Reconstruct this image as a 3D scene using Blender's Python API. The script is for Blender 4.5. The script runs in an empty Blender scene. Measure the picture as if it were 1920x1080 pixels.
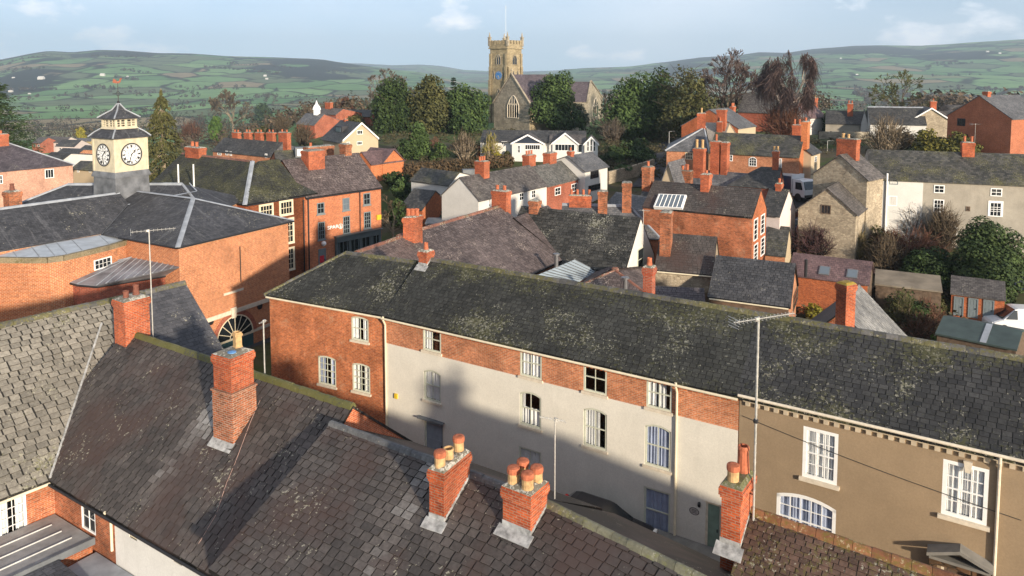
import bpy, math, random
import numpy as np
from mathutils import Vector as V, noise
rad = math.radians
SC = bpy.context.scene
COL = SC.collection

# ------------------------------------------------------------------ camera
HC = 20.0                                     # metres above the street
F, CX, CY, YH = 1400.0, 960.0, 245.0, 135.0   # focal length, principal point and horizon in photo pixels
TH = math.atan((CY - YH) / F)
cam = bpy.data.cameras.new("camera")
cam.sensor_width = 36.0
cam.lens = 36.0 * F / 1920.0
cam.shift_y = -(540.0 - CY) / 1920.0
cam.clip_start = 0.5
cam.clip_end = 40000
co = bpy.data.objects.new("camera", cam)
COL.objects.link(co)
co.location = (0, 0, HC)
co.rotation_euler = (rad(90) - TH, 0, 0)
SC.camera = co

# ------------------------------------------------------------------ light
SUN_AZ, SUN_EL = 149.0, 12.5                  # azimuth clockwise from +Y
sun = bpy.data.lights.new("sun", 'SUN')
sun.energy = 5.0
sun.angle = rad(2.0)
sun.color = (1.0, 0.86, 0.68)
so = bpy.data.objects.new("sun", sun)
COL.objects.link(so)
_sd = V((math.sin(rad(SUN_AZ)) * math.cos(rad(SUN_EL)), math.cos(rad(SUN_AZ)) * math.cos(rad(SUN_EL)), math.sin(rad(SUN_EL))))
so.rotation_euler = (-_sd).to_track_quat('-Z', 'Y').to_euler()
SC.view_settings.view_transform = 'Standard'
SC.view_settings.look = 'None'
SC.view_settings.exposure = 0.5
SC.view_settings.gamma = 1.0
wd = bpy.data.worlds.new("World")
SC.world = wd
wd.use_nodes = True
wn = wd.node_tree
wn.nodes.clear()
def _w(t, **k):
    n = wn.nodes.new(t)
    for a, b in k.items():
        setattr(n, a, b)
    return n
sky = _w('ShaderNodeTexSky', sky_type='NISHITA', sun_disc=False, sun_elevation=rad(SUN_EL), sun_rotation=rad(SUN_AZ), altitude=150, air_density=1.0, dust_density=0.6, ozone_density=1.6)
bgd = _w('ShaderNodeBackground')
wout = _w('ShaderNodeOutputWorld')
bgd.inputs['Strength'].default_value = 0.15
# clouds: soft white shapes at low elevation, laid out by direction in the sky
tc = _w('ShaderNodeTexCoord')
mp = _w('ShaderNodeMapping')
mp.inputs['Scale'].default_value = (1.0, 1.0, 2.1)
mp.inputs['Location'].default_value = (0.31, 0.1, 0.0)
n1 = _w('ShaderNodeTexNoise'); n1.inputs['Scale'].default_value = 7.0; n1.inputs['Detail'].default_value = 7.0; n1.inputs['Roughness'].default_value = 0.55
n2 = _w('ShaderNodeTexNoise'); n2.inputs['Scale'].default_value = 2.2; n2.inputs['Detail'].default_value = 5.0
r1 = _w('ShaderNodeMapRange'); r1.inputs[1].default_value = 0.555; r1.inputs[2].default_value = 0.69
r2 = _w('ShaderNodeMapRange'); r2.inputs[1].default_value = 0.30; r2.inputs[2].default_value = 0.74; r2.inputs[3].default_value = 0.03; r2.inputs[4].default_value = 0.48
mx = _w('ShaderNodeMath', operation='MAXIMUM')
mixc = _w('ShaderNodeMix', data_type='RGBA')
mixc.inputs[7].default_value = (8.3, 8.0, 8.1, 1)
L = wn.links.new
lift = _w('ShaderNodeVectorMath', operation='ADD'); lift.inputs[1].default_value = (0, 0, .16)
L(tc.outputs['Generated'], lift.inputs[0]); L(lift.outputs[0], sky.inputs['Vector']); L(tc.outputs['Generated'], mp.inputs['Vector']); L(mp.outputs[0], n1.inputs['Vector']); L(mp.outputs[0], n2.inputs['Vector'])
L(n1.outputs['Fac'], r1.inputs[0]); L(n2.outputs['Fac'], r2.inputs[0]); L(r1.outputs[0], mx.inputs[0]); L(r2.outputs[0], mx.inputs[1])
L(mx.outputs[0], mixc.inputs[0]); L(sky.outputs[0], mixc.inputs[6]); L(mixc.outputs[2], bgd.inputs['Color']); L(bgd.outputs[0], wout.inputs['Surface'])

# ------------------------------------------------------------------ picking points of the place
_c, _s = math.cos(TH), math.sin(TH)
def ray(px, py):
    x = (px - CX) / F; v = -(py - CY) / F
    return V((x, _c + v * _s, -_s + v * _c))
def W(px, py, z):
    r = ray(px, py); t = (z - HC) / r.z
    return V((r.x * t, r.y * t, z))
def WY(px, py, Y):
    r = ray(px, py); t = Y / r.y
    return V((r.x * t, Y, HC + r.z * t))
def PX(p):
    q = V(p) - V((0, 0, HC))
    fw = q.y * _c - q.z * _s; up = q.y * _s + q.z * _c
    return (CX + F * q.x / fw, CY - F * up / fw)
def sm(a, b, x):
    t = max(0.0, min(1.0, (x - a) / (b - a)))
    return t * t * (3 - 2 * t)
SKY_L = [(-900, 118), (-300, 125), (0, 113), (30, 107), (60, 101), (95, 96), (140, 99), (190, 94), (240, 95), (300, 99), (360, 100), (430, 105), (500, 107), (560, 110), (610, 113), (660, 120), (720, 128), (790, 136), (900, 160)]
SKY_M = [(400, 150), (600, 122), (640, 118), (690, 120), (740, 122), (790, 120), (830, 124), (870, 131), (960, 135), (1040, 133), (1065, 131), (1100, 136), (1200, 150), (1400, 190)]
SKY_R = [(900, 190), (1000, 152), (1060, 131), (1100, 128), (1180, 125), (1240, 118), (1310, 108), (1380, 104), (1420, 98), (1470, 99), (1520, 92), (1590, 86), (1650, 85), (1720, 87), (1780, 83), (1850, 77), (1920, 73), (2100, 66), (2600, 80), (3200, 110)]
def prof(tab, x):
    if x <= tab[0][0]: return tab[0][1]
    for (a, ya), (b, yb) in zip(tab, tab[1:]):
        if x <= b: return ya + (yb - ya) * (x - a) / (b - a)
    return tab[-1][1]
VAL = -42.0
def g(x, y):
    """height of the ground"""
    r = math.hypot(x, y)
    az = x / max(y, 1.0) if y > 1 else (3.0 if x > 0 else -3.0)
    az = max(-2.5, min(2.5, az))
    up = sm(62, 140, y) * 6.0
    if r < 62: return 0.0
    lft = sm(-0.22, -0.42, az)
    z = up * (1 - lft) + (sm(62, 85, y) * 1.5 - sm(110, 330, r) * 12) * lft
    rgt = sm(.16, .30, az)
    z = z * (1 - rgt) + (sm(56, 104, y) * 6.0 + sm(104, 170, r) * 1.2) * rgt
    far = sm(230, 950, r)
    z = z * (1 - far) + VAL * far
    if r > 900:
        px = CX + F * az
        nz = noise.fractal(V((x / 900.0, y / 900.0, 3.1)), 0.9, 2.1, 5) * 14 * sm(1500, 3000, r)
        h = VAL
        for tab, r0, rc in ((SKY_L, 1900, 4300), (SKY_R, 2300, 6200), (SKY_M, 5200, 9500)):
            zc = HC + (YH - prof(tab, px)) / F * rc * math.cos(math.atan(az))
            if zc > VAL:
                t = sm(r0, rc, r) if r < rc else 1 - 0.6 * sm(rc, rc * 1.35, r)
                k = 0.55 * max(0, min(1, (r - r0) / (rc - r0))) + 0.45 * t if r < rc else t
                h = max(h, VAL + (zc - VAL) * k)
        z = z if h <= VAL else max(z, h)
        z += nz * (1 if r < 3500 else .55) + noise.noise(V((x / 260.0, y / 260.0, 0))) * 3 * sm(1200, 2500, r)
    return z
def WG(px, py, h=0.0):
    """the point of a sight line that is h above the ground"""
    r = ray(px, py)
    lo, t = 8.0, 8.0
    while t < 9000:
        p = r * t
        if HC + p.z < g(p.x, p.y) + h:
            hi = t
            for _ in range(30):
                m = (lo + hi) / 2; p = r * m
                if HC + p.z < g(p.x, p.y) + h: hi = m
                else: lo = m
            p = r * hi
            return V((p.x, p.y, HC + p.z))
        lo = t; t *= 1.02
    return V((r.x * 9000, r.y * 9000, HC + r.z * 9000))
def zat(p, py):
    """height at plan position p that is seen on photo row py"""
    lo, hi = -80.0, 120.0
    for _ in range(50):
        m = (lo + hi) / 2
        if PX((p[0], p[1], m))[1] > py: lo = m
        else: hi = m
    return lo

# ------------------------------------------------------------------ mesh building
class MB:
    def __init__(s): s.v = []; s.f = []; s.t = []
    def face(s, *p, t=0.5):
        i = len(s.v); s.v.extend([tuple(q) for q in p]); s.f.append(tuple(range(i, i + len(p)))); s.t.append(t)
    def box(s, o, a, b, c, t=0.5):
        o, a, b, c = V(o), V(a), V(b), V(c)
        if a.cross(b).dot(c) < 0: a, b = b, a
        i = len(s.v)
        for k in range(8):
            q = o.copy()
            if k & 1: q += a
            if k & 2: q += b
            if k & 4: q += c
            s.v.append(tuple(q))
        for f in ((0, 2, 3, 1), (4, 5, 7, 6), (0, 1, 5, 4), (2, 6, 7, 3), (0, 4, 6, 2), (1, 3, 7, 5)):
            s.f.append(tuple(i + j for j in f)); s.t.append(t)
    def cbox(s, c, x, y, z, t=0.5):
        c, x, y, z = V(c), V(x), V(y), V(z)
        s.box(c - x - y - z, x * 2, y * 2, z * 2, t)
    def prism(s, poly, vec, t=0.5):
        n = len(poly); vec = V(vec); i = len(s.v)
        s.v.extend(tuple(V(p)) for p in poly); s.v.extend(tuple(V(p) + vec) for p in poly)
        s.f.append(tuple(range(i, i + n))[::-1]); s.f.append(tuple(range(i + n, i + 2 * n))); s.t += [t, t]
        for k in range(n):
            m = (k + 1) % n
            s.f.append((i + k, i + m, i + n + m, i + n + k)); s.t.append(t)
    def tube(s, a, b, r0, r1=None, n=6, caps=True, t=0.5):
        a, b = V(a), V(b); r1 = r0 if r1 is None else r1
        d = (b - a)
        if d.length < 1e-6: return
        d.normalize()
        x = d.cross(V((0, 0, 1)) if abs(d.z) < .9 else V((1, 0, 0))).normalized(); y = d.cross(x)
        i = len(s.v)
        for q, r in ((a, r0), (b, r1)):
            for k in range(n):
                w = 2 * math.pi * k / n
                s.v.append(tuple(q + (x * math.cos(w) + y * math.sin(w)) * r))
        for k in range(n):
            m = (k + 1) % n
            s.f.append((i + k, i + m, i + n + m, i + n + k)); s.t.append(t)
        if caps:
            s.f.append(tuple(range(i, i + n))[::-1]); s.f.append(tuple(range(i + n, i + 2 * n))); s.t += [t, t]
    def path(s, pts, r, n=6, t=0.5):
        for a, b in zip(pts, pts[1:]): s.tube(a, b, r, r, n, True, t)
    def lathe(s, c, prof, n=14, t=0.5, cap=True):
        c = V(c); i = len(s.v)
        for r, z in prof:
            for k in range(n):
                w = 2 * math.pi * k / n
                s.v.append((c.x + r * math.cos(w), c.y + r * math.sin(w), c.z + z))
        for j in range(len(prof) - 1):
            for k in range(n):
                m = (k + 1) % n
                s.f.append((i + j * n + k, i + j * n + m, i + (j + 1) * n + m, i + (j + 1) * n + k)); s.t.append(t)
        if cap:
            j = len(prof) - 1
            s.f.append(tuple(i + j * n + k for k in range(n))); s.t.append(t)
OFF = {}
def link(name, mb, mat, parent=None, off=None, smooth=False):
    me = bpy.data.meshes.new(name)
    o = bpy.data.objects.new(name, me)
    if parent is not None:
        o.parent = parent; off = OFF[parent.name]
    off = V(off) if off is not None else V((0, 0, 0))
    OFF[o.name] = off
    if parent is None: o.location = off
    co_ = np.array(mb.v, dtype=np.float64).reshape(-1, 3)
    me.from_pydata((co_ - np.array(off)).tolist(), [], mb.f)
    np_ = len(me.polygons)
    nor = np.zeros(np_ * 3); me.polygons.foreach_get('normal', nor); nor = nor.reshape(-1, 3)
    lt = np.zeros(np_, dtype=np.int32); me.polygons.foreach_get('loop_total', lt)
    lv = np.zeros(len(me.loops), dtype=np.int32); me.loops.foreach_get('vertex_index', lv)
    nl = np.repeat(nor, lt, axis=0)
    t_ = np.stack([-nl[:, 1], nl[:, 0], np.zeros(len(nl))], 1)
    ln = np.linalg.norm(t_, axis=1)
    flat = ln < 0.12
    t_[flat] = (1, 0, 0); ln[flat] = 1
    t_ /= ln[:, None]
    b_ = np.cross(nl, t_)
    pw = co_[lv]
    uv = me.uv_layers.new(name='UVMap')
    uv.data.foreach_set('uv', np.stack([(pw * t_).sum(1), (pw * b_).sum(1)], 1).astype(np.float32).ravel())
    at = me.attributes.new('tint', 'FLOAT', 'FACE')
    at.data.foreach_set('value', np.array(mb.t, dtype=np.float32))
    if smooth: me.polygons.foreach_set('use_smooth', np.ones(np_, dtype=bool))
    me.materials.append(mat)
    COL.objects.link(o)
    return o
def part(name, mb, mat, parent, smooth=False):
    if not mb.f: return None
    return link(name, mb, mat, parent, smooth=smooth)
def tag(o, label, cat, group=None):
    o['label'] = label; o['category'] = cat
    if group: o['group'] = group
    return o
def thing(name, label, cat, loc, group=None):
    o = bpy.data.objects.new(name, None)
    COL.objects.link(o); o.location = loc; OFF[o.name] = V(loc)
    o.empty_display_size = 0.2
    return tag(o, label, cat, group)
def single(name, mb, mat, label, cat, loc, group=None, smooth=False):
    return tag(link(name, mb, mat, None, loc, smooth), label, cat, group)
def struct(name, mb, mat, smooth=False):
    o = link(name, mb, mat, None, (0, 0, 0), smooth); o['kind'] = 'structure'
    return o
def copy_tree(o, parent=None):
    c = o.copy(); COL.objects.link(c); OFF[c.name] = OFF.get(o.name, V((0, 0, 0)))
    if parent is not None: c.parent = parent
    for ch in [q for q in CH.get(o.name, ())]:
        copy_tree(ch, c)
    return c
CH = {}
def index_children():
    CH.clear()
    for o in COL.objects:
        if o.parent is not None: CH.setdefault(o.parent.name, []).append(o)

# ------------------------------------------------------------------ materials
class NT:
    def __init__(s, name, rough=0.9, spec=0.3):
        s.m = bpy.data.materials.new(name); s.m.use_nodes = True
        s.t = s.m.node_tree; s.t.nodes.clear()
        s.b = s.t.nodes.new('ShaderNodeBsdfPrincipled'); s.o = s.t.nodes.new('ShaderNodeOutputMaterial')
        s.t.links.new(s.b.outputs[0], s.o.inputs[0])
        s.b.inputs['Roughness'].default_value = rough
        s.b.inputs['Specular IOR Level'].default_value = spec
    def n(s, t, ins=None, **k):
        q = s.t.nodes.new(t)
        for a, b in k.items(): setattr(q, a, b)
        for a, b in (ins or {}).items(): s.set(q.inputs[a], b)
        return q
    def set(s, i, b):
        if hasattr(b, 'is_output'): s.t.links.new(b, i)
        elif isinstance(b, tuple) and len(b) == 3 and i.type == 'RGBA': i.default_value = b + (1,)
        else: i.default_value = b
    def pos(s): return s.n('ShaderNodeNewGeometry').outputs['Position']
    def uv(s): return s.n('ShaderNodeTexCoord').outputs['UV']
    def tint(s): return s.n('ShaderNodeAttribute', attribute_name='tint').outputs['Fac']
    def noise(s, vec, scale, det=3.0, rough=0.55, sc=None):
        if sc: vec = s.n('ShaderNodeVectorMath', {0: vec, 1: sc}, operation='MULTIPLY').outputs[0]
        return s.n('ShaderNodeTexNoise', {'Vector': vec, 'Scale': scale, 'Detail': det, 'Roughness': rough}).outputs['Fac']
    def rng(s, v, a, b, c=0.0, d=1.0):
        return s.n('ShaderNodeMapRange', {0: v, 1: a, 2: b, 3: c, 4: d}).outputs[0]
    def mix(s, f, a, b, mode='MIX'):
        return s.n('ShaderNodeMix', {0: f, 6: a, 7: b}, data_type='RGBA', blend_type=mode).outputs[2]
    def math(s, op, a, b=0.0):
        return s.n('ShaderNodeMath', {0: a, 1: b}, operation=op).outputs[0]
    def col(s, c): s.set(s.b.inputs['Base Color'], c); return s
    def mul(s, c, v):
        return s.n('ShaderNodeVectorMath', {0: c, 3: v}, operation='SCALE').outputs[0]
    def bump(s, h, strength=0.4, dist=0.02):
        s.set(s.b.inputs['Normal'], s.n('ShaderNodeBump', {'Strength': strength, 'Distance': dist, 'Height': h}).outputs[0]); return s
MATS = {}
def memo(f):
    def w(name, *a, **k):
        if name not in MATS: MATS[name] = f(name, *a, **k)
        return MATS[name]
    return w
@memo
def plain(name, c, rough=0.85, spec=0.3, var=0.15, scale=3.0, metal=0.0, tv=0.0):
    k = NT(name, rough, spec)
    nz = k.noise(k.pos(), scale, 4.0)
    v = k.rng(nz, 0.3, 0.7, 1 - var, 1 + var)
    if tv: v = k.math('MULTIPLY', v, k.rng(k.tint(), 0, 1, 1 - tv, 1 + tv))
    rgb = k.n('ShaderNodeRGB'); rgb.outputs[0].default_value = c + (1,)
    k.col(k.mul(rgb.outputs[0], v))
    k.b.inputs['Metallic'].default_value = metal
    return k.m
@memo
def brick(name, c1=(.47, .115, .034), c2=(.27, .058, .02), mort=(.30, .19, .12), dirt=0.35, pale=0.0, bw=.235, bh=.078, ms=.011):
    k = NT(name, 0.92, 0.15)
    uv = k.uv(); P = k.pos()
    br = k.n('ShaderNodeTexBrick', {'Vector': uv, 'Color1': c1, 'Color2': c2, 'Mortar': mort, 'Scale': 1.0, 'Mortar Size': ms, 'Mortar Smooth': 0.2, 'Bias': -0.1, 'Brick Width': bw, 'Row Height': bh})
    c = br.outputs['Color']
    big = k.noise(P, 0.55, 6.0, 0.65)
    c = k.mul(c, k.rng(big, 0.3, 0.7, 1 - dirt, 1 + dirt * .7))
    fine = k.noise(P, 7.0, 3.0, 0.6)
    c = k.mul(c, k.rng(fine, 0.25, 0.75, .72, 1.28))
    soot = k.rng(k.noise(P, 1.1, 6.0, 0.7, (1, 1, .45)), 0.62, 0.78, 0, .55)
    c = k.mix(soot, c, (.07, .04, .03))
    if pale:
        e = k.rng(k.noise(P, 1.7, 6.0, 0.7), .56, .68, 0, pale)
        c = k.mix(e, c, (.50, .36, .24))
    k.col(c)
    k.bump(k.math('ADD', k.math('MULTIPLY', br.outputs['Fac'], -1.0), k.math('MULTIPLY', fine, .5)), 0.5, 0.012)
    return k.m
@memo
def slate(name, cA=(.030, .030, .034), cB=(.085, .08, .08), lich=.25, moss=.2, pat=None, lc=(.34, .32, .25), mc=(.062, .062, .024), patch=.35, rough=.62, warm=None, streak=0, ridge_z=None):
    k = NT(name, rough, 0.35)
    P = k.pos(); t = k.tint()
    if pat:
        br = k.n('ShaderNodeTexBrick', {'Vector': k.uv(), 'Color1': (0, 0, 0), 'Color2': (1, 1, 1), 'Mortar': (0, 0, 0), 'Scale': 1.0, 'Mortar Size': pat[1] * .055, 'Mortar Smooth': 0.3, 'Bias': 0.0, 'Brick Width': pat[0], 'Row Height': pat[1]})
        t = br.outputs['Color']
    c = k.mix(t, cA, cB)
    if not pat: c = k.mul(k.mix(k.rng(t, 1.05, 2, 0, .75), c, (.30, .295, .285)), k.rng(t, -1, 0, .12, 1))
    c = k.mul(c, k.rng(k.noise(P, .45, 6.0, .65), .3, .7, 1 - patch, 1 + patch))
    c = k.mul(c, k.rng(k.noise(P, 9.0, 3.0, .6), .3, .7, .75, 1.25))
    if warm:
        c = k.mix(k.rng(k.noise(P, .33, 4.0, .6), .46, .62, 0, .85), c, warm)
    if streak:
        q = k.n('ShaderNodeVectorMath', {0: k.uv(), 1: (2.6, .22, 1)}, operation='MULTIPLY').outputs[0]
        c = k.mix(k.rng(k.noise(q, 1.0, 5.0, .7), .54, .74, 0, streak), c, (.21, .21, .22))
    if lich:
        a = k.noise(P, 8.5, 3.0, .7); b = k.noise(P, .5, 5.0, .65)
        s = k.math('ADD', a, k.math('MULTIPLY', k.math('SUBTRACT', b, .5), .8)); s = k.math('ADD', s, .175)
        c = k.mix(k.rng(s, .90 - lich * .22, .94 - lich * .22, 0, .8), c, lc)
    if moss:
        a = k.noise(P, 7.0, 6.0, .8); b = k.noise(P, .5, 4.0)
        s = k.math('ADD', a, k.math('MULTIPLY', b, .55))
        if ridge_z:
            pz = k.n('ShaderNodeSeparateXYZ', {0: P}).outputs[2]
            s = k.math('ADD', s, k.math('MAXIMUM', k.rng(pz, ridge_z - .9, ridge_z, 0, .10), k.rng(pz, 7.5, 6.9, 0, .05)))
        c = k.mix(k.rng(s, 1.0 - moss * .4, 1.08 - moss * .4, 0, .75), c, mc)
    if pat:
        c = k.mix(k.math('MULTIPLY', br.outputs['Fac'], .65), c, (.012, .012, .013))
        k.bump(k.math('MULTIPLY', br.outputs['Fac'], -1.0), .5, .02)
    else:
        k.bump(k.noise(P, 25.0, 3.0), .25, .01)
    k.col(c)
    return k.m
@memo
def render(name, c, stain=.12, streak=.12, sc=(.25, .2, .13), damp=.35):
    k = NT(name, 0.93, 0.12)
    P = k.pos()
    rgb = k.n('ShaderNodeRGB'); rgb.outputs[0].default_value = c + (1,)
    v = k.rng(k.noise(P, .7, 6.0, .65), .3, .7, 1 - stain, 1 + stain * .6)
    q = k.mul(rgb.outputs[0], v)
    q = k.mix(k.rng(k.noise(P, 1.5, 6.0, .7, (1, 1, .16)), .55, .8, 0, streak), q, sc)
    q = k.mix(k.rng(k.noise(P, 4.0, 5.0, .75, (1, 1, .10)), .60, .78, 0, streak * 1.3), q, sc)
    pz = k.n('ShaderNodeSeparateXYZ', {0: P}).outputs[2]
    dz = k.math('ADD', pz, k.math('MULTIPLY', k.noise(P, 1.3, 5.0, .7), -1.6))
    q = k.mix(k.rng(dz, .3, -.7, 0, damp), q, sc)
    pa = k.rng(k.noise(P, .9, 1.0, .3, (1, 1, 1.4)), .60, .61, 0, .12)
    q = k.mix(pa, q, k.mul(rgb.outputs[0], .82))
    q = k.mul(q, k.rng(k.noise(P, 14.0, 3.0), .3, .7, .94, 1.06))
    k.col(q); k.bump(k.noise(P, 30.0, 4.0), .2, .008)
    return k.m
@memo
def stone(name, c1=(.36, .29, .17), c2=(.17, .14, .09), mort=(.22, .18, .12), scale=2.6, dark=.0, flat=1.7):
    k = NT(name, .95, .1)
    P = k.pos()
    vec = k.n('ShaderNodeVectorMath', {0: P, 1: (1, 1, flat)}, operation='MULTIPLY').outputs[0]
    vo = k.n('ShaderNodeTexVoronoi', {'Vector': vec, 'Scale': scale, 'Randomness': .9})
    ed = k.n('ShaderNodeTexVoronoi', {'Vector': vec, 'Scale': scale, 'Randomness': .9}, feature='DISTANCE_TO_EDGE')
    sx = k.n('ShaderNodeSeparateColor', {0: vo.outputs['Color']})
    c = k.mix(sx.outputs[0], c1, c2)
    c = k.mix(k.rng(ed.outputs['Distance'], 0.015, .06, 1, 0), c, mort)
    c = k.mul(c, k.rng(k.noise(P, .6, 6.0, .65), .3, .7, .7, 1.25))
    c = k.mix(k.rng(k.noise(P, 3.2, 5.0, .75), .63, .7, 0, .7), c, (.05, .045, .035))
    k.col(c); k.bump(k.rng(ed.outputs['Distance'], 0, .12, 0, 1), .6, .03)
    return k.m
def _foliage(name, c1, c2, trans=.25, rough=.75):
    k = NT(name, rough, .2)
    t = k.tint()
    c = k.mix(t, c1, c2)
    c = k.mul(c, k.rng(k.noise(k.pos(), .5, 3.0), .3, .7, .7, 1.3))
    k.col(c)
    return k.m
foliage = memo(_foliage)
@memo
def glass(name, c=(.012, .016, .02), rough=.08):
    k = NT(name, rough, .6)
    k.col(c)
    k.bump(k.noise(k.pos(), 2.2, 2.0), .12, .05)
    return k.m
@memo
def clear_glass(name):
    k = NT(name)
    tr = k.n('ShaderNodeBsdfTransparent', {'Color': (.95, .97, .98)})
    gl = k.n('ShaderNodeBsdfGlossy', {'Color': (1, 1, 1), 'Roughness': .03})
    fr = k.n('ShaderNodeLayerWeight', {'Blend': .5})
    f = k.math('ADD', k.math('MULTIPLY', k.math('POWER', fr.outputs['Facing'], 4.0), .6), .05)
    ms = k.n('ShaderNodeMixShader', {0: f, 1: tr.outputs[0], 2: gl.outputs[0]})
    k.t.links.new(ms.outputs[0], k.o.inputs[0])
    return k.m

M_BRICK = brick('orange_brick')
M_BRICK_OLD = brick('weathered_brick', (.43, .12, .045), (.22, .06, .026), (.33, .22, .15), .5, .30)
M_BRICK_PALE = brick('soft_pale_brick', (.48, .19, .09), (.34, .11, .05), (.40, .28, .19), .35, .3)
M_BRICK_RED = brick('red_brick', (.40, .085, .04), (.25, .05, .026), (.30, .2, .15), .3)
M_CHIM = brick('chimney_brick', (.47, .095, .03), (.25, .045, .02), (.29, .19, .13), .4)
M_CHIM_OLD = brick('sooty_chimney_brick', (.42, .12, .045), (.13, .045, .028), (.28, .19, .13), .55, .2)
M_LEAD = plain('lead_sheet', (.27, .29, .32), .5, .4, .25, 1.5)
M_LEADD = plain('dark_lead_sheet', (.12, .13, .14), .55, .4, .3, 1.2)
M_LEADW = plain('whitened_lead_flashing', (.31, .31, .305), .75, .3, .5, 5)
M_CEM = slate('pebbly_cement', (.10, .092, .075), (.19, .17, .13), 1.0, .42, None, (.50, .48, .42), (.085, .09, .025))
M_POTY = plain('buff_clay_pot', (.44, .28, .135), .85, .2, .3, 7)
M_POTR = plain('terracotta_pot', (.38, .12, .062), .85, .2, .32, 7)
M_POTD = plain('dark_clay_pot', (.16, .06, .04), .8, .3, .3, 6)
M_WHITE = plain('white_gloss_paint', (.78, .78, .76), .45, .4, .05, 4)
M_SAGE = plain('pale_sage_paint', (.52, .53, .43), .5, .4, .08, 4)
M_CREAMP = plain('cream_paint', (.66, .58, .42), .55, .35, .1, 2)
M_GREYP = plain('grey_blue_paint', (.16, .19, .20), .55, .35, .1, 2)
M_STONEP = plain('painted_stone', (.60, .53, .42), .8, .25, .14, 5)
M_IRON = plain('black_iron', (.018, .018, .02), .5, .4, .2, 4)
M_METAL = plain('weathered_aluminium', (.42, .41, .38), .45, .5, .25, 9, .35)
M_TIMBER = plain('weathered_timber', (.12, .085, .06), .9, .2, .35, 4)
M_GLASS = glass('dark_window_glass')
M_GLASSB = glass('pale_window_glass', (.12, .15, .18), .12)
M_CLEAR = clear_glass('clear_window_glass')
M_CURT = plain('white_net_curtain', (.70, .69, .67), .95, .1, .1, 3)
M_CURTB = plain('blue_grey_curtain', (.36, .40, .52), .95, .1, .12, 3)
M_RIDGE = slate('mossy_ridge_tile', (.05, .05, .05), (.11, .105, .10), .45, .62, None, (.3, .28, .18), (.105, .095, .022))
M_RIDGER = slate('clay_ridge_tile', (.16, .07, .05), (.22, .10, .07), .45, .4, None)
M_UPVC = plain('white_plastic', (.72, .72, .70), .5, .4, .06, 3)
# ------------------------------------------------------------------ builders
Z = V((0, 0, 1))
def slates(mb, poly, e, w=.3, ex=.21, th=.018, seed=1, jit=1.0, skip=0.0, tfun=None, gap=.012):
    """individual slates laid in courses over a flat roof face"""
    R = random.Random(seed)
    O = V(poly[0]); e = V(e).normalized()
    n = V((0, 0, 0))
    for a, b in zip(poly, list(poly[1:]) + [poly[0]]): n += V(a).cross(V(b))
    n.normalize()
    if n.z < 0: n = -n
    e = (e - n * e.dot(n)).normalized()
    s = n.cross(e)
    if s.z < 0: s = -s; e = -e
    pts = [((V(p) - O).dot(e), (V(p) - O).dot(s)) for p in poly]
    b0 = min(q[1] for q in pts); b1 = max(q[1] for q in pts)
    k = 0; b = b0
    while b < b1 - .02:
        h = min(ex, b1 - b); bc = b + h * .5
        xs = []
        for (xa, ya), (xb, yb) in zip(pts, pts[1:] + pts[:1]):
            if (ya - bc) * (yb - bc) < 0: xs.append(xa + (xb - xa) * (bc - ya) / (yb - ya))
        if len(xs) >= 2:
            x0, x1 = min(xs), max(xs)
            x = x0 - (w * .5 if k % 2 else 0) - R.random() * .06 * w
            while x < x1:
                ww = w * (1 + R.uniform(-.13, .13) * jit)
                l, r = max(x, x0), min(x + ww, x1)
                x += ww
                if r - l < .04 or (skip and R.random() < skip): continue
                gp = gap * (.6 + R.random() * jit)
                dy = R.uniform(-.012, .012) * jit; rot = R.uniform(-.008, .008) * jit
                hh = th * (1 + R.uniform(-.3, .6) * jit)
                c = O + e * ((l + r) / 2) + s * bc
                tn = .15 + R.random() * .6 if R.random() < .9 else R.random() * .95
                if tfun: tn = max(0, min(2, tn + tfun(c)))
                A = O + e * (l + gp) + s * (b + dy - rot); B = O + e * (r - gp) + s * (b + dy + rot)
                C = O + e * (r - gp) + s * (b + h + .03); D = O + e * (l + gp) + s * (b + h + .03)
                if b + h + .03 > b1: C -= s * .03; D -= s * .03
                A2, B2, C2, D2 = A + n * hh, B + n * hh, C + n * .004, D + n * .004
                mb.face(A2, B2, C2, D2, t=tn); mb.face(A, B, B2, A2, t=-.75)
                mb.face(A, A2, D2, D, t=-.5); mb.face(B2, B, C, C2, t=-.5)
        b += ex; k += 1
def patches(sc=.8, amp=.35, seed=0.0):
    return lambda c: amp * noise.fractal(V((c.x * sc + seed, c.y * sc, c.z * sc)), .8, 2.0, 3)
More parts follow.
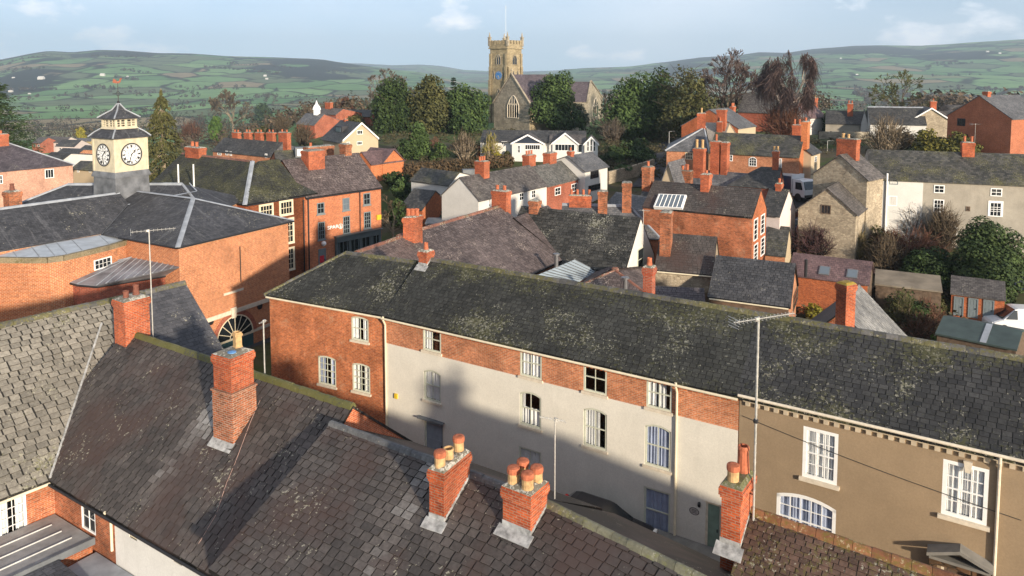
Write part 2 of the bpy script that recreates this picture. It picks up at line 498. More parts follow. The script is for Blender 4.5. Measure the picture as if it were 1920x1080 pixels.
def wall(mb, O, e, n, L, z0, z1, ops=(), rv=.11):
    """upright wall face with openings (u0,u1,z0,z1,rise) and their reveals"""
    O, e, n = V((O[0], O[1], 0)), V(e), V(n)
    P = lambda u, z, d=0: O + e * u + n * d + Z * z
    us = sorted({0, L} | {max(0, min(L, u)) for o in ops for u in o[:2]}); zs = sorted({z0, z1} | {max(z0, min(z1, z)) for o in ops for z in o[2:4]})
    for ua, ub in zip(us, us[1:]):
        for za, zb in zip(zs, zs[1:]):
            uc, zc = (ua + ub) / 2, (za + zb) / 2
            if any(o[0] < uc < o[1] and o[2] < zc < o[3] for o in ops): continue
            mb.face(P(ua, za), P(ub, za), P(ub, zb), P(ua, zb))
    for o in ops:
        u0, u1, a, b = max(o[0], 0), min(o[1], L), max(o[2], z0), min(o[3], z1)
        if b - a < .01 or u1 - u0 < .01: continue
        mb.face(P(u0, a), P(u0, b), P(u0, b, -rv), P(u0, a, -rv)); mb.face(P(u1, b), P(u1, a), P(u1, a, -rv), P(u1, b, -rv))
        if a == o[2]: mb.face(P(u0, a), P(u0, a, -rv), P(u1, a, -rv), P(u1, a))
        if b == o[3]:
            rise = o[4] if len(o) > 4 else 0
            if not rise: mb.face(P(u0, b), P(u1, b), P(u1, b, -rv), P(u0, b, -rv))
            else:
                N = 8; f = lambda t: b - rise * (2 * t - 1) ** 2
                for i in range(N):
                    ta, tb = i / N, (i + 1) / N; ua, ub = u0 + (u1 - u0) * ta, u0 + (u1 - u0) * tb
                    mb.face(P(ua, f(ta)), P(ub, f(tb)), P(ub, b), P(ua, b)); mb.face(P(ua, f(ta)), P(ua, f(ta), -rv), P(ub, f(tb), -rv), P(ub, f(tb)))
class Face:
    """an upright face of a building: origin, direction along it, outward normal"""
    def __init__(s, O, e, n): s.O = V((O[0], O[1], 0)); s.e = V(e); s.n = V(n)
    def P(s, u, z, d=0.0): return s.O + s.e * u + s.n * d + Z * z
    def uz(s, px, py):
        r = ray(px, py); c = V((0, 0, HC))
        t = (s.O - c).dot(s.n) / r.dot(s.n); p = c + r * t
        return ((p - s.O).dot(s.e), p.z)
    def rect(s, x0, y0, x1, y1):
        xm, ym = (x0 + x1) / 2, (y0 + y1) / 2
        ua, ub = s.uz(x0, ym)[0], s.uz(x1, ym)[0]
        return (min(ua, ub), max(ua, ub), s.uz(xm, y1)[1], s.uz(xm, y0)[1])
def window(root, fc, op, mat=None, cols=2, rows=2, sash=True, rise=0, curtain=None, sill=None, rv=.11, proud=False, fw=.07, bar=.022, pane=None, name='window', clear=False, glaze=1.0, surround=None, seed=0):
    """a window part: frame with bars, and its pane, sill and curtain as sub-parts"""
    u0, u1, z0, z1 = op[:4]; mat = mat or M_WHITE; P = fc.P; e, n = fc.e, fc.n
    d0 = .05 if proud else -rv + .07
    dt = .07
    def bx(mb, ua, ub, za, zb, da, db): mb.box(P(ua, za, da), e * (ub - ua), Z * (zb - za), n * (db - da))
    fr = MB()
    bx(fr, u0, u0 + fw, z0, z1 - rise, d0 - dt, d0); bx(fr, u1 - fw, u1, z0, z1 - rise, d0 - dt, d0)
    bx(fr, u0 + fw, u1 - fw, z0, z0 + fw, d0 - dt, d0)
    if not rise: bx(fr, u0 + fw, u1 - fw, z1 - fw, z1, d0 - dt, d0)
    else:
        N = 8; f = lambda t: z1 - rise * (2 * t - 1) ** 2
        for i in range(N):
            ta, tb = i / N, (i + 1) / N; ua, ub = u0 + (u1 - u0) * ta, u0 + (u1 - u0) * tb
            fr.prism([P(ua, f(ta) - fw * 1.1, d0 - dt), P(ub, f(tb) - fw * 1.1, d0 - dt), P(ub, f(tb), d0 - dt), P(ua, f(ta), d0 - dt)], n * dt)
    ia, ib, ja, jb = u0 + fw, u1 - fw, z0 + fw, z1 - fw
    if sash: bx(fr, ia, ib, (ja + jb) / 2 - .025, (ja + jb) / 2 + .025, d0 - dt * .8, d0 - .012)
    for i in range(1, cols):
        u = ia + (ib - ia) * i / cols; bx(fr, u - bar / 2, u + bar / 2, ja, jb, d0 - dt * .7, d0 - .02)
    for j in range(1, rows):
        z = ja + (jb - ja) * j / rows
        if sash and rows % 2 == 0 and j == rows // 2: continue
        bx(fr, ia, ib, z - bar / 2, z + bar / 2, d0 - dt * .7, d0 - .022)
    w = part(name, fr, mat, root)
    pn = MB(); dp = d0 - .045
    pn.face(P(ia, ja, dp), P(ib, ja, dp), P(ib, jb, dp), P(ia, jb, dp))
    part('pane', pn, M_CLEAR if clear else (pane or M_GLASS), w)
    if sill:
        sm_, sh, sd, sx = sill
        sb = MB(); bx(sb, u0 - sx, u1 + sx, z0 - sh, z0 - .002, -rv + .02 if not proud else 0, sd)
        part('sill', sb, sm_, w)
    if surround:
        sg = MB(); a, m2 = surround
        bx(sg, u0 - a, u0, z0, z1 + a, 0, .04); bx(sg, u1, u1 + a, z0, z1 + a, 0, .04); bx(sg, u0, u1, z1, z1 + a, 0, .04)
        part('surround', sg, m2, w)
    if curtain and clear:
        cu = MB(); R = random.Random(seed); dc = dp - .055
        for (ta, tb, zb_, zt_) in curtain[1]:
            N = 26; ua, ub = ia + (ib - ia) * ta, ia + (ib - ia) * tb
            ph = R.random() * 6; pts = []
            for i in range(N + 1):
                t = i / N; q = .028 * math.sin(ph + t * (tb - ta) * 34 + 1.2 * math.sin(t * 9 + ph)) + .012 * math.sin(ph + 60 * t)
                pts.append((ua + (ub - ua) * t, dc + q))
            for (xa, da), (xb, db) in zip(pts, pts[1:]):
                cu.face(P(xa, ja + (jb - ja) * zb_, da), P(xb, ja + (jb - ja) * zb_, db), P(xb, ja + (jb - ja) * zt_, db), P(xa, ja + (jb - ja) * zt_, da))
        part('curtain', cu, curtain[0], w)
    return w
FULL = [(0, .5, 0, 1), (.5, 1, 0, 1)]
SIDES = [(0, .34, 0, 1), (.66, 1, 0, 1)]
LOWER = [(0, 1, 0, .5)]
def pot(parent, p, h=.42, r=.14, mat=None, kind='cap', name='chimney_pot'):
    mb = MB(); mat = mat or M_POTY
    if kind == 'cap':
        mb.lathe(p, [(r * 1.0, 0), (r * 1.0, .03), (r * .96, .05), (r * .96, h * .72)], 14, cap=True)
        o = part(name, mb, mat, parent, False)
        c = MB(); c.lathe(V(p) + Z * (h * .72), [(r * 1.08, -.02), (r * 1.12, .02), (r * 1.1, .1), (r * 1.0, .135), (r * .55, .155)], 14)
        return (o, c)
    if kind == 'open': prof = [(r, 0), (r * .93, h * .8), (r * 1.05, h * .82), (r * 1.05, h), (r * .8, h), (r * .75, h - .25)]
    elif kind == 'tall': prof = [(r * 1.15, 0), (r * 1.1, .06), (r * .82, h * .86), (r, h * .88), (r, h * .94), (r * .85, h), (r * .68, h), (r * .65, h - .2)]
    elif kind == 'square': prof = [(r * 1.15, 0), (r * 1.15, .08), (r, .09), (r, h * .75), (r * 1.25, h * .78), (r * 1.25, h * .9), (r, h * .92), (r, h), (r * .8, h), (r * .8, h - .15)]
    else: prof = [(r, 0), (r * .9, h), (r * .7, h), (r * .7, h - .1)]
    mb.lathe(p, prof, 4 if kind == 'square' else 12, cap=True)
    return (part(name, mb, mat, parent), None)
def chimney(parent, Fp, a, b, zb, zt, pots=(), mat=None, cap=None, zroof=None, over=.05, far=False, name='chimney', courses=True):
    """brick stack: plan corner Fp, edge vectors a and b (outer size of the oversailing cap); pots (s,t,h,r,mat,kind)"""
    mat = mat or M_CHIM; cap = cap or M_CEM
    Fp = V((Fp[0], Fp[1], 0)); a, b = V(a), V(b); la, lb = a.length, b.length; ua, ub = a / la, b / lb
    def blk(mb, ins, z0, z1): mb.box(Fp + (ua + ub) * ins + Z * z0, ua * (la - 2 * ins), ub * (lb - 2 * ins), Z * (z1 - z0))
    mb = MB()
    if courses:
        blk(mb, over * 1.6, zb, zt - .36); blk(mb, over, zt - .36, zt - .28); blk(mb, over * .4, zt - .28, zt - .08 if not far else zt); 
        if not far: blk(mb, over * .9, zt - .08, zt)
    else: blk(mb, over, zb, zt)
    c = part(name, mb, mat, parent)
    if not far:
        fl = MB(); i0, i1 = over * 1.0, min(la, lb) * .22
        q0 = [Fp + ua * (i0 + s * (la - 2 * i0)) + ub * (i0 + t * (lb - 2 * i0)) + Z * zt for s, t in ((0, 0), (1, 0), (1, 1), (0, 1))]
        q1 = [Fp + ua * (i1 + s * (la - 2 * i1)) + ub * (i1 + t * (lb - 2 * i1)) + Z * (zt + .1) for s, t in ((0, 0), (1, 0), (1, 1), (0, 1))]
        for k in range(4): fl.face(q0[k], q0[(k + 1) % 4], q1[(k + 1) % 4], q1[k])
        fl.face(*q1); part('flaunching', fl, cap, c)
    for (s, t, h, r, m, kind) in pots:
        o, c2 = pot(c, Fp + a * s + b * t + Z * (zt + (.06 if not far else 0)), h, r, m, kind)
        if c2: part('pot_cap', c2, M_POTR, c)
    if zroof:
        fs = MB()
        N = max(3, int(lb / .11))
        for side in (0, 1):
            for k in range(N):
                t0, t1 = k / N, (k + 1) / N
                q = Fp + ua * (over * 1.6 if side == 0 else la - over * 1.6) + ub * (over * 1.6 + (lb - 3.2 * over) * t0)
                q2 = q + ub * ((lb - 3.2 * over) * (t1 - t0))
                z = max(zroof(q), zroof(q2))
                zl = min(zroof(q), zroof(q2))
                fs.box(q + Z * (zl - .03), ub * ((lb - 3.2 * over) * (t1 - t0)), ua * (-.012 if side == 0 else .012), Z * (z - zl + .12))
        q = Fp + ua * over * 1.2 + ub * over * 1.6
        z = zroof(q)
        fs.box(q + Z * (z - .05), ua * (la - 2.4 * over), ub * -.015, Z * .24)
        zz = zroof(q - ub * .3)
        fs.prism([q - ua * .1 + Z * (z + .055), q + ua * (la - 2.4 * over + .1) + Z * (z + .055), q + ua * (la - 2.4 * over + .1) - ub * .3 + Z * (zz + .045), q - ua * .1 - ub * .3 + Z * (zz + .045)], Z * -.02)
        part('flashing', fs, M_LEADW, c)
    return c
def ridge_run(mb, p, q, w=.16, h=.13, seg=.42, seed=0, drop=.11):
    R = random.Random(seed); p, q = V(p), V(q); d = q - p; ln = d.length; d.normalize()
    s = d.cross(Z).normalized(); n = max(1, int(ln / seg)); u = s.cross(d)
    for i in range(n):
        a = p + d * (ln * i / n + .006); b = p + d * (ln * (i + 1) / n - .006); k = R.uniform(-.012, .014)
        up = u * (h + k)
        for x in (a, b): pass
        mb.prism([a - s * w - u * drop + Z * k, a - s * w * .62 + up * .45, a - s * .22 * w + up * .92, a + s * .22 * w + up * .92, a + s * w * .62 + up * .45, a + s * w - u * drop + Z * k], b - a, t=R.random())
class House:
    pass
def house(name, label, a, b, cat='house', ze=None, h=5.0, D=None, rpx=None, pitch=35.0, hip=(0, 0), wm=None, gm=None, rm=None, geo=None, geo0=False, base=None, into=None,
          wins=(), lw=(), rw=(), over=.22, verge=.08, gutter=None, ridge=None, group=None, dr=.5, split=None, th=.11, wst=None, zr=None, seed=1, hipm=None, tf=None, geo_sides=('f', 'l', 'r'), sky=False, gutl=0.0, ev=None, rop=False):
    """a house from the two ends of its front eave (photo points) at height ze; wins are photo rectangles on its faces"""
    H = House()
    if ze is None:
        q = WG((a[0] + b[0]) / 2, (a[1] + b[1]) / 2, h); ze = q.z
    A = a if isinstance(a, V) else W(a[0], a[1], ze); B = b if isinstance(b, V) else W(b[0], b[1], ze)
    if ev is not None:                      # give the direction, keep the start and the photo column of the end
        ev = V(ev).normalized(); r = ray(*b); k = r.x / r.y
        L = (k * A.y - A.x) / (ev.x - k * ev.y); B = A + V((ev.x, ev.y, 0)) * L
    A = V((A.x, A.y, 0)); B = V((B.x, B.y, 0)); e = (B - A); L = e.length; e.normalize()
    n = V((e.y, -e.x, 0))                   # outward, towards the camera
    tp = math.tan(rad(pitch))
    if rpx is not None:
        lo, hi = .5, 14.0
        def yy(off):
            p, q = A - n * off + Z * (ze + off * tp), B - n * off + Z * (ze + off * tp)
            (x0, y0), (x1, y1) = PX(p), PX(q)
            return y0 + (y1 - y0) * (rpx[0] - x0) / (x1 - x0)
        for _ in range(40):
            m = (lo + hi) / 2
            if yy(m) > rpx[1]: lo = m
            else: hi = m
        off = lo
        if D is None: D = off / dr
    else:
        off = D * dr
    if zr is None: zr = ze + off * tp
    H.ze, H.zr, H.L, H.D, H.e, H.n, H.A, H.B, H.off, H.tp = ze, zr, L, D, e, n, A, B, off, tp
    tp2 = (zr - ze) / max(.1, D - off); H.tp2 = tp2
    p = lambda u, d, z: A + e * u - n * d + Z * z
    H.p = p
    mid = p(L / 2, D / 2, 0)
    if base is None: base = min(g(*p(u, d, 0)[:2]) for u in (0, L) for d in (0, D)) - .3
    H.base = base
    H.root = root = into or thing(name, label, cat, p(L / 2, D / 2, base), group)
    H.f, H.l, H.r = Face(A, e, n), Face(A, -n, -e), Face(B, -n, e)
    wst = wst or {}
    def prep(lst, fc):
        out = []
        for w in lst:
            st = dict(wst); st.update(w[4] if len(w) > 4 else {})
            q = fc.rect(*w[:4])
            out.append((q, st))
        return out
    pf, pl, pr = prep(wins, H.f), prep(lw, H.l), prep(rw, H.r)
    def holes(lst): return [q + (st.get('rise', 0),) for q, st in lst if not st.get('proud')]
    wm = wm or M_BRICK; gm = gm or wm
    mb = MB()
    if split:
        zs = split[0]
        wall(mb, A, e, n, L, zs, ze, holes(pf)); part('brick_wall', mb, wm, root)
        mb = MB(); wall(mb, A + n * .02, e, n, L, base, zs, holes(pf), rv=.13); mb.face(H.f.P(0, zs), H.f.P(L, zs), H.f.P(L, zs, .02), H.f.P(0, zs, .02)); part('rendered_wall', mb, split[1], root)
        mb = MB()
    else: wall(mb, A, e, n, L, base, ze, holes(pf))
    gmb = mb if gm is wm else MB()
    wall(gmb, A, -n, -e, D, base, ze, holes(pl)); wall(gmb, B, -n, e, D, base, ze, holes(pr))
    mb2 = gmb
    mb2.face(p(0, D, base), p(L, D, base), p(L, D, ze), p(0, D, ze))
    if not hip[0]: gmb.face(p(0, 0, ze), p(0, D, ze), p(0, off, zr))
    if not hip[1]: gmb.face(p(L, 0, ze), p(L, D, ze), p(L, off, zr))
    part('wall', mb, wm, root)
    if gmb is not mb: part('gable_wall', gmb, gm, root)
    # roof
    t = th
    ul = -over if hip[0] else -verge; ur = L + over if hip[1] else L + verge
    zf, zk = ze - over * tp + t, ze - over * tp2 + t
    FL, FR, RL, RR = p(ul, -over, zf), p(ur, -over, zf), p(ul, D + over, zk), p(ur, D + over, zk)
    R1, R2 = p(hip[0] if hip[0] else ul, off, zr + t), p(L - hip[1] if hip[1] else ur, off, zr + t)
    H.R1, H.R2, H.FL, H.FR = R1, R2, FL, FR
    rb = MB(); down = Z * -t
    polys = {'f': [FL, FR, R2, R1], 'k': [RR, RL, R1, R2]}
    if hip[0]: polys['l'] = [RL, FL, R1]
    if hip[1]: polys['r'] = [FR, RR, R2]
    for k, pl_ in polys.items():
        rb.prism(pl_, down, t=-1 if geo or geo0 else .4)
        if geo and k in geo_sides:
            ee = e if k in 'fk' else n
            slates(rb, pl_, ee, geo[0], geo[1], geo[2] if len(geo) > 2 else .018, seed * 7 + ord(k), tfun=tf, gap=geo[3] if len(geo) > 3 else .012)
    part('roof', rb, rm, root)
    if ridge:
        rg = MB(); rk = 1.0 if geo else 1.15
        ridge_run(rg, R1, R2, .17 * rk, .1 * rk, .45 if geo else 1.5, seed)
        if hip[0]: ridge_run(rg, FL, R1, .14, .08, .45 if geo else 1.5, seed + 1)
        if hip[1]: ridge_run(rg, FR, R2, .14, .08, .45 if geo else 1.5, seed + 2)
        part('ridge_tiles', rg, ridge, root)
    if gutter:
        gb = MB(); q0, q1 = p(gutl, -over - .05, zf - .12), p(L, -over - .05, zf - .12)
        gb.tube(q0, q1, .055, n=8); gb.box(p(0, -.03, ze - .24), e * L, -n * .0 + n * .03, Z * .16)
        part('gutter', gb, gutter, root)
    for lst, fc in ((pf, H.f), (pl, H.l), (pr, H.r)):
        for i, (q, st) in enumerate(lst):
            st = dict(st); nm = st.pop('name', 'window'); st.setdefault('seed', i + seed)
            if nm == 'door': door(root, fc, q, **{k: v for k, v in st.items() if k in ('mat', 'frame', 'rv', 'proud', 'lights')})
            else: window(root, fc, q, name=nm, **st)
    def zroof(q):
        d = -(V((q[0], q[1], 0)) - A).dot(n)
        return (ze + d * tp if d < off else zr - (d - off) * tp2) + t
    H.zroof = zroof
    return H
def door(root, fc, q, mat=None, frame=None, rv=.11, proud=False, lights=False):
    u0, u1, z0, z1 = q; P = fc.P; d = .02 if proud else -rv + .03
    fr = MB()
    def bx(mb, ua, ub, za, zb, da, db): mb.box(P(ua, za, da), fc.e * (ub - ua), Z * (zb - za), fc.n * (db - da))
    bx(fr, u0, u0 + .09, z0, z1, d - .05, d + .04); bx(fr, u1 - .09, u1, z0, z1, d - .05, d + .04); bx(fr, u0 + .09, u1 - .09, z1 - .1, z1, d - .05, d + .04)
    lf = MB(); bx(lf, u0 + .09, u1 - .09, z0, z1 - .1, d - .05, d)
    w = u1 - u0 - .18
    for j in range(3 if not lights else 2):
        for i in range(2):
            bx(lf, u0 + .09 + w * (.1 + .45 * i), u0 + .09 + w * (.45 + .45 * i), z0 + (z1 - z0) * (.07 + .29 * j), z0 + (z1 - z0) * (.3 + .29 * j), d, d + .012)
    o = part('door', lf, mat or M_GREYP, root)
    part('door_frame', fr, frame or M_WHITE, o)
    hd = MB(); hd.cbox(P(u1 - .17, z0 + (z1 - z0) * .47, d + .03), fc.e * .02, Z * .06, fc.n * .03); part('handle', hd, M_IRON, o)
    if lights:
        gl = MB(); bx(gl, u0 + .09 + w * .15, u1 - .09 - w * .15, z0 + (z1 - z0) * .62, z1 - .25, d, d + .014); part('pane', gl, M_GLASS, o)
    return o
def hchim(H, px, d, pyt, wa, wb, pots=(), zb=None, **k):
    """chimney on house H: photo column px, distance d behind the front eave, cap seen on row pyt; wa along the front, wb across"""
    lo, hi = -20.0, H.L + 20
    for _ in range(50):
        m = (lo + hi) / 2
        if PX(H.p(m, d, H.zr))[0] < px: lo = m
        else: hi = m
    c = H.p(lo, d, 0)
    zt = zat(c + H.n * wb / 2, pyt)
    if zb is None: zb = H.zroof(c) - .9
    return chimney(H.root, c - H.e * wa / 2 + H.n * wb / 2, H.e * wa, -H.n * wb, zb, zt, pots, **k)
def pipe(root, pts, r=.045, mat=None, name='downpipe'):
    mb = MB(); mb.path(pts, r, 8); return part(name, mb, mat or M_CREAMP, root)
P2 = lambda m=None, h=.45, r=.13, k='open': [(.5, .3, h, r, m or M_POTR, k), (.5, .7, h, r, m or M_POTR, k)]
PL = lambda m=None, h=.45, r=.13, k='open', n=2: [((i + .5) / n, .5, h, r, m or M_POTR, k) for i in range(n)]

def gab(side, corner, rear, L, ze=None, h=5.0):
    """plan corners of a house whose gable shows: corner = nearest eave corner, rear = far eave corner of that gable (photo points), L = length or photo column"""
    if ze is None: ze = WG((corner[0] + rear[0]) / 2, (corner[1] + rear[1]) / 2, h).z
    K, C = W(corner[0], corner[1], ze), W(rear[0], rear[1], ze)
    K.z = C.z = 0; d = (C - K); D = d.length; d.normalize()
    e = V((d.y, -d.x, 0))                    # left to right when seen from the front
    return dict(a=K if side == 'l' else K - e * L, b=K + e * L if side == 'l' else K, D=D, ze=ze)
def cross_gable(H, px0, px1, pya, ze=None, proud=.05, depth=4.0, wm=None, rm=None, top=None, barge=None, wins=(), base=None, front=True):
    """a gabled bay standing on the front of house H between two photo columns, apex seen on row pya"""
    ze = ze or H.ze; fc = Face(H.A + H.n * proud, H.e, H.n); root = H.root
    u0, u1 = fc.uz(px0, PX(fc.P(0, ze))[1])[0], fc.uz(px1, PX(fc.P(0, ze))[1])[0]
    for _ in range(3):
        u0 = fc.uz(px0, PX(fc.P(u0, ze))[1])[0]; u1 = fc.uz(px1, PX(fc.P(u1, ze))[1])[0]
    uc = (u0 + u1) / 2; zr = zat(fc.P(uc, 0), pya); P = fc.P; base = H.base if base is None else base
    mb = MB(); mb.face(P(u0, base), P(u1, base), P(u1, ze), P(u0, ze))
    tb = mb if not top else MB(); tb.face(P(u0, ze), P(u1, ze), P(uc, zr))
    for u in (u0, u1): mb.face(P(u, base), P(u, base, -depth), P(u, ze, -depth), P(u, ze))
    part('gable_wall', mb, wm or M_BRICK, root)
    if top: part('gable_boarding', tb, top, root)
    rb = MB(); o = .2; s = (zr - ze) / (uc - u0); z0 = ze - o * s
    for (a, b) in ((u0 - o, uc), (u1 + o, uc)):
        rb.prism([P(a, z0 + .02, .25), P(uc, zr + .02, .25), P(uc, zr + .02, -depth), P(a, z0 + .02, -depth)], Z * .1)
    part('gable_roof', rb, rm, root)
    if barge:
        bb = MB()
        for a in (u0 - o, u1 + o):
            bb.prism([P(a, z0 - .14, .25), P(uc, zr - .14, .25), P(uc, zr + .13, .25), P(a, z0 + .13, .25)], H.n * .04)
        part('bargeboard', bb, barge, root)
    for w in wins:
        st = dict(proud=True, sash=False); st.update(w[4] if len(w) > 4 else {})
        window(root, fc, fc.rect(*w[:4]), **st)
    return fc
def facewin(H, fc, lst, **st):
    for i, w in enumerate(lst):
        s = dict(proud=True, sash=False, cols=2, rows=2); s.update(st); s.update(w[4] if len(w) > 4 else {})
        window(H.root if hasattr(H, 'root') else H, fc, fc.rect(*w[:4]), **s)
# ------------------------------------------------------------------ the terrace across the street
S_MOSS = slate('mossy_grey_slate', (.016, .017, .016), (.046, .047, .043), .43, .38, None, (.25, .245, .20), rough=.85, ridge_z=9.3)
S_FORE = slate('brown_grey_slate', (.042, .036, .033), (.094, .081, .074), .20, .14, None, patch=.28, warm=(.062, .040, .034))
S_PALE = slate('pale_stone_tile', (.135, .123, .102), (.28, .255, .212), .3, .22, None, mc=(.13, .13, .04), patch=.2)
S_BLUE = slate('blue_grey_slate', (.045, .047, .055), (.095, .095, .105), .15, .05)
S_DARK = slate('smooth_dark_slate', (.030, .031, .036), (.062, .063, .070), .16, .05, (.30, .2), patch=.3, streak=.55)
S_CLAY = slate('brown_mossy_clay_tile', (.05, .030, .022), (.12, .072, .052), .42, .46, None, mc=(.115, .10, .025))
R_CREAM = render('cream_render', (.66, .63, .55), .07, .22, (.42, .40, .34))
R_TAN = render('tan_render', (.285, .212, .136), .12, .2, (.19, .14, .09))
R_WHITE = render('white_render', (.60, .585, .55), .10, .15, (.4, .38, .33))
sageL = dict(mat=M_SAGE, clear=True, cols=2, rows=2, fw=.085, bar=.03, sill=(M_STONEP, .12, .10, .07), rv=.075)
def sg(c=None, **k):
    d = dict(sageL); d['curtain'] = c; d.update(k); return d
HF = house('brick_terraced_house', 'orange brick end terrace with hipped slate roof and three sage sash windows', (505, 550), (720, 588), ze=7.0, rpx=(740, 489), pitch=33, hip=(3.2, 0), rm=S_MOSS, geo=(.30, .21), base=-.1,
    ridge=M_RIDGE, seed=3, wm=brick('sunlit_terrace_brick', (.54, .16, .055), (.33, .085, .032), (.42, .27, .17), .45, .35), gutter=M_CREAMP,
    wins=[(659, 594, 691, 639, sg((M_CURT, SIDES), rise=.1)), (661, 682, 694, 735, sg((M_CURT, SIDES), rise=.1, cols=4, rows=4)), (597, 668, 630, 722, sg((M_CURTB, SIDES), rise=.1, cols=4, rows=4))])
wt = []
HG = house('cream_terraced_house', 'long terrace house with brick top storey over cream rendered wall and arched sash windows', V((HF.B.x + .03, HF.B.y - .06, 0)), (1386, 737), ze=7.0, rpx=(1280, 568), pitch=36, rm=S_MOSS, geo=(.30, .21), base=-.1,
    ridge=M_RIDGE, seed=5, wm=brick('mid_brown_brick', (.56, .20, .085), (.34, .11, .05), (.46, .32, .22), .35, .3), gutter=M_CREAMP, split=(5.42, R_CREAM), verge=.0,
    wins=[(793, 614, 827, 659, sg((M_CURT, [(0, .5, 0, 1)]))), (975, 654, 1016, 708, sg((M_CURT, FULL))), (1094, 681, 1138, 737, sg(None)), (1212, 709, 1260, 768, sg((M_CURT, [(0, .36, 0, 1), (.42, .8, 0, 1)]))),
          (795, 694, 827, 752, sg((M_CURT, FULL), rise=.16)), (975, 735, 1015, 800, sg((M_CURT, [(0, 1, 0, .52), (0, .18, .5, 1)]), rise=.16)), (1094, 766, 1138, 840, sg((M_CURT, [(0, .48, 0, 1), (.52, .7, 0, 1)]), rise=.16)), (1209, 797, 1258, 877, sg((M_CURTB, FULL), rise=.16)),
          (973, 842, 1015, 902, sg((M_CURT, FULL))), (1207, 918, 1257, 1000, sg((M_CURTB, FULL), cols=1)),
          (796, 790, 832, 875, dict(name='door', mat=plain('grey_blue_door', (.22, .26, .30), .5), frame=M_SAGE)),
          (1322, 943, 1352, 1040, dict(name='door', mat=plain('sage_green_door', (.20, .28, .22), .5), frame=M_STONEP))])
W3 = dict(mat=M_WHITE, clear=True, cols=3, rows=4, sash=True, fw=.13, bar=.032, rv=.07, sill=(M_STONEP, .14, .12, .1))
def w3(c, **k):
    d = dict(W3); d['curtain'] = c; d.update(k); return d
HH = house('tan_terraced_house', 'tan rendered house with dentil cornice, white many-paned windows and pedimented doorway', V((HG.B.x + .02, HG.B.y - .02, 0)), (2250, 936), ze=7.0, D=HG.D, pitch=36, rm=slate('mossy_dark_slate', (.015, .016, .018), (.048, .048, .048), .43, .39, None, (.26, .25, .2), rough=.8, ridge_z=9.3), geo=(.30, .21), base=-.1,
    ridge=M_RIDGE, seed=8, wm=R_TAN, verge=0.12,
    wins=[(1505, 806, 1571, 902, w3((M_CURT, FULL))), (1766, 870, 1853, 975, w3((M_CURT, FULL))), (1455, 930, 1567, 1030, w3((M_CURTB, FULL), cols=5, rise=.22)), (1762, 1058, 1845, 1170, dict(name='door', mat=M_TIMBER, frame=M_STONEP))])
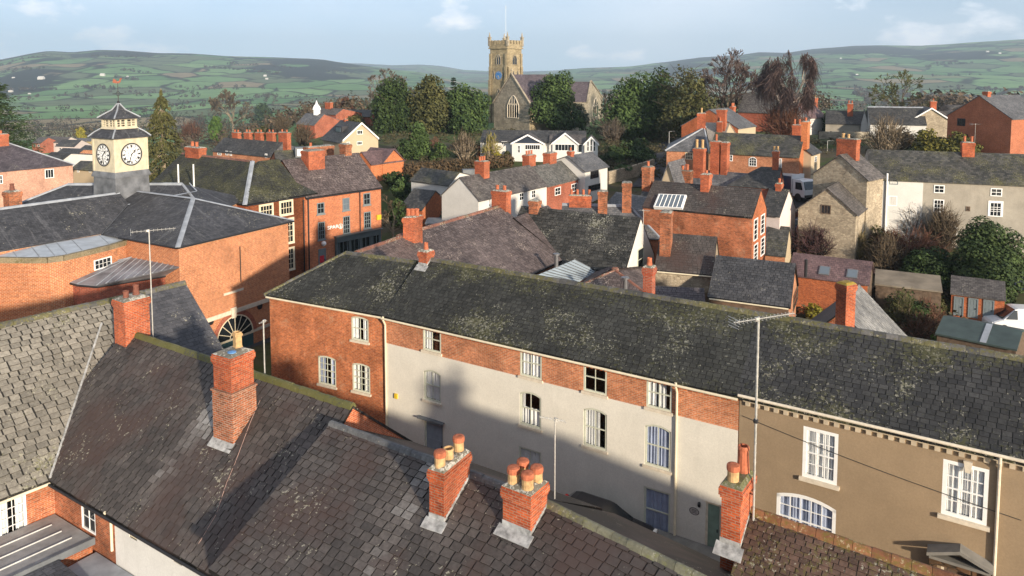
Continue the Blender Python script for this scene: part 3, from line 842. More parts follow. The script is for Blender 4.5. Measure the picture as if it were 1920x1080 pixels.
def row_extras():
    for Hx in (HG,):
        e, n = Hx.e, Hx.n
        # dogtooth brick course below the gutter
        mb = MB(); u = .1; pl_ = [Hx.f.P(.05, Hx.ze - .36, .001)]
        while u < Hx.L - .3:
            pl_ += [Hx.f.P(u, Hx.ze - .36, .012), Hx.f.P(u, Hx.ze - .36, .06), Hx.f.P(u + .11, Hx.ze - .36, .06), Hx.f.P(u + .11, Hx.ze - .36, .012)]; u += .23
        for a_, b_ in zip(pl_[1:], pl_[2:]): mb.face(a_, b_, b_ + Z * .1, a_ + Z * .1)
        mb.v = mb.v; part('brick_cornice', mb, M_BRICK_OLD, Hx.root)
    e, n, f = HH.e, HH.n, HH.f
    mb = MB()
    mb.box(f.P(.15, HH.ze - .16, 0), e * (HH.L - .3), n * .16, Z * .13); mb.box(f.P(.15, HH.ze - .26, 0), e * (HH.L - .3), n * .09, Z * .098)
    u = .25
    while u < HH.L - .3:
        mb.box(f.P(u, HH.ze - .42, 0), e * .17, n * .085, Z * .158); u += .37
    part('cornice', mb, plain('tan_cornice_paint', (.46, .385, .28), .85, .2, .15, 4), HH.root)
    gb = MB(); gb.tube(f.P(0, HH.ze + .02, .27), f.P(HH.L, HH.ze + .02, .27), .06, n=8); part('gutter', gb, M_STONEP, HH.root)
    # pipes
    def drop(H, px, py, z1, z0, mat, d=.08, hop=True):
        u = H.f.uz(px, py)[0]
        pts = [H.f.P(u, z1, .26), H.f.P(u, z1 - .22, .24), H.f.P(u, z1 - .5, d), H.f.P(u, z0, d)] if hop else [H.f.P(u, z1, d), H.f.P(u, z0, d)]
        pipe(H.root, pts, .055, mat)
    drop(HG, 724, 600, 6.95, .1, M_CREAMP); drop(HG, 1270, 760, 6.95, .1, M_CREAMP)
    drop(HH, 1874, 880, 6.98, .1, M_STONEP)
    # keystone and door hood
    q = HH.f.rect(1808, 864, 1822, 884)
    mb = MB(); u0, u1 = q[0], q[1]
    mb.prism([f.P(u0 + .03, q[2] - .02, 0), f.P(u1 - .03, q[2] - .02, 0), f.P(u1 + .03, q[3], 0), f.P(u0 - .03, q[3], 0)], n * .09); part('keystone', mb, M_STONEP, HH.root)
    q = HH.f.rect(1745, 1010, 1858, 1050); uc = (q[0] + q[1]) / 2; w = (q[1] - q[0]) / 2 + .1; zb = q[2] + .1
    mb = MB()
    for s in (-1, 1):
        mb.prism([f.P(uc + s * w, zb, 0), f.P(uc + s * w, zb + .12, 0), f.P(uc, zb + .12 + w * .38, 0), f.P(uc, zb + w * .38, 0)], n * .55)
    mb.box(f.P(uc - w * .93, zb - .12, 0), e * w * 1.86, n * .45, Z * .1)
    part('door_hood', mb, plain('grey_hood_lead', (.2, .19, .17), .8), HH.root)
    mb = MB()
    for s in (-1, 1): mb.box(f.P(uc + s * w * .8 - .12, -.1, 0), e * .24, n * .3, Z * (zb + .0))
    mb.box(f.P(uc - w * .8, zb - .42, 0), e * w * 1.6, n * .22, Z * .3)
    part('door_surround', mb, stone('brown_door_stone', (.16, .09, .05), (.08, .05, .03), (.05, .04, .03)), HH.root)
    # plaque, lamp, alarm box
    u, z = HG.f.uz(1302, 958); mb = MB()
    N = 16; c = HG.f.P(u, z, 0)
    mb.prism([c + HG.e * .22 * math.cos(2 * math.pi * k / N) + Z * .17 * math.sin(2 * math.pi * k / N) for k in range(N)], HG.n * .03)
    pq = part('plaque', mb, plain('grey_plaque', (.36, .33, .30), .6), HG.root)
    mb = MB(); c = HG.f.P(u, z, .031)
    for k in range(N):
        a0, a1 = 2 * math.pi * k / N, 2 * math.pi * (k + 1) / N
        pp = lambda a, r: c + HG.e * .22 * r * math.cos(a) + Z * .17 * r * math.sin(a)
        mb.face(pp(a0, .86), pp(a1, .86), pp(a1, .97), pp(a0, .97))
    for zz in (-.06, 0, .06): mb.box(c + HG.e * -.1 + Z * (zz - .008), HG.e * .2, Z * .018, HG.n * .003)
    part('plaque_marking', mb, M_IRON, pq)
    u, z = HG.f.uz(1312, 944); mb = MB(); mb.lathe(HG.f.P(u, z - .12, .09), [(.03, 0), (.06, .03), (.07, .17), (.04, .22), (.01, .24)], 10); mb.box(HG.f.P(u - .03, z - .02, 0), HG.e * .06, HG.n * .1, Z * .05)
    single('wall_lamp', mb, M_IRON, 'small black lantern on the cream wall beside the green door', 'wall lamp', HG.f.P(u, z, 0))
    u, z = HG.f.uz(744, 742); mb = MB(); mb.box(HG.f.P(u - .09, z - .13, .02), HG.e * .18, HG.n * .09, Z * .26)
    single('alarm_box', mb, plain('yellow_alarm_plastic', (.62, .42, .03), .5), 'yellow alarm box on the cream wall near the brick end terrace', 'alarm box', HG.f.P(u, z, 0))
    # hood over the left door
    q = HG.f.rect(788, 784, 834, 792); mb = MB(); mb.box(HG.f.P(q[0], q[3] - .1, 0), HG.e * (q[1] - q[0]), HG.n * .28, Z * .07); part('door_hood', mb, M_LEADD, HG.root)
    # stacks
    hchim(HG, 799, HG.off - .15, 473, .72, .8, [(.5, .5, .42, .13, M_POTR, 'tall')], zroof=HG.zroof, zb=8.0)
    hchim(HG, 1217, HG.off + 1.0, 503, .62, .62, [(.5, .5, .4, .13, M_POTR, 'tall')], mat=M_BRICK_RED)
    # cable across the tan wall
    mb = MB(); p0, p1 = f.P(f.uz(1392, 779)[0], f.uz(1392, 779)[1], .03), f.P(HH.L, 3.0, .03)
    q = f.uz(1915, 975); p1 = f.P(q[0], q[1], .03)
    N = 14
    pts = [p0.lerp(p1, k / N) - Z * (.12 * math.sin(math.pi * k / N)) for k in range(N + 1)]
    mb.path(pts, .012, 5)
    single('cable', mb, M_IRON, 'thin dark cable drooping across the tan rendered wall', 'cable', p0)
row_extras()

# ------------------------------------------------------------------ foreground houses
E1 = V((.842, -.54, 0)); N1 = V((-.54, -.842, 0))
ELW = V((.617, .787, 0)); NLW = V((.787, -.617, 0))
K0 = W(100, 885, 4.0); K0.z = 0
def wash(base, spots):
    """pale lead wash on the slates below a stack: spots are (plan point, downhill direction, half width, length)"""
    def f(c):
        v = base(c)
        for p, n, w, l in spots:
            q = V((c.x - p.x, c.y - p.y, 0)); d = q.dot(n); s_ = abs(q.dot(V((-n.y, n.x, 0))))
            if -.2 < d < l and s_ < w * (1 + .25 * d / l): v += (1.05 - .75 * d / l) * (.6 + .8 * random.Random(int(c.x * 70) * 131 + int(c.y * 70)).random())
        return v
    return f
WASH_L = wash(patches(.5, .3), [(W(417, 842, 5.05), V((-.54, -.842, 0)), .55, 3.2)])
qL = W(661, 765, 7.86)
uL = (qL - K0).dot(E1)
HL = house('brick_townhouse', 'brown slate house with one tall brick stack on its slope and a white back wall', K0 - E1 * 2.4, K0 + E1 * uL, ze=4.0, D=9.2, pitch=40, rm=S_FORE, geo=(.36, .25, .028, .018), base=-.1, seed=11, ridge=slate('very_mossy_ridge_tile', (.05, .05, .045), (.10, .095, .085), .45, .95, None, (.3, .28, .18), (.105, .10, .018)), wm=M_BRICK_OLD, gm=brick('bright_gable_brick', (.50, .13, .05), (.36, .08, .035), (.45, .25, .16), .2), tf=lambda c: WASH_L(c), verge=.05, over=.3, gutter=M_IRON,
    wins=[(152, 926, 178, 996, dict(mat=M_WHITE, cols=2, rows=3, sash=False, rv=.08)), (243, 977, 257, 1010, dict(mat=M_CREAMP, cols=1, rows=2, rv=.1)), (325, 1027, 342, 1056, dict(mat=M_CREAMP, cols=2, rows=3, sash=False, rv=.1))])
# white rendered skin on part of its wall
ux0 = HL.f.uz(216, 985)[0]
_ops = [HL.f.rect(243, 977, 257, 1010), HL.f.rect(325, 1027, 342, 1056)]
mb = MB(); wall(mb, HL.A + HL.e * ux0 + HL.n * .025, HL.e, HL.n, HL.L - ux0, 0, 4.0, [(o[0] - ux0, o[1] - ux0, o[2], o[3]) for o in _ops], rv=.06)
part('rendered_wall', mb, R_WHITE, HL.root)
pipe(HL.root, [HL.f.P(ux0 - .1, 3.9, .32), HL.f.P(ux0 - .1, 3.6, .1), HL.f.P(ux0 - .1, 2.3, .1)], .05, M_CREAMP)
HW = house('cross_wing_house', 'house with pale stone-tiled roof at the left edge and a many-paned white window', K0 - ELW * 9 - NLW * .0, K0 + ELW * 8.8, ze=4.0, D=11.8, pitch=38, rm=S_PALE, geo0=True, base=-.1, seed=13, ridge=M_RIDGE, wm=M_BRICK_OLD, over=.3, verge=.05, gutter=M_CREAMP, 
    wins=[(-4, 913, 50, 1008, dict(mat=M_WHITE, cols=4, rows=5, sash=False, clear=True, curtain=(M_CURT, SIDES), fw=.1, rv=.08))])
def lw_roof():
    # pale tiles on the near half, blue slates beyond the brown roof's ridge
    H = HW; t = .11; c = HL.off
    us = (HL.p(HL.L, HL.off, 0) - H.A).dot(H.e)
    q = HL.p(0, HL.off, 0); uS = 9 + 4.9
    zf = H.ze - .3 * H.tp + t
    mb = MB(); slates(mb, [H.p(-.05, -.3, zf), H.p(uS, -.3, zf), H.p(uS, H.off, H.zr + t), H.p(-.05, H.off, H.zr + t)], H.e, .42, .28, .03, 41, 1.1, tfun=patches(.6, .25), gap=.023)
    part('stone_tiles', mb, S_PALE, H.root)
    mb = MB(); slates(mb, [H.p(uS, -.3, zf), H.p(H.L + .05, -.3, zf), H.p(H.L + .05, H.off, H.zr + t), H.p(uS, H.off, H.zr + t)], H.e, .34, .22, .016, 42)
    mb.prism([H.p(uS, -.3, zf + .005), H.p(H.L + .05, -.3, zf + .005), H.p(H.L + .05, H.off, H.zr + t + .005), H.p(uS, H.off, H.zr + t + .005)], Z * -.02)
    part('roof_slates', mb, S_BLUE, H.root)
    # lead valley where the two roofs meet
    mb = MB()
    def vz(u): return u
    a = None
    for k in range(24):
        d = -.25 + (HL.off + .2) * k / 23
        lo, hi = -6.0, 12.0
        for _ in range(40):
            m = (lo + hi) / 2; p = HL.p(m, d, 0)
            if H.zroof(p) > HL.zroof(p): lo = m
            else: hi = m
        p = HL.p(lo, d, 0); p.z = HL.zroof(p) + .045
        if a: mb.tube(a, p, .05, n=6)
        a = p
    part('lead_valley', mb, M_LEADW, HL.root)
lw_roof()
# the big stacks
def cap3(parent, l, f, r, zt, zb, pots, H, **k):
    Lp, Fp, Rp = (W(q[0], q[1], zt) for q in (l, f, r))
    a = Lp - Fp; b = Rp - Fp; ua = a.normalized(); b = b - ua * b.dot(ua)
    return chimney(parent, (Fp.x, Fp.y), V((a.x, a.y, 0)), V((b.x, b.y, 0)), zb, zt, pots, zroof=H.zroof if H else None, **k)
def lead_apron(root, H, px, py, w, l):
    pass
BIG = cap3(HL.root, (393, 664), (432, 675), (486, 657), 9.5, 5.0, [(.55, .72, .62, .17, M_POTY, 'square')], HL, over=.05)
def big_base():
    Lp, Fp, Rp = (W(q[0], q[1], 9.5) for q in ((393, 664), (432, 675), (486, 657)))
    a = Lp - Fp; b = Rp - Fp; ua = a.normalized(); b = b - ua * b.dot(ua); ub = b.normalized()
    zq = zat(Fp, 744); mb = MB(); mb.box(V((Fp.x, Fp.y, 4.6)) + (ua + ub) * .03, ua * (a.length - .06), ub * (b.length - .06), Z * (zq - 4.6))
    mb.box(V((Fp.x, Fp.y, zq)) - (ua + ub) * .01, ua * (a.length + .02), ub * (b.length + .02), Z * .07)
    part('chimney_base', mb, brick('old_brick_pale_mortar', (.43, .12, .045), (.16, .05, .025), (.34, .26, .20), .5, .1, .25, .085, .015), HL.root)
    d = MB(); d.lathe(V(Fp) + a * .3 + b * .3 + Z * .08, [(.02, 0), (.16, .02), (.16, .05), (.02, .08)], 10); part('blue_cowl', d, plain('blue_cowl_paint', (.10, .25, .5), .4), BIG)
big_base()
C1 = cap3(HW.root, (207, 561), (231, 569), (286, 556), 9.6, 6.0, [(.45, .3, .34, .13, M_POTD, 'open'), (.5, .68, .5, .14, M_POTD, 'tall')], None, over=.05)
ROFF = 4.6
def fore(name, label, p0, p1, zr, seed, pt=27, **k):
    q0, q1 = W(p0[0], p0[1], zr), W(p1[0], p1[1], zr)
    e = V((q1.x - q0.x, q1.y - q0.y, 0)).normalized(); n = V((e.y, -e.x, 0))
    if n.y > 0: n = -n
    ze = zr - ROFF * math.tan(rad(pt))
    return house(name, label, V((q0.x, q0.y, 0)) + n * ROFF, V((q1.x, q1.y, 0)) + n * ROFF, ze=ze, D=ROFF + (4.0 if pt < 30 else ROFF), dr=ROFF / (ROFF + (4.0 if pt < 30 else ROFF)), pitch=pt, base=-.1, seed=seed, over=.3, **k)
HR = fore('slate_roofed_house', 'brown slate house under the brick stack with three pots', (622, 799), (1003, 938), 7.7, 21, rm=S_FORE, geo=(.36, .25, .028, .018), ridge=slate('grey_ridge_tile', (.07, .07, .075), (.12, .12, .12), .3, .25, None), wm=M_BRICK_OLD, verge=.05, tf=wash(patches(.5, .3, 4), [(W(815, 962, 6.2), N1, .36, 3.6)]))
HR2 = fore('slate_roofed_house', 'brown slate house with green-grey ridge tiles right of the four-pot brick stack', (1001, 938), (1330, 1099), 7.7, 23, rm=S_FORE, geo=(.36, .25, .028, .018), ridge=slate('green_ridge_tile', (.12, .115, .08), (.19, .18, .12), .4, .5, None, mc=(.17, .17, .06)), wm=M_BRICK_OLD, verge=.05, tf=wash(patches(.5, .3, 9), [(W(965, 992, 6.2), N1, .62, 3.6)]))
rim = [(.5, .17, .44, .165, M_POTY, 'cap'), (.5, .46, .34, .15, M_POTY, 'open'), (.5, .81, .46, .165, M_POTY, 'cap')]
cap3(HR.root, (798, 880), (833, 891), (890, 847), 8.55, 5.6, rim, HR, over=.045)
cap3(HR2.root, (936, 911), (996, 934), (1037, 904), 8.5, 5.6, [(.28, .27, .43, .17, M_POTY, 'cap'), (.74, .3, .42, .17, M_POTY, 'cap'), (.72, .74, .44, .165, M_POTY, 'cap'), (.27, .72, .4, .17, M_POTY, 'cap')], HR2, over=.045)
HQ = fore('clay_tiled_house', 'house with brown mossy clay tiles and orange lichen ridge in the bottom right corner', (1408, 963), (2000, 1163), 7.2, 27, pt=36, rm=S_CLAY, geo=(.26, .15, .022), ridge=slate('orange_lichen_ridge', (.16, .065, .03), (.24, .11, .05), .55, .55, None, lc=(.40, .33, .2), mc=(.14, .11, .02)), wm=M_BRICK_OLD, verge=.06)
cap3(HQ.root, (1345, 909), (1394, 925), (1422, 886), 8.35, 5.8, [(.55, .25, .5, .17, M_POTY, 'cap'), (.45, .74, .8, .17, M_POTR, 'tall')], HQ, over=.06, cap=slate('mossy_cement', (.11, .10, .07), (.18, .16, .11), .7, .8, None, (.42, .40, .33), (.085, .09, .02)))
# flat roofed back extension in the bottom left corner
def extension():
    z = 2.3; c = K0 + Z * 0
    root = thing('flat_roofed_extension', 'flat grey roof with three white rolls in the bottom left corner', 'extension', c - ELW * 3 - Z * .1)
    ed = E1
    q = c + NLW * .06 + N1 * .06
    A = q - ELW * 9; B = q; C = q + ed * 2.95; D_ = C - ELW * 9
    mb = MB(); mb.prism([p + Z * (z - .12) for p in (A, B, C, D_)], Z * .12); part('roof', mb, plain('grey_felt_roof', (.25, .245, .24), .8, .3, .35, 1.1), root)
    mb = MB()
    for k in (.75, 1.5, 2.25): mb.tube(B + ed * k - ELW * .45 + Z * (z + .02), B + ed * k - ELW * 9 + Z * (z + .02), .028, n=6)
    part('roof_roll', mb, plain('chalky_white_paint', (.52, .52, .50), .8), root)
    mb = MB(); mb.box(C + Z * (z - .2), -ELW * 9, ed * .08, Z * .26); part('fascia', mb, M_LEADD, root)
    mb = MB(); mb.prism([p + Z * -.1 for p in (A + ed * .1, B + ed * .1 - ELW * .05, C - ed * .05 - ELW * .05, D_ - ed * .05)], Z * (z - .04)); part('wall', mb, M_BRICK_OLD, root)
    r2 = thing('lean_to', 'small dark slate lean-to with a rooflight below the white wall', 'lean-to', C + ed * 2)
    s0 = C + ed * .12 - ELW * 1.3; 
    p0, p1, p2, p3 = s0 + Z * (z - .1), s0 + ed * 3.4 + Z * 1.9, s0 + ed * 3.4 - ELW * 7 + Z * 1.9, s0 - ELW * 7 + Z * (z - .1)
    mb = MB(); mb.prism([p0, p1, p2, p3], Z * -.1); slates(mb, [p1, p2, p3, p0], ELW, .31, .215, .018, 5); part('roof', mb, S_BLUE, r2)
    mb = MB(); m = s0 + ed * 1.5 - ELW * 1.2 + Z * 2.1; mb.box(m, ed * .55 - Z * .06, -ELW * 1.1, Z * .12); k = part('rooflight', mb, M_LEADD, r2)
    mb = MB(); mb.box(m + ed * .08 - ELW * .1 + Z * .115, ed * .4 - Z * .045, -ELW * .9, Z * .02); part('pane', mb, plain('brown_glazing', (.2, .13, .09), .3), k)
    mb = MB(); mb.box(s0 + Z * -.1 - ELW * 6.8 + ed * .1, ELW * 6.7, ed * 3.2, Z * 1.85); part('wall', mb, R_WHITE, r2)
    # lead gutter sheet between wall and lean-to
    mb = MB(); a = C + ed * .1 + Z * 1.75; w_ = N1 * 1.5
    mb.prism([a, a + ed * 7, a + ed * 7 + w_, a + w_], Z * .05); part('lead_gutter', mb, M_LEAD, r2)
extension()
# ------------------------------------------------------------------ town hall with clock tower
def town_hall():
    ze = 8.6; c0 = W(335, 460, ze); cr = W(540, 413, ze); c0.z = cr.z = 0
    d2 = (cr - c0).normalized(); d1 = V((-d2.y, d2.x, 0))
    Dp = (cr - c0).length; Ln = 15.5
    A = c0 + d1 * Ln
    H = house('town_hall', 'large brick town hall with hipped slate roof, curved wing and cream clock tower', A, c0, cat='town hall', ze=ze, D=Dp, pitch=22, hip=(0, Dp * .49), rm=S_DARK, wm=brick('hall_brick', (.50, .155, .05), (.36, .09, .03), (.50, .36, .24), .22, .0, .25, .085, .013), base=-.1, over=.3, th=.09)
    root = H.root; f = H.r
    lead = MB()
    for a, b in ((H.R2, H.FR), (H.R2, H.p(Ln + .3, Dp + .3, H.FR.z)), (H.R1, H.R2)):
        d = (b - a).normalized(); s = d.cross(Z).normalized() * .17; u = s.cross(d).normalized(); u = u if u.z > 0 else -u
        lead.prism([a - s - u * .01, a - s * .4 + u * .05, a + s * .4 + u * .05, a + s - u * .01], b - a)
    part('lead_hip', lead, M_LEAD, root)
    g1 = MB(); g1.tube(c0 - d1 * .3 + Z * (ze - .1) - d2 * .3, c0 - d1 * .3 + d2 * (Dp + .3) + Z * (ze - .1), .07, n=8); g1.tube(c0 + N1 * .0 - d2 * .3 + Z * (ze - .1) - d1 * .2, c0 - d2 * .3 + d1 * 6 + Z * (ze - .1), .07, n=8)
    part('gutter', g1, M_IRON, root)
    # long wing towards the left with its own ridge
    ew = d2; A2 = W(-60, 481, ze); B2 = W(190, 437, ze); A2.z = B2.z = 0
    e2 = (B2 - A2).normalized()
    H2 = house('wing', '', A2 - e2 * 6, B2 + e2 * 3.2, ze=ze, rpx=(100, 380), pitch=30, rm=S_DARK, wm=MATS['hall_brick'], base=-.1, into=root, over=.1, th=.09)
    lr = MB(); ridge_run(lr, H2.R1, H2.R2, .15, .08, 3.0, 1); part('lead_hip', lr, M_LEAD, root)
    vl = MB(); a_ = None
    for k_ in range(12):
        d_ = -.2 + (H2.off + .2) * k_ / 11; lo, hi = 0.0, H2.L + 6
        for _ in range(40):
            m = (lo + hi) / 2; q = H2.p(m, d_, 0)
            if H2.zroof(q) > H.zroof(q): lo = m
            else: hi = m
        q = H2.p(lo, d_, 0); q.z = H2.zroof(q) + .01
        if a_ is not None: vl.prism([a_ - d1 * .16 - d2 * .16, a_ + Z * .04, a_ + d1 * .16 + d2 * .16], q - a_)
        a_ = q
    part('lead_valley', vl, M_LEAD, root)
    q1, q2 = W(128, 353, 10.3), W(342, 348, 10.5); q1.z = q2.z = 0; er = (q2 - q1).normalized(); nr = V((er.y, -er.x, 0))
    H3 = house('wing', '', q1 - er * 4 + nr * 4.2, q2 + er * 3.6 + nr * 4.2, ze=8.7, zr=10.55, D=8.4, pitch=24, hip=(4, 3.6), rm=S_DARK, wm=MATS['hall_brick'], base=-.1, into=root, th=.09, over=.2, ridge=M_LEAD)
    rl_ = MB(); q = W(319, 360, 10.0); rl_.cbox(q, er * .55, nr * .45 - Z * .2, Z * .06); part('rooflight', rl_, M_UPVC, root)
    # lead flat with curved corner in front of the wing
    zf = 8.25
    pts = [W(-120, 490, zf), W(-20, 484, zf), W(50, 485, zf), W(90, 484.5, zf), W(118, 481, zf), W(140, 476, zf), W(200, 462, zf), W(245, 449, zf)]
    back = [p + V((-3.2, 3.6, 0)) for p in pts]
    mb = MB()
    for a, b, c, d in zip(pts, pts[1:], back[1:], back): mb.prism([a, b, c + Z * .3, d + Z * .3], Z * .06)
    part('lead_flat', mb, plain('pale_lead_sheet', (.42, .46, .50), .4, .5, .2, 1.2), root)
    rl = MB()
    for i in range(9):
        t = i / 8 * (len(pts) - 1.001); k = int(t); a = pts[k].lerp(pts[k + 1], t - k); b = back[k].lerp(back[k + 1], t - k) + Z * .3
        rl.tube(a + Z * .08, b + Z * .08, .03, n=5)
    part('lead_roll', rl, M_LEAD, root)
    mb = MB()
    for a, b in zip(pts, pts[1:]): mb.face(V((a.x, a.y, -.1)), V((b.x, b.y, -.1)), V((b.x, b.y, zf)), V((a.x, a.y, zf)))
    part('curved_wall', mb, MATS['hall_brick'], root)
    cp = MB()
    for a, b in zip(pts, pts[1:]):
        n = V(((b - a).y, -(b - a).x, 0)).normalized()
        cp.box(a - Z * .28 + n * -.1, b - a, n * .22, Z * .3)
        cp.box(a - Z * .02 + n * -.1, b - a, n * .3, Z * .1)
    part('coping', cp, slate('stained_coping_stone', (.16, .13, .08), (.24, .2, .13), .4, .5, None, mc=(.1, .09, .03)), root)
    # low lead roofed bay
    b = [W(118, 516, 6.5), W(128, 527, 6.45), W(150, 533, 6.4), W(185, 536, 6.35), W(333, 513, 6.35), c0 + d1 * .02 + Z * 7.1, W(247, 484, 7.1)]
    mb = MB(); ctr = b[6].lerp(b[4], .5)
    n_ = len(b)
    bo = [p + (p - ctr) * (.035 if i < 5 else 0) for i, p in enumerate(b)]
    for p in bo: pass
    for i in range(3): mb.prism([bo[6], bo[i], bo[i + 1]], Z * .07)
    mb.prism([bo[6], bo[3], bo[5]], Z * .07); mb.prism([bo[3], bo[4], bo[5]], Z * .07)
    part('bay_roof', mb, plain('streaked_lead_sheet', (.20, .20, .22), .5, .4, .45, .9), root)
    rl = MB()
    for k in range(1, 9):
        t = k / 9; q0 = bo[3].lerp(bo[4], t) if t > .0 else bo[3]
        q1 = bo[6].lerp(bo[5], t); qm = bo[3].lerp(bo[5], t)
        rl.tube(q0 + Z * .085, qm + Z * .085, .035, n=5); rl.tube(qm + Z * .085, q1 + Z * .085, .035, n=5)
    for i in range(4): rl.tube(bo[i] + Z * .085, bo[6] + Z * .085, .035, n=5)
    for k in ():
        pass
    part('bay_roll', rl, M_LEAD, root)
    fa = MB()
    for i in range(4): fa.tube(bo[i] - Z * .03, bo[i + 1] - Z * .03, .075, n=6)
    part('bay_gutter', fa, M_IRON, root)
    mb = MB()
    for i in range(4): mb.face(V((b[i].x, b[i].y, -.1)), V((b[i + 1].x, b[i + 1].y, -.1)), b[i + 1] - Z * .02, b[i] - Z * .02)
    part('bay_wall', mb, M_BRICK_RED, root)
    fb = Face(b[1], (b[3] - b[1]).normalized() * V((1, 1, 0)).length / V((1, 1, 0)).length, V(((b[3] - b[1]).y, -(b[3] - b[1]).x, 0)).normalized())
    ed = V(((b[3] - b[1]).x, (b[3] - b[1]).y, 0)).normalized(); fb = Face(b[1], ed, V((ed.y, -ed.x, 0)))
    window(root, fb, fb.rect(153, 540, 175, 592), mat=M_WHITE, cols=2, rows=4, sash=False, proud=True)
    q = pts[6].lerp(pts[7], .1); ed = V(((pts[7] - pts[5]).x, (pts[7] - pts[5]).y, 0)).normalized(); fc = Face(pts[6], ed, V((ed.y, -ed.x, 0)))
    window(root, fc, fc.rect(176, 484, 209, 503), mat=M_WHITE, cols=4, rows=2, sash=False, proud=True)
    # iron rainwater pipe
    pp = MB(); h0 = W(229, 455, 7.6); h0 += V((.12, -.12, 0))
    pp.lathe(h0 - Z * .25, [(.07, 0), (.2, .2), (.2, .4), (.16, .42)], 8)
    pp.path([h0 - Z * .2, W(226, 471, 7.0) + V((.1, -.1, 0)), W(143, 494, 6.8) + V((.2, -.25, 0)), W(140, 505, 6.6) + V((.2, -.25, 0)), W(118, 515, 6.55) + V((.1, -.2, 0))], .06, 6)
    q = W(126, 535, 6.2); pp.path([W(120, 517, 6.4) + V((.05, -.2, 0)), q, V((q.x, q.y, 0))], .07, 6)
    part('rainwater_pipe', pp, M_IRON, root)
    # right front: stone bands, arch with fanlight, blank panel, plates
    mb = MB(); P = f.P
    uu = lambda px, py: f.uz(px, py)
    uA, zA = uu(385, 598); uB, zB = uu(520, 558); zb = (zA + zB) / 2 
    um, zm = uu(437, 584)
    mb.box(P(uA, zm - .16, 0), f.e * (um - .22 - uA), f.n * .06, Z * .3); mb.box(P(um + .22, zm - .16, 0), f.e * (H.D - um - .22), f.n * .06, Z * .3)
    mb.prism([P(um - .17, zm - .45, 0), P(um + .17, zm - .45, 0), P(um + .24, zm + .3, 0), P(um - .24, zm + .3, 0)], f.n * .13)
    q = f.rect(419, 541, 456, 549); mb.box(P(q[0], q[2], 0), f.e * (q[1] - q[0]), f.n * .05, Z * .16)
    u2, z2 = uu(488, 615); mb.box(P(u2 - .9, z2 - .1, 0), f.e * (H.D - u2 + .9), f.n * .05, Z * .2)
    part('stone_band', mb, M_STONEP, root)
    uc, zc = uu(441, 632); R_ = 1.62
    ar = MB()
    for i in range(18):
        a0, a1 = math.pi * i / 18, math.pi * (i + 1) / 18
        pt = lambda a, r, d: P(uc + r * math.cos(a), zc + r * math.sin(a), d)
        ar.prism([pt(a0, R_, 0), pt(a1, R_, 0), pt(a1, R_ + .32, 0), pt(a0, R_ + .32, 0)], f.n * .05)
    part('brick_arch', ar, M_BRICK_RED, root)
    fr = MB()
    for i in range(18):
        a0, a1 = math.pi * i / 18, math.pi * (i + 1) / 18
        fr.prism([pt(a0, R_ - .09, 0), pt(a1, R_ - .09, 0), pt(a1, R_, 0), pt(a0, R_, 0)], f.n * .045)
        fr.prism([pt(a0, .42, 0), pt(a1, .42, 0), pt(a1, .48, 0), pt(a0, .48, 0)], f.n * .045)
    for i in range(1, 8):
        a = math.pi * i / 8; fr.tube(pt(a, .45, .03), pt(a, R_ - .05, .03), .028, n=5)
    fr.box(P(uc - R_, zc - .14, 0), f.e * 2 * R_, f.n * .07, Z * .14)
    w = part('fanlight', fr, M_CREAMP, root)
    gl = MB(); gl.face(*[pt(math.pi * i / 18, R_ - .03, .018) for i in range(19)]); part('pane', gl, M_GLASS, w)
    dr = MB(); dr.box(P(uc - R_, zc - 4.2, 0), f.e * 2 * R_, f.n * .03, Z * 4.06)
    for i in range(9): dr.box(P(uc - R_ + 2 * R_ * (i + .5) / 9 - .02, zc - 4.2, .03), f.e * .04, f.n * .02, Z * 4.0)
    part('door', dr, plain('teal_boarding', (.045, .10, .11), .6), root)
    for (px, py) in ((395, 603), (487, 574), (391, 560)):
        if py == 560: continue
        u, z = uu(px, py); d = MB(); d.prism([P(u + .24 * math.cos(k * .5236), z + .24 * math.sin(k * .5236), .0) for k in range(12)], f.n * .05)
        part('wall_plate', d, M_IRON, root)
    # panel edge and pipe
    mb = MB(); u, z = uu(449, 462); mb.tube(P(u, z, .05), P(u, z - 2.6, .05), .035, n=6); part('rainwater_pipe', mb, M_IRON, root)
    # clock tower
    T = W(216, 323, 12.35); T.z = 0; s = 2.75
    a, b = d1, d2                                     # left face runs along a, right face along b
    ctr = T + (a + b) * s / 2
    def ring(mb, h0, z0, h1, z1, t=.5):
        k = [(-1, -1), (1, -1), (1, 1), (-1, 1)]
        q0 = [ctr + a * x * h0 + b * y * h0 + Z * z0 for x, y in k]; q1 = [ctr + a * x * h1 + b * y * h1 + Z * z1 for x, y in k]
        for i in range(4): mb.face(q0[i], q0[(i + 1) % 4], q1[(i + 1) % 4], q1[i], t=t)
        return q0, q1
    h = s / 2
    zb0, zc0, zc1 = 8.6, 12.3, 14.95
    base = MB(); ring(base, h + .12, zb0, h + .02, zc0 - .45); ring(base, h + .13, zc0 - .45, h + .13, zc0 - .32); ring(base, h + .02, zc0 - .45, h + .13, zc0 - .45); ring(base, h + .13, zc0 - .32, h + .02, zc0)
    ct = part('clock_tower', base, plain('grey_lead_cladding', (.125, .13, .14), .6, .4, .45, 1.3), root)
    st = MB(); ring(st, h, zc0 - .05, h, zc1)
    for x, y in ((-1, -1), (1, -1), (-1, 1), (1, 1)):
        c = ctr + a * x * h + b * y * h
        st.box(c - (a * x + b * y) * .14 + a * x * -.0 + Z * zc0, a * x * .18, b * y * .18, Z * (zc1 - zc0 - .12))
    ring(st, h + .05, zc1 - .12, h + .16, zc1 + .02)
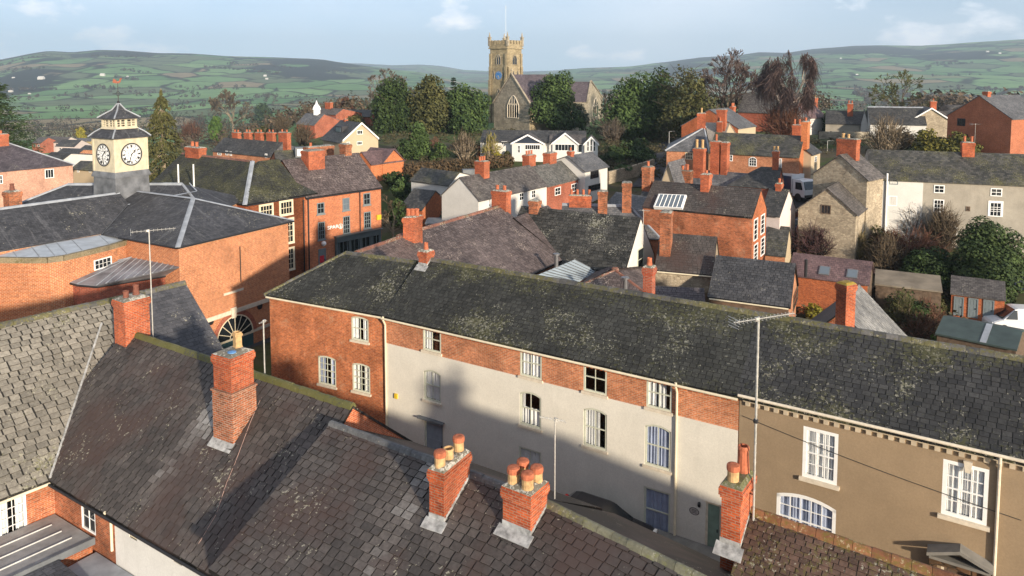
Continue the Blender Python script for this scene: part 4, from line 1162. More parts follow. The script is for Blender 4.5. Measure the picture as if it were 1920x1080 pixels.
    part('clock_stage', st, plain('cream_timber', (.51, .45, .325), .6, .3, .16, 2.5), ct)
    rf = MB(); ring(rf, h + .22, zc1, h - .1, zc1 + .36); ring(rf, h - .1, zc1 + .36, h - .42, zc1 + .62); q0, _ = ring(rf, h + .22, zc1, h + .22, zc1 - .06); rf.face(*[p - Z * .03 for p in q0])
    part('lower_roof', rf, S_DARK, ct)
    lh = h - .48; lz0, lz1 = zc1 + .63, zc1 + 1.5
    ln = MB(); ring(ln, lh + .1, lz0, lh, lz0 + .14)
    for x, y in ((-1, -1), (1, -1), (-1, 1), (1, 1)):
        ln.box(ctr + a * x * lh + b * y * lh - (a * x + b * y) * .16 + Z * lz0, a * x * .16, b * y * .16, Z * (lz1 - lz0))
    for fa, fb_ in ((a, b), (b, a)):
        for sgn in (-1, 1):
            c = ctr + fa * sgn * (lh - .05)
            for zz, hh in ((lz0 + .08, .12), (lz1 - .16, .16)): ln.cbox(c + Z * (zz + hh / 2), fb_ * (lh - .1), fa * .04, Z * hh / 2)
            for t in (-.5, 0, .5): ln.cbox(c + fb_ * t * lh * 1.0 + Z * (lz0 + lz1) / 2, fb_ * (.05 if t else .1), fa * .035, Z * .34)
            for zz in (.36, .54): ln.cbox(c + Z * (lz0 + zz), fb_ * (lh - .12), fa * .03, Z * .025)
    part('lantern', ln, MATS['cream_timber'], ct)
    ur = MB(); ring(ur, lh + .2, lz1 - .02, lh * .38, lz1 + .58); ring(ur, lh * .38, lz1 + .58, .06, lz1 + 1.08); q0, _ = ring(ur, lh + .2, lz1 - .02, lh + .2, lz1 - .09); ur.face(*q0)
    part('upper_roof', ur, S_DARK, ct)
    lr = MB()
    for x, y in ((-1, -1), (1, -1), (-1, 1), (1, 1)):
        k = lambda hh, zz: ctr + (a * x + b * y) * hh + Z * zz
        for hp in ([k(h + .22, zc1 + .02), k(h - .1, zc1 + .38), k(h - .42, zc1 + .64)], [k(lh + .2, lz1), k(lh * .38, lz1 + .6), k(.05, lz1 + 1.1)]):
            lr = MB(); lr.path(hp, .06, 6); part('lead_hip', lr, M_LEAD, ct)
    wv = MB(); t0 = lz1 + 1.0; wv.tube(ctr + Z * t0, ctr + Z * (t0 + 1.7), .035, .02, 6)
    wv.lathe(ctr + Z * (t0 + .1), [(.09, 0), (.12, .1), (.05, .2)], 8)
    for i in range(10):
        a0, a1 = i * .6283, (i + 1) * .6283; kk = lambda w: ctr + b * .17 * math.cos(w) + Z * (t0 + .85 + .17 * math.sin(w)); wv.tube(kk(a0), kk(a1), .02, n=4)
    for dd in (a, b): wv.tube(ctr - dd * .45 + Z * (t0 + .85), ctr + dd * .45 + Z * (t0 + .85), .018, n=4)
    part('weather_vane', wv, M_IRON, ct)
    cr_ = MB(); o = ctr + Z * (t0 + 1.68); dv = V((.9, .3, 0)).normalized()
    pr = [(-.36, .05), (-.30, .36), (-.16, .30), (-.05, .14), (.1, .16), (.16, .36), (.26, .40), (.34, .31), (.24, .27), (.22, .1), (.08, -.02), (-.14, -.02)]
    cr_.prism([o + dv * x + Z * y for x, y in pr], V((-dv.y, dv.x, 0)) * .03); part('cockerel', cr_, plain('rusty_copper', (.22, .07, .04), .6), ct)
    def dial(c, e, n):
        R0 = .84
        pt = lambda w, r, d: c + e * r * math.sin(w) + Z * r * math.cos(w) + n * d
        fcx = MB(); N = 40
        fcx.prism([pt(-2 * math.pi * k / N, R0, .015) for k in range(N)], n * .02); 
        d_ = part('clock_face', fcx, plain('white_opal_glass', (.80, .80, .78), .3, .4, .03), ct)
        mk = MB()
        for k in range(N):
            a0, a1 = 2 * math.pi * k / N, 2 * math.pi * (k + 1) / N
            for r0, r1, dd in ((.795, .89, .05), (.54, .565, .041), (.73, .755, .041)):
                mk.prism([pt(a0, r0, .03), pt(a1, r0, .03), pt(a1, r1, .03), pt(a0, r1, .03)], n * (dd - .03))
        rom = ['XII', 'I', 'II', 'III', 'IIII', 'V', 'VI', 'VII', 'VIII', 'IX', 'X', 'XI']
        for hh, tx in enumerate(rom):
            w = 2 * math.pi * hh / 12; rd = e * math.sin(w) + Z * math.cos(w); tg = e * math.cos(w) - Z * math.sin(w); m = c + rd * .645 + n * .041
            gl_ = {'I': .045, 'V': .085, 'X': .085}; tot = sum(gl_[q] for q in tx); x = -tot / 2
            for q in tx:
                wq = gl_[q]; xm = x + wq / 2
                L0, L1 = -rd * .075, rd * .075
                def bar(x0, p0, x1, p1, w_=.026):
                    A_, B_ = m + tg * x0 + p0, m + tg * x1 + p1; s_ = tg * w_
                    mk.prism([A_ - s_, A_ + s_, B_ + s_, B_ - s_], n * .006)
                if q == 'I': bar(xm, L0, xm, L1)
                elif q == 'V': bar(xm - .03, L1, xm, L0, .024); bar(xm + .03, L1, xm, L0, .016)
                else: bar(xm - .03, L1, xm + .03, L0, .024); bar(xm + .03, L1, xm - .03, L0, .016)
                x += wq
        for k in range(8):                              # star of glazing lines
            w0, w1 = 2 * math.pi * k / 8, 2 * math.pi * (k + .5) / 8; w2 = 2 * math.pi * (k + 1) / 8
            for p_, q_ in ((pt(w0, .545, .041), pt(w1, .22, .041)), (pt(w1, .22, .041), pt(w2, .545, .041)), (pt(w1, .22, .041), pt(w1, .545, .041))): mk.tube(p_, q_, .011, n=4)
        for k in range(60):
            w = 2 * math.pi * k / 60; mk.tube(pt(w, .755, .041), pt(w, .795, .041), .006, n=4)
        part('clock_marking', mk, M_IRON, ct)
        hd = MB()
        for w, r, ww in ((2 * math.pi * (1 + 33 / 60) / 12, .48, .05), (2 * math.pi * 33 / 60, .76, .038)):
            rd = e * math.sin(w) + Z * math.cos(w); tg = e * math.cos(w) - Z * math.sin(w); o_ = c + n * .055
            hd.prism([o_ - rd * .14 - tg * ww * .7, o_ - rd * .14 + tg * ww * .7, o_ + rd * r * .62 + tg * ww * .6, o_ + rd * r * .72 + tg * ww * 1.9, o_ + rd * r, o_ + rd * r * .72 - tg * ww * 1.9, o_ + rd * r * .62 - tg * ww * .6], n * .012)
        hd.prism([c + n * .055 + e * .06 * math.sin(k * .6283) + Z * .06 * math.cos(k * .6283) for k in range(10)], n * .02)
        part('clock_hands', hd, M_IRON, ct)
    zc_ = (zc0 + zc1) / 2 - .02
    dial(ctr - a * h + Z * zc_, b, -a); dial(ctr - b * h + Z * zc_, -a, -b)
    # roof beside the tower
    # stack at the far left of the wing
    chimney(root, W(15, 362, 11.6), V((-.55, .33, 0)) * 1.5, V((.5, .87, 0)) * 1.0, 7.5, 11.6, [(.5, .5, .5, .15, M_POTD, 'tall')], mat=M_CHIM_OLD)
    return H
HALL = town_hall()
# ------------------------------------------------------------------ the town behind
S_PURP = slate('purple_brown_slate', (.055, .042, .040), (.145, .115, .11), .28, .06, None, (.36, .30, .26), patch=.3)
S_BLACK = slate('black_mossy_tile', (.014, .014, .013), (.075, .073, .066), .42, .30, None, (.33, .32, .27))
F_DARK = slate('far_dark_slate', (.026, .027, .028), (.070, .068, .066), .18, .25, (.32, .24))
F_GREY = slate('far_grey_slate', (.075, .078, .085), (.14, .14, .145), .10, .06, (.32, .24))
F_BROWN = slate('far_brown_slate', (.055, .048, .045), (.125, .112, .104), .14, .05, (.32, .24))
F_PURP = slate('far_purple_slate', (.095, .060, .062), (.15, .095, .095), .08, .04, (.30, .22))
F_MOSS = slate('far_mossy_slate', (.025, .026, .025), (.085, .082, .075), .40, .50, (.32, .24), (.27, .26, .17), (.085, .08, .025))
ST_W = stone('buff_rubble_stone', (.44, .37, .27), (.27, .22, .16), (.28, .24, .18), 4.2)
ST_T = stone('tan_church_stone', (.36, .295, .185), (.24, .195, .125), (.25, .20, .13), 1.9, 0, 1.9)
ST_G = stone('grey_church_stone', (.37, .325, .25), (.235, .205, .16), (.27, .235, .18), 1.6, 0, 1.8)
R_GREY = render('grey_stained_render', (.33, .30, .25), .2, .35, (.16, .13, .10))
R_PINK = render('pinkish_render', (.62, .53, .49), .1, .15, (.35, .3, .28))
R_BUFF = render('buff_render', (.45, .365, .25), .08, .1)
M_BOARD = plain('stained_boarding', (.13, .085, .06), .85, .2, .35, 2)
CW = dict(mat=M_WHITE, proud=True, sash=True, cols=2, rows=2, fw=.09, bar=.04)
def cw(x0, y0, x1, y1, **k):
    d = dict(CW); d.update(k); return (x0, y0, x1, y1, d)
SILLW = (M_STONEP, .12, .1, .08)
# corner house beside the shop
HA = house('corner_house', 'brick corner house with hipped slate roof and cream sash windows beside the shop', (460, 382), (570, 364), ze=8.6, rpx=(505, 302), pitch=38, hip=(4.2, 0), rm=S_MOSS, geo=(.34, .25), base=-.2, wm=M_BRICK, over=.2, gutter=M_IRON, seed=31,
    wins=[cw(487, 384, 511, 405, mat=M_CREAMP, cols=4, rows=2, sill=SILLW, surround=(.1, M_CREAMP)), cw(525, 377, 548, 402, mat=M_CREAMP, cols=4, rows=2, sill=SILLW, surround=(.1, M_CREAMP)), cw(526, 411, 550, 456, mat=M_CREAMP, cols=4, rows=4, sill=SILLW, surround=(.1, M_CREAMP)), cw(530, 466, 551, 506, mat=M_CREAMP, cols=4, rows=4, sill=SILLW, surround=(.1, M_CREAMP))])
_k = HA.A.copy(); _d1 = -HA.n
HA2 = house('wing', '', _k + _d1 * 16, _k.copy(), ze=8.6, D=HA.D, pitch=38, hip=(0, 4.2), rm=S_MOSS, geo=(.34, .25), base=-.2, wm=M_BRICK, into=HA.root, seed=32, over=.2)
mb = MB(); a, b = HA2.FR, HA2.R2; d = (b - a).normalized(); s_ = d.cross(Z).normalized() * .2; mb.prism([a - s_, a + Z * .07, a + s_], b - a); part('lead_hip', mb, M_LEAD, HA.root)
mb = MB(); ridge_run(mb, HA2.R1, HA2.R2, .14, .08, .5, 3); part('ridge_tiles', mb, M_RIDGER, HA.root)
hchim(HA2, 367, HA2.off, 277, 2.6, 1.0, [(.3, .5, .5, .16, M_POTR, 'open'), (.6, .5, .5, .16, M_POTR, 'open')], mat=M_CHIM)
# the shop
HS = house('shop', 'three storey brick shop with grey sash windows and white lettering on its wall', V((HA.B.x + .1, HA.B.y + .1, 0)), (714, 350), ze=8.3, rpx=(641, 291), pitch=38, rm=S_PURP, geo=(.34, .25), base=-.2, wm=brick('bright_shop_brick', (.52, .15, .055), (.36, .09, .035), (.42, .27, .18), .2), over=.2, gutter=M_IRON, seed=33,
    wins=[cw(*w, mat=M_GREYP, cols=c, rows=2 if c == 2 else 4, sill=(M_GREYP, .12, .1, .08), **k) for w, c, k in (((594, 380, 608, 401), 2, {}), ((642, 371, 655, 394), 2, dict(pane=M_GLASSB)), ((681, 362, 694, 384), 2, {}), ((596, 416, 609, 449), 3, {}), ((643, 405, 656, 438), 3, {}), ((682, 397, 695, 428), 3, {}))]
      + [(597, 466, 611, 506, dict(name='door', proud=True, mat=M_GREYP, frame=M_GREYP))])
def shopfront():
    H = HS; f = H.f; e, n = f.e, f.n
    u0 = f.uz(628, 480)[0]; u1 = f.uz(711, 450)[0]; z0, z1 = 0.0, f.uz(668, 447)[1]
    root = H.root
    mb = MB(); mb.box(f.P(u0, z1, 0), e * (u1 - u0), n * .35, Z * .55); mb.box(f.P(u0 - .1, z1 + .55, 0), e * (u1 - u0 + .2), n * .5, Z * .1)
    for t in (0, .28, .52, .76, .965): mb.box(f.P(u0 + (u1 - u0) * t, z0, 0), e * (.3 if t else .3), n * .22, Z * (z1 - z0))
    mb.box(f.P(u0, z0, 0), e * (u1 - u0), n * .2, Z * .6)
    s = part('shopfront', mb, plain('blue_grey_shop_paint', (.085, .105, .11), .5, .4, .1), root)
    gl = MB(); gl.face(f.P(u0, z0 + .6, .1), f.P(u1, z0 + .6, .1), f.P(u1, z1, .1), f.P(u0, z1, .1)); part('pane', gl, M_GLASS, s)
    br = MB()
    for k in range(1, 12): br.box(f.P(u0 + (u1 - u0) * k / 12, z0 + .6, .1), e * .05, n * .04, Z * (z1 - z0 - .6))
    part('glazing_bar', br, M_GREYP, s)
    # display: a few pale and red goods behind the glass
    # lettering on the brick
    q = f.rect(613, 421, 634, 430); w_, h_ = q[1] - q[0], .34
    cu = bpy.data.curves.new('lettering', 'FONT'); cu.body = 'SPAR'; cu.size = 1.0; cu.extrude = .04; cu.offset = .004
    t = bpy.data.objects.new('lettering', cu); COL.objects.link(t)
    bpy.context.view_layer.update()
    sx = w_ / max(.1, t.dimensions.x)
    from mathutils import Matrix
    M = Matrix((e * sx, Z * (h_ / .70), n)).transposed().to_4x4(); M.translation = f.P(q[0], q[2] + (q[3] - q[2] - h_) / 2, .06) - OFF[root.name]
    cu.materials.append(M_WHITE); me_ = bpy.data.meshes.new_from_object(t.evaluated_get(bpy.context.evaluated_depsgraph_get())); bpy.data.objects.remove(t); t = bpy.data.objects.new('lettering', me_); COL.objects.link(t)
    t.parent = root; t.matrix_local = M
    q2 = f.rect(635, 419, 641, 429); c = f.P((q2[0] + q2[1]) / 2, (q2[2] + q2[3]) / 2, .06); r = .25
    lg = MB()
    for k in range(20):
        a0, a1 = k * math.pi / 10, (k + 1) * math.pi / 10; pp = lambda a, r: c + e * r * math.cos(a) + Z * r * math.sin(a)
        lg.prism([pp(a0, r * .82), pp(a1, r * .82), pp(a1, r), pp(a0, r)], n * .04)
    for zz, ww in ((.10, .06), (.02, .09), (-.06, .12)): lg.prism([c + e * -ww + Z * (zz - .06), c + e * ww + Z * (zz - .06), c + Z * (zz + .06)], n * .045)
    lg.box(c - e * .02 - Z * .2, e * .04, n * .045, Z * .09)
    part('logo', lg, M_WHITE, root)
    single_ = MB(); u, z = f.uz(709, 407); single_.box(f.P(u - .25, z - .25, 0), e * .5, n * .2, Z * .5)
    single('alarm_box', single_, MATS['yellow_alarm_plastic'], 'yellow alarm box high on the right end of the shop wall', 'alarm box', f.P(u, z, 0))
    u, z = f.uz(604, 456); gb = MB(); gb.lathe(f.P(u, z - .2, .3), [(.05, 0), (.2, .08), (.24, .22), (.2, .36), (.05, .44)], 10); gb.box(f.P(u - .04, z - .25, 0), e * .08, n * .3, Z * .06)
    single('globe_lamp', gb, M_WHITE, 'white globe lamp above the narrow shop door', 'wall lamp', f.P(u, z, 0))
    q = f.rect(599, 479, 607, 492); pb = MB(); pb.box(f.P(q[0], q[2], .05), e * (q[1] - q[0]), n * .03, Z * (q[3] - q[2])); pst = part('poster', pb, plain('red_poster', (.5, .03, .05), .6), root)
    for px in (568, 577):
        u = f.uz(px, 420)[0]; pipe(root, [f.P(u, H.ze - .2, .2), f.P(u, 0, .1)], .06, M_IRON)
    u = f.uz(674, 400)[0]; pipe(root, [f.P(u, H.ze - .2, .15), f.P(u, z1 + .6, .1)], .05, M_IRON)
shopfront()
hchim(HS, 587, 3.2, 283, 2.0, 1.5, mat=M_CHIM, zb=8.4)
hchim(HS, 648, HS.off + .3, 271, .9, 1.3, mat=M_CHIM_OLD)
hchim(HS, 598, HS.off + 5.5, 275, 3.4, 1.1, [(.2, .5, .4, .15, M_POTR, 'open')], mat=M_CHIM_OLD, zb=6.0)
# long brown roof in the middle
HI = house('brown_roofed_house', 'wide brown slate roof in the middle of town with a lead patch near its ridge', V((-1.3, 51, 0)) - V((.51, .86, 0)) * 3, V((4.1, 60, 0)), ze=4.8, D=12, pitch=31.5, rm=S_PURP, geo=(.36, .24), base=-.2, seed=35, ridge=M_RIDGER, wm=M_BRICK_OLD, tf=patches(.3, .3))
hchim(HI, 940, HI.off, 359, 1.0, 1.6, [(.5, .3, .4, .15, M_POTR, 'open'), (.5, .75, .4, .15, M_POTR, 'open')], zb=6.5)
chimney(HI.root, W(752, 409, 9.9), V((.98, .1, 0)), V((.5, .95, 0)), 7.0, 9.9, [(.2, .5, .5, .16, M_POTR, 'open'), (.5, .5, .5, .16, M_POTR, 'open'), (.8, .5, .5, .16, M_POTR, 'open')])
HI2 = house('brown_slate_house', 'lower brown slate roof between the wide brown roof and the black mossy one', V((4.1, 60, 0)) + HI.n * .3, V((4.1, 60, 0)) + V((.51, .86, 0)) * 6.5, ze=4.6, D=9.5, pitch=33, rm=S_PURP, geo=(.36, .24), base=-.2, seed=36, wm=M_BRICK_OLD)
hchim(HI2, 1003, HI2.off - .6, 377, .9, 1.0, mat=M_CHIM_OLD, zb=5.0)
_e = V((2.5, 5, 0)).normalized(); _n = V((_e.y, -_e.x, 0))
HJ = house('small_brown_house', 'small reddish brown slate roof left of the wide brown one', V((-9.9, 46.9, 0)) + _n * 4, V((-7.3, 52.2, 0)) + _n * 4, ze=6.15, D=6.5, dr=4 / 6.5, pitch=30, rm=slate('reddish_slate', (.07, .05, .046), (.16, .12, .11), .25, .06, None, patch=.25), geo=(.36, .24), base=-.2, seed=37, ridge=M_RIDGER, wm=M_BRICK_OLD)
# black mossy roof with white gable
k = gab('r', (1172, 512), (1226, 477), 11.0, ze=4.5)
HK = house('white_gabled_house', 'steep black mossy roof with a white rendered gable end and one tall narrow window', k['a'], k['b'], ze=k['ze'], D=k['D'], pitch=47, rm=S_BLACK, geo=(.40, .27, .03), base=-.2, seed=38, wm=R_WHITE, over=.1, verge=.02, tf=patches(.7, .2),
    rw=[cw(1195, 465, 1206, 506, mat=M_SAGE, cols=1, rows=2, sill=(M_GREYP, .1, .1, .06))])
def metal_roof():
    t0, t1 = W(990, 523, 5.2), W(1077, 487, 5.2); b0, b1 = W(1067, 536, 4.3), W(1118, 508, 4.3)
    root = thing('metal_roofed_extension', 'pale blue standing seam metal roof below the wide brown roof', 'extension', V((b0.x, b0.y, 0)))
    mb = MB(); mb.prism([b0, b1, t1, t0], Z * -.12); part('roof', mb, plain('blue_grey_metal_roof', (.36, .42, .46), .35, .5, .12, 1, .2), root)
    rl = MB()
    for i in range(12):
        t = i / 11; rl.tube(b0.lerp(b1, t) + Z * .02, t0.lerp(t1, t) + Z * .02, .035, n=4)
    part('roof_seam', rl, M_LEADD, root)
    mb = MB(); i = .06
    for p, q in ((b0, b1), (t0, b0), (b1, t1)): mb.face(V((p.x, p.y, -.1)), V((q.x, q.y, -.1)), q - Z * .13, p - Z * .13)
    part('wall', mb, M_BRICK_OLD, root)
    for px, pyt, pyb, nm in ((1043, 474, 512, 'bright steel flue pipe standing on the metal roof'), (1172, 518, 552, 'blue topped steel flue pipe on the small brown roof')):
        r0 = ray(px, pyb); bt = W(px, pyb, 4.7 if px < 1100 else 4.9)
        fl = MB(); zt = zat(bt, pyt); fl.tube(bt - Z * .5, V((bt.x, bt.y, zt - .3)), .16, n=10); fl.lathe(V((bt.x, bt.y, zt - .3)), [(.12, 0), (.12, .1), (.28, .14), (.28, .24), (.05, .3)], 12)
        single('flue_pipe', fl, plain('dull_steel', (.22, .22, .23), .35, .5, .2, 3, .6), nm, 'flue', bt)
metal_roof()
HM = house('small_brown_house', 'little hipped brown slate roof at the foot of the white gable', W(1087, 536, 4.0) * 1, W(1207, 547, 4.0) * 1, ze=4.0, D=7.0, rpx=(1147, 505), pitch=33, hip=(2.6, 2.6), rm=S_PURP, geo=(.32, .22), base=-.2, seed=39, ridge=M_RIDGER, wm=M_BRICK_OLD)
# stone barn with slate roof and its neighbours
HN = house('stone_outbuilding', 'dark slate roof over a rubble stone wall below the tall brick house', (1229, 503.5), (1336, 513), ze=4.6, rpx=(1300, 443), pitch=38, rm=S_FORE, geo=(.34, .24), base=-.2, seed=40, wm=ST_W, gutter=M_CREAMP)
hchim(HN, 1249, HN.off - 1.3, 400, 1.0, 1.4, mat=M_CHIM_OLD, zb=4.5)
HN2 = house('lean_roofed_outbuilding', 'low purple slate roof with a white gable board in front of the stone wall', (1222, 578), (1322, 583), ze=2.6, D=4.4, rpx=(1260, 540), pitch=32, rm=slate('purple_slate', (.06, .052, .06), (.13, .115, .12), .1, .05), geo=(.3, .22), base=-.2, seed=41, wm=R_WHITE)
HO = house('slate_barn', 'plain dark slate roof over brown boarded wall behind the terrace ridge', (1331, 554), (1479, 573), ze=3.6, rpx=(1420, 489), pitch=38, rm=slate('blue_black_slate', (.030, .031, .036), (.088, .088, .092), .10, .06), geo=(.32, .22), base=-.2, seed=42, wm=M_BOARD, gm=M_BRICK_PALE, gutter=M_CREAMP, verge=.15,
    rw=[(1487, 545, 1495, 572, dict(mat=M_TIMBER, proud=True, cols=1, rows=2))])
# tall brick house
k = gab('r', (1411, 408), (1437, 391), 9.6, ze=8.0)
HP = house('tall_brick_house', 'tall brick house with a big rooflight and narrow white windows in its gable', k['a'], k['b'], ze=8.0, D=k['D'], rpx=(1330, 349), pitch=36, rm=S_FORE, geo=(.34, .25), base=-.2, seed=43, wm=M_BRICK_OLD, gm=M_BRICK, over=.12, verge=.03,
    rw=[cw(1413, 410, 1420, 450, cols=1, rows=4), cw(1426, 402, 1433, 438, cols=1, rows=4), cw(1413, 457, 1420, 490, cols=1, rows=4), cw(1426, 445, 1433, 478, cols=1, rows=4)])
def rooflight():
    H = HP; c = [(1226, 391), (1280, 394), (1288, 369), (1236, 367)]
    pts = []
    o = H.p(0, -.12, H.ze - .12 * H.tp + .11); nn = H.e.cross((H.p(0, 1, H.tp) - H.p(0, 0, 0))).normalized()
    for px, py in c:
        r = ray(px, py); cc = V((0, 0, HC)); t = (o - cc).dot(nn) / r.dot(nn); pts.append(cc + r * t + nn * .25)
    mb = MB(); mb.prism(pts, -nn * .35); m = part('rooflight', mb, M_WHITE, H.root)
    gl = MB(); ctr = sum(pts, V((0, 0, 0))) / 4; q = [p.lerp(ctr, .09) + nn * .006 for p in pts]; gl.face(*q); part('pane', gl, M_GLASSB, m)
    br = MB()
    for k_ in range(7): br.tube(q[0].lerp(q[1], k_ / 6), q[3].lerp(q[2], k_ / 6), .035, n=4)
    part('glazing_bar', br, M_WHITE, m)
rooflight()
hchim(HP, 1215, HP.off + .2, 314, .95, 1.2, PL(n=1), mat=M_CHIM_OLD, zb=9)
hchim(HP, 1324, HP.off - .3, 328, .9, 1.1, PL(n=1, h=.3), mat=M_CHIM, zb=8.6)
# roofs left of it
HT1 = house('lead_ridged_house', 'grey slate roof with white lead lines behind the black mossy roof', (1050, 440), (1235, 446), ze=5.5, rpx=(1180, 388), pitch=33, hip=(0, 2.5), rm=F_GREY, base=-.2, wm=M_BRICK_OLD, ridge=M_LEAD)
hchim(HT1, 1088, HT1.off, 368, 2.2, .9, PL(n=4, h=.5), zb=6)
hchim(HT1, 1130, HT1.off - .6, 360, 1.0, 1.0, mat=M_CHIM_OLD, zb=6)
hchim(HT1, 1175, HT1.off - .3, 344, 1.0, 1.2, mat=M_CHIM_OLD, zb=6)
HT2 = house('low_slate_house', 'low grey slate roof left of the tall brick house', (1130, 392), (1216, 408), ze=6.0, rpx=(1160, 362), pitch=34, rm=F_GREY, base=-.2, wm=M_BRICK_OLD)
# houses behind and right of it
HP2 = house('pink_rendered_house', 'pale pink rendered house with dark roof beside the lorry', (1427, 400), (1462, 404), ze=6.3, rpx=(1440, 353), pitch=40, rm=F_DARK, base=0, wm=R_PINK, D=5.0)
hchim(HP2, 1461, HP2.off, 345, .7, .8, PL(n=1), zb=8)
HQ2 = house('brick_outhouse', 'little mossy slate outhouse with a sunlit orange gable', (1434, 474), (1472, 478), ze=3.0, rpx=(1455, 425), pitch=42, rm=F_MOSS, base=-.2, wm=M_BRICK_PALE, gm=R_BUFF)
HR3 = house('purple_roofed_outbuilding', 'long low purple slate roof with a vent and two small rooflights', (1482, 513), (1627, 532), ze=3.4, rpx=(1560, 484), pitch=33, rm=F_PURP, base=-.2, wm=M_BRICK, gm=M_TIMBER, verge=.15)
def rooflights(H, lst, nm='rooflight'):
    o = H.p(0, 0, H.ze + .11); nn = H.e.cross(H.p(0, 1, H.tp) - H.p(0, 0, 0)).normalized(); nn = nn if nn.z > 0 else -nn
    up = nn.cross(H.e); up = up if up.z > 0 else -up
    for px, py, w, h in lst:
        r = ray(px, py); cc = V((0, 0, HC)); t = (o - cc).dot(nn) / r.dot(nn); c = cc + r * t
        mb = MB(); mb.cbox(c, H.e * w / 2, up * h / 2, nn * .09); m = part(nm, mb, M_LEADD, H.root)
        gl = MB(); gl.cbox(c + nn * .092, H.e * (w / 2 - .07), up * (h / 2 - .07), nn * .006); part('pane', gl, M_GLASSB, m)
rooflights(HR3, [(1546, 508, .8, .9), (1598, 514, .8, .9)])
mb = MB(); q = W(1511, 505, 4.4); mb.tube(q - Z * .6, q + Z * .8, .13, n=8); single('vent_pipe', mb, M_IRON, 'black vent pipe standing on the long purple roof', 'vent pipe', q)
hs = house('corrugated_shed', 'long low shed with pale corrugated roof in the yard', (1642, 533), (1765, 547), ze=2.5, D=3.2, pitch=8, dr=.98, rm=plain('weathered_corrugated_sheet', (.21, .175, .13), .8, .3, .3, .8), base=-.2, wm=M_TIMBER)
hg = house('garage_block', 'low brick garage block with three grey doors and slate roof', (1784, 549), (1884, 562), ze=2.3, D=4.2, pitch=22, rm=F_BROWN, base=-.2, wm=M_BRICK,
    wins=[(1788, 556, 1807, 592, dict(name='door', proud=True, mat=M_GREYP, frame=M_GREYP)), (1815, 559, 1834, 596, dict(name='door', proud=True, mat=M_GREYP, frame=M_GREYP)), (1843, 562, 1864, 600, dict(name='door', proud=True, mat=M_GREYP, frame=M_GREYP))])
# rear wing with pale hipped roof just behind the terrace
rA, rB = W(1578, 586, 7.4), W(1610, 537, 7.4)
ew = (rB - rA).normalized(); nw = V((ew.y, -ew.x, 0))
HTt = house('rear_wing', 'pale grey slate rear wing with a moss-topped brick stack behind the terrace ridge', V((rA.x, rA.y, 0)) + nw * 3.4, V((rB.x, rB.y, 0)) + nw * 3.4, ze=4.0, D=6.8, pitch=45, rm=slate('pale_weathered_slate', (.14, .14, .14), (.27, .265, .25), .1, .05), geo=(.3, .2), base=-.2, seed=45, wm=M_BRICK_OLD)
cap3(HTt.root, (1564, 530), (1588, 537), (1597, 529), 9.3, 5.5, [], None, mat=M_CHIM, cap=slate('yellow_mossy_cement', (.2, .15, .03), (.3, .2, .03), .3, .6, None, mc=(.3, .2, .02)))
hu = house('tarpaulin_shed', 'low shed with dark green tarpaulin roof and grey strip in the garden', (1757, 625), (1905, 655), ze=2.4, D=4.4, pitch=14, rm=plain('dark_green_tarpaulin', (.045, .065, .06), .55, .4, .25, 1.2), base=-.2, wm=M_TIMBER)
mb = MB(); mb.prism([hu.p(hu.L * .56, -.2, hu.ze + .07), hu.p(hu.L * .64, -.2, hu.ze + .07), hu.p(hu.L * .64, hu.off, hu.zr + .12), hu.p(hu.L * .56, hu.off, hu.zr + .12)], Z * .03); part('roof_strip', mb, M_LEAD, hu.root)
# stone houses on the right
k = gab('l', (1605, 402), (1497, 391), 6.0, ze=6.6)
HV1 = house('stone_cottage', 'small buff stone cottage with a timber window in its gable', k['a'], k['b'], ze=6.6, D=k['D'], pitch=40, rm=F_BROWN, base=0, wm=ST_W, verge=.15, lw=[(1539, 384, 1558, 401, dict(mat=M_TIMBER, proud=True, cols=3, rows=1, sash=False))])
k = gab('l', (1626, 337), (1525, 326), 3.6, ze=9.4)
HV2 = house('stone_gabled_house', 'larger buff stone gable with a broad brick stack on its peak', k['a'], k['b'], ze=9.4, D=k['D'], pitch=38, rm=F_BROWN, base=0, wm=ST_W, verge=.15)
hchim(HV2, 1590, HV2.off + .1, 262, 1.0, 2.2, PL(M_POTY, n=1) + [(.5, .75, .5, .16, M_POTY, 'open')], zb=10.5)
HV3 = house('long_stone_house', 'long grey and white rendered house with mossy roof at the right edge', (1632, 334), (2080, 353), ze=8.9, rpx=(1800, 287), pitch=36, rm=F_MOSS, base=0, wm=R_GREY, seed=9, verge=0, D=9.5,
    wins=[cw(1667, 336, 1684, 346, mat=M_GREYP, cols=3, rows=1, sash=False), cw(1665, 367, 1682, 386, cols=3, rows=2, sash=False), cw(1751, 347, 1771, 362), cw(1750, 374, 1770, 398, cols=3, rows=3, sash=False), cw(1857, 353, 1879, 368), cw(1855, 379, 1878, 406, cols=3, rows=3, surround=(.12, M_WHITE)), cw(1811, 387, 1819, 396, mat=M_TIMBER), cw(1775, 424, 1795, 440)])
q = HV3.f.rect(1632, 340, 1734, 400); mb = MB(); mb.box(HV3.f.P(q[0] - .2, HV3.base, .0), HV3.e * (q[1] - q[0]), HV3.n * .03, Z * (HV3.ze - HV3.base - .25)); part('white_render', mb, R_WHITE, HV3.root)
pipe(HV3.root, [HV3.f.P(HV3.f.uz(1662, 360)[0], HV3.ze + .6, .15), HV3.f.P(HV3.f.uz(1662, 360)[0], HV3.base + .5, .15)], .1, M_WHITE)
hchim(HV3, 1814, HV3.off - .2, 268, 1.3, 1.0, PL(n=2, h=.6), zb=10)
hlt = house('lean_to', 'dark slate lean-to against the white rendered wall', (1640, 411), (1696, 413), ze=4.0, D=3, pitch=24, rm=F_DARK, base=0, wm=R_GREY)
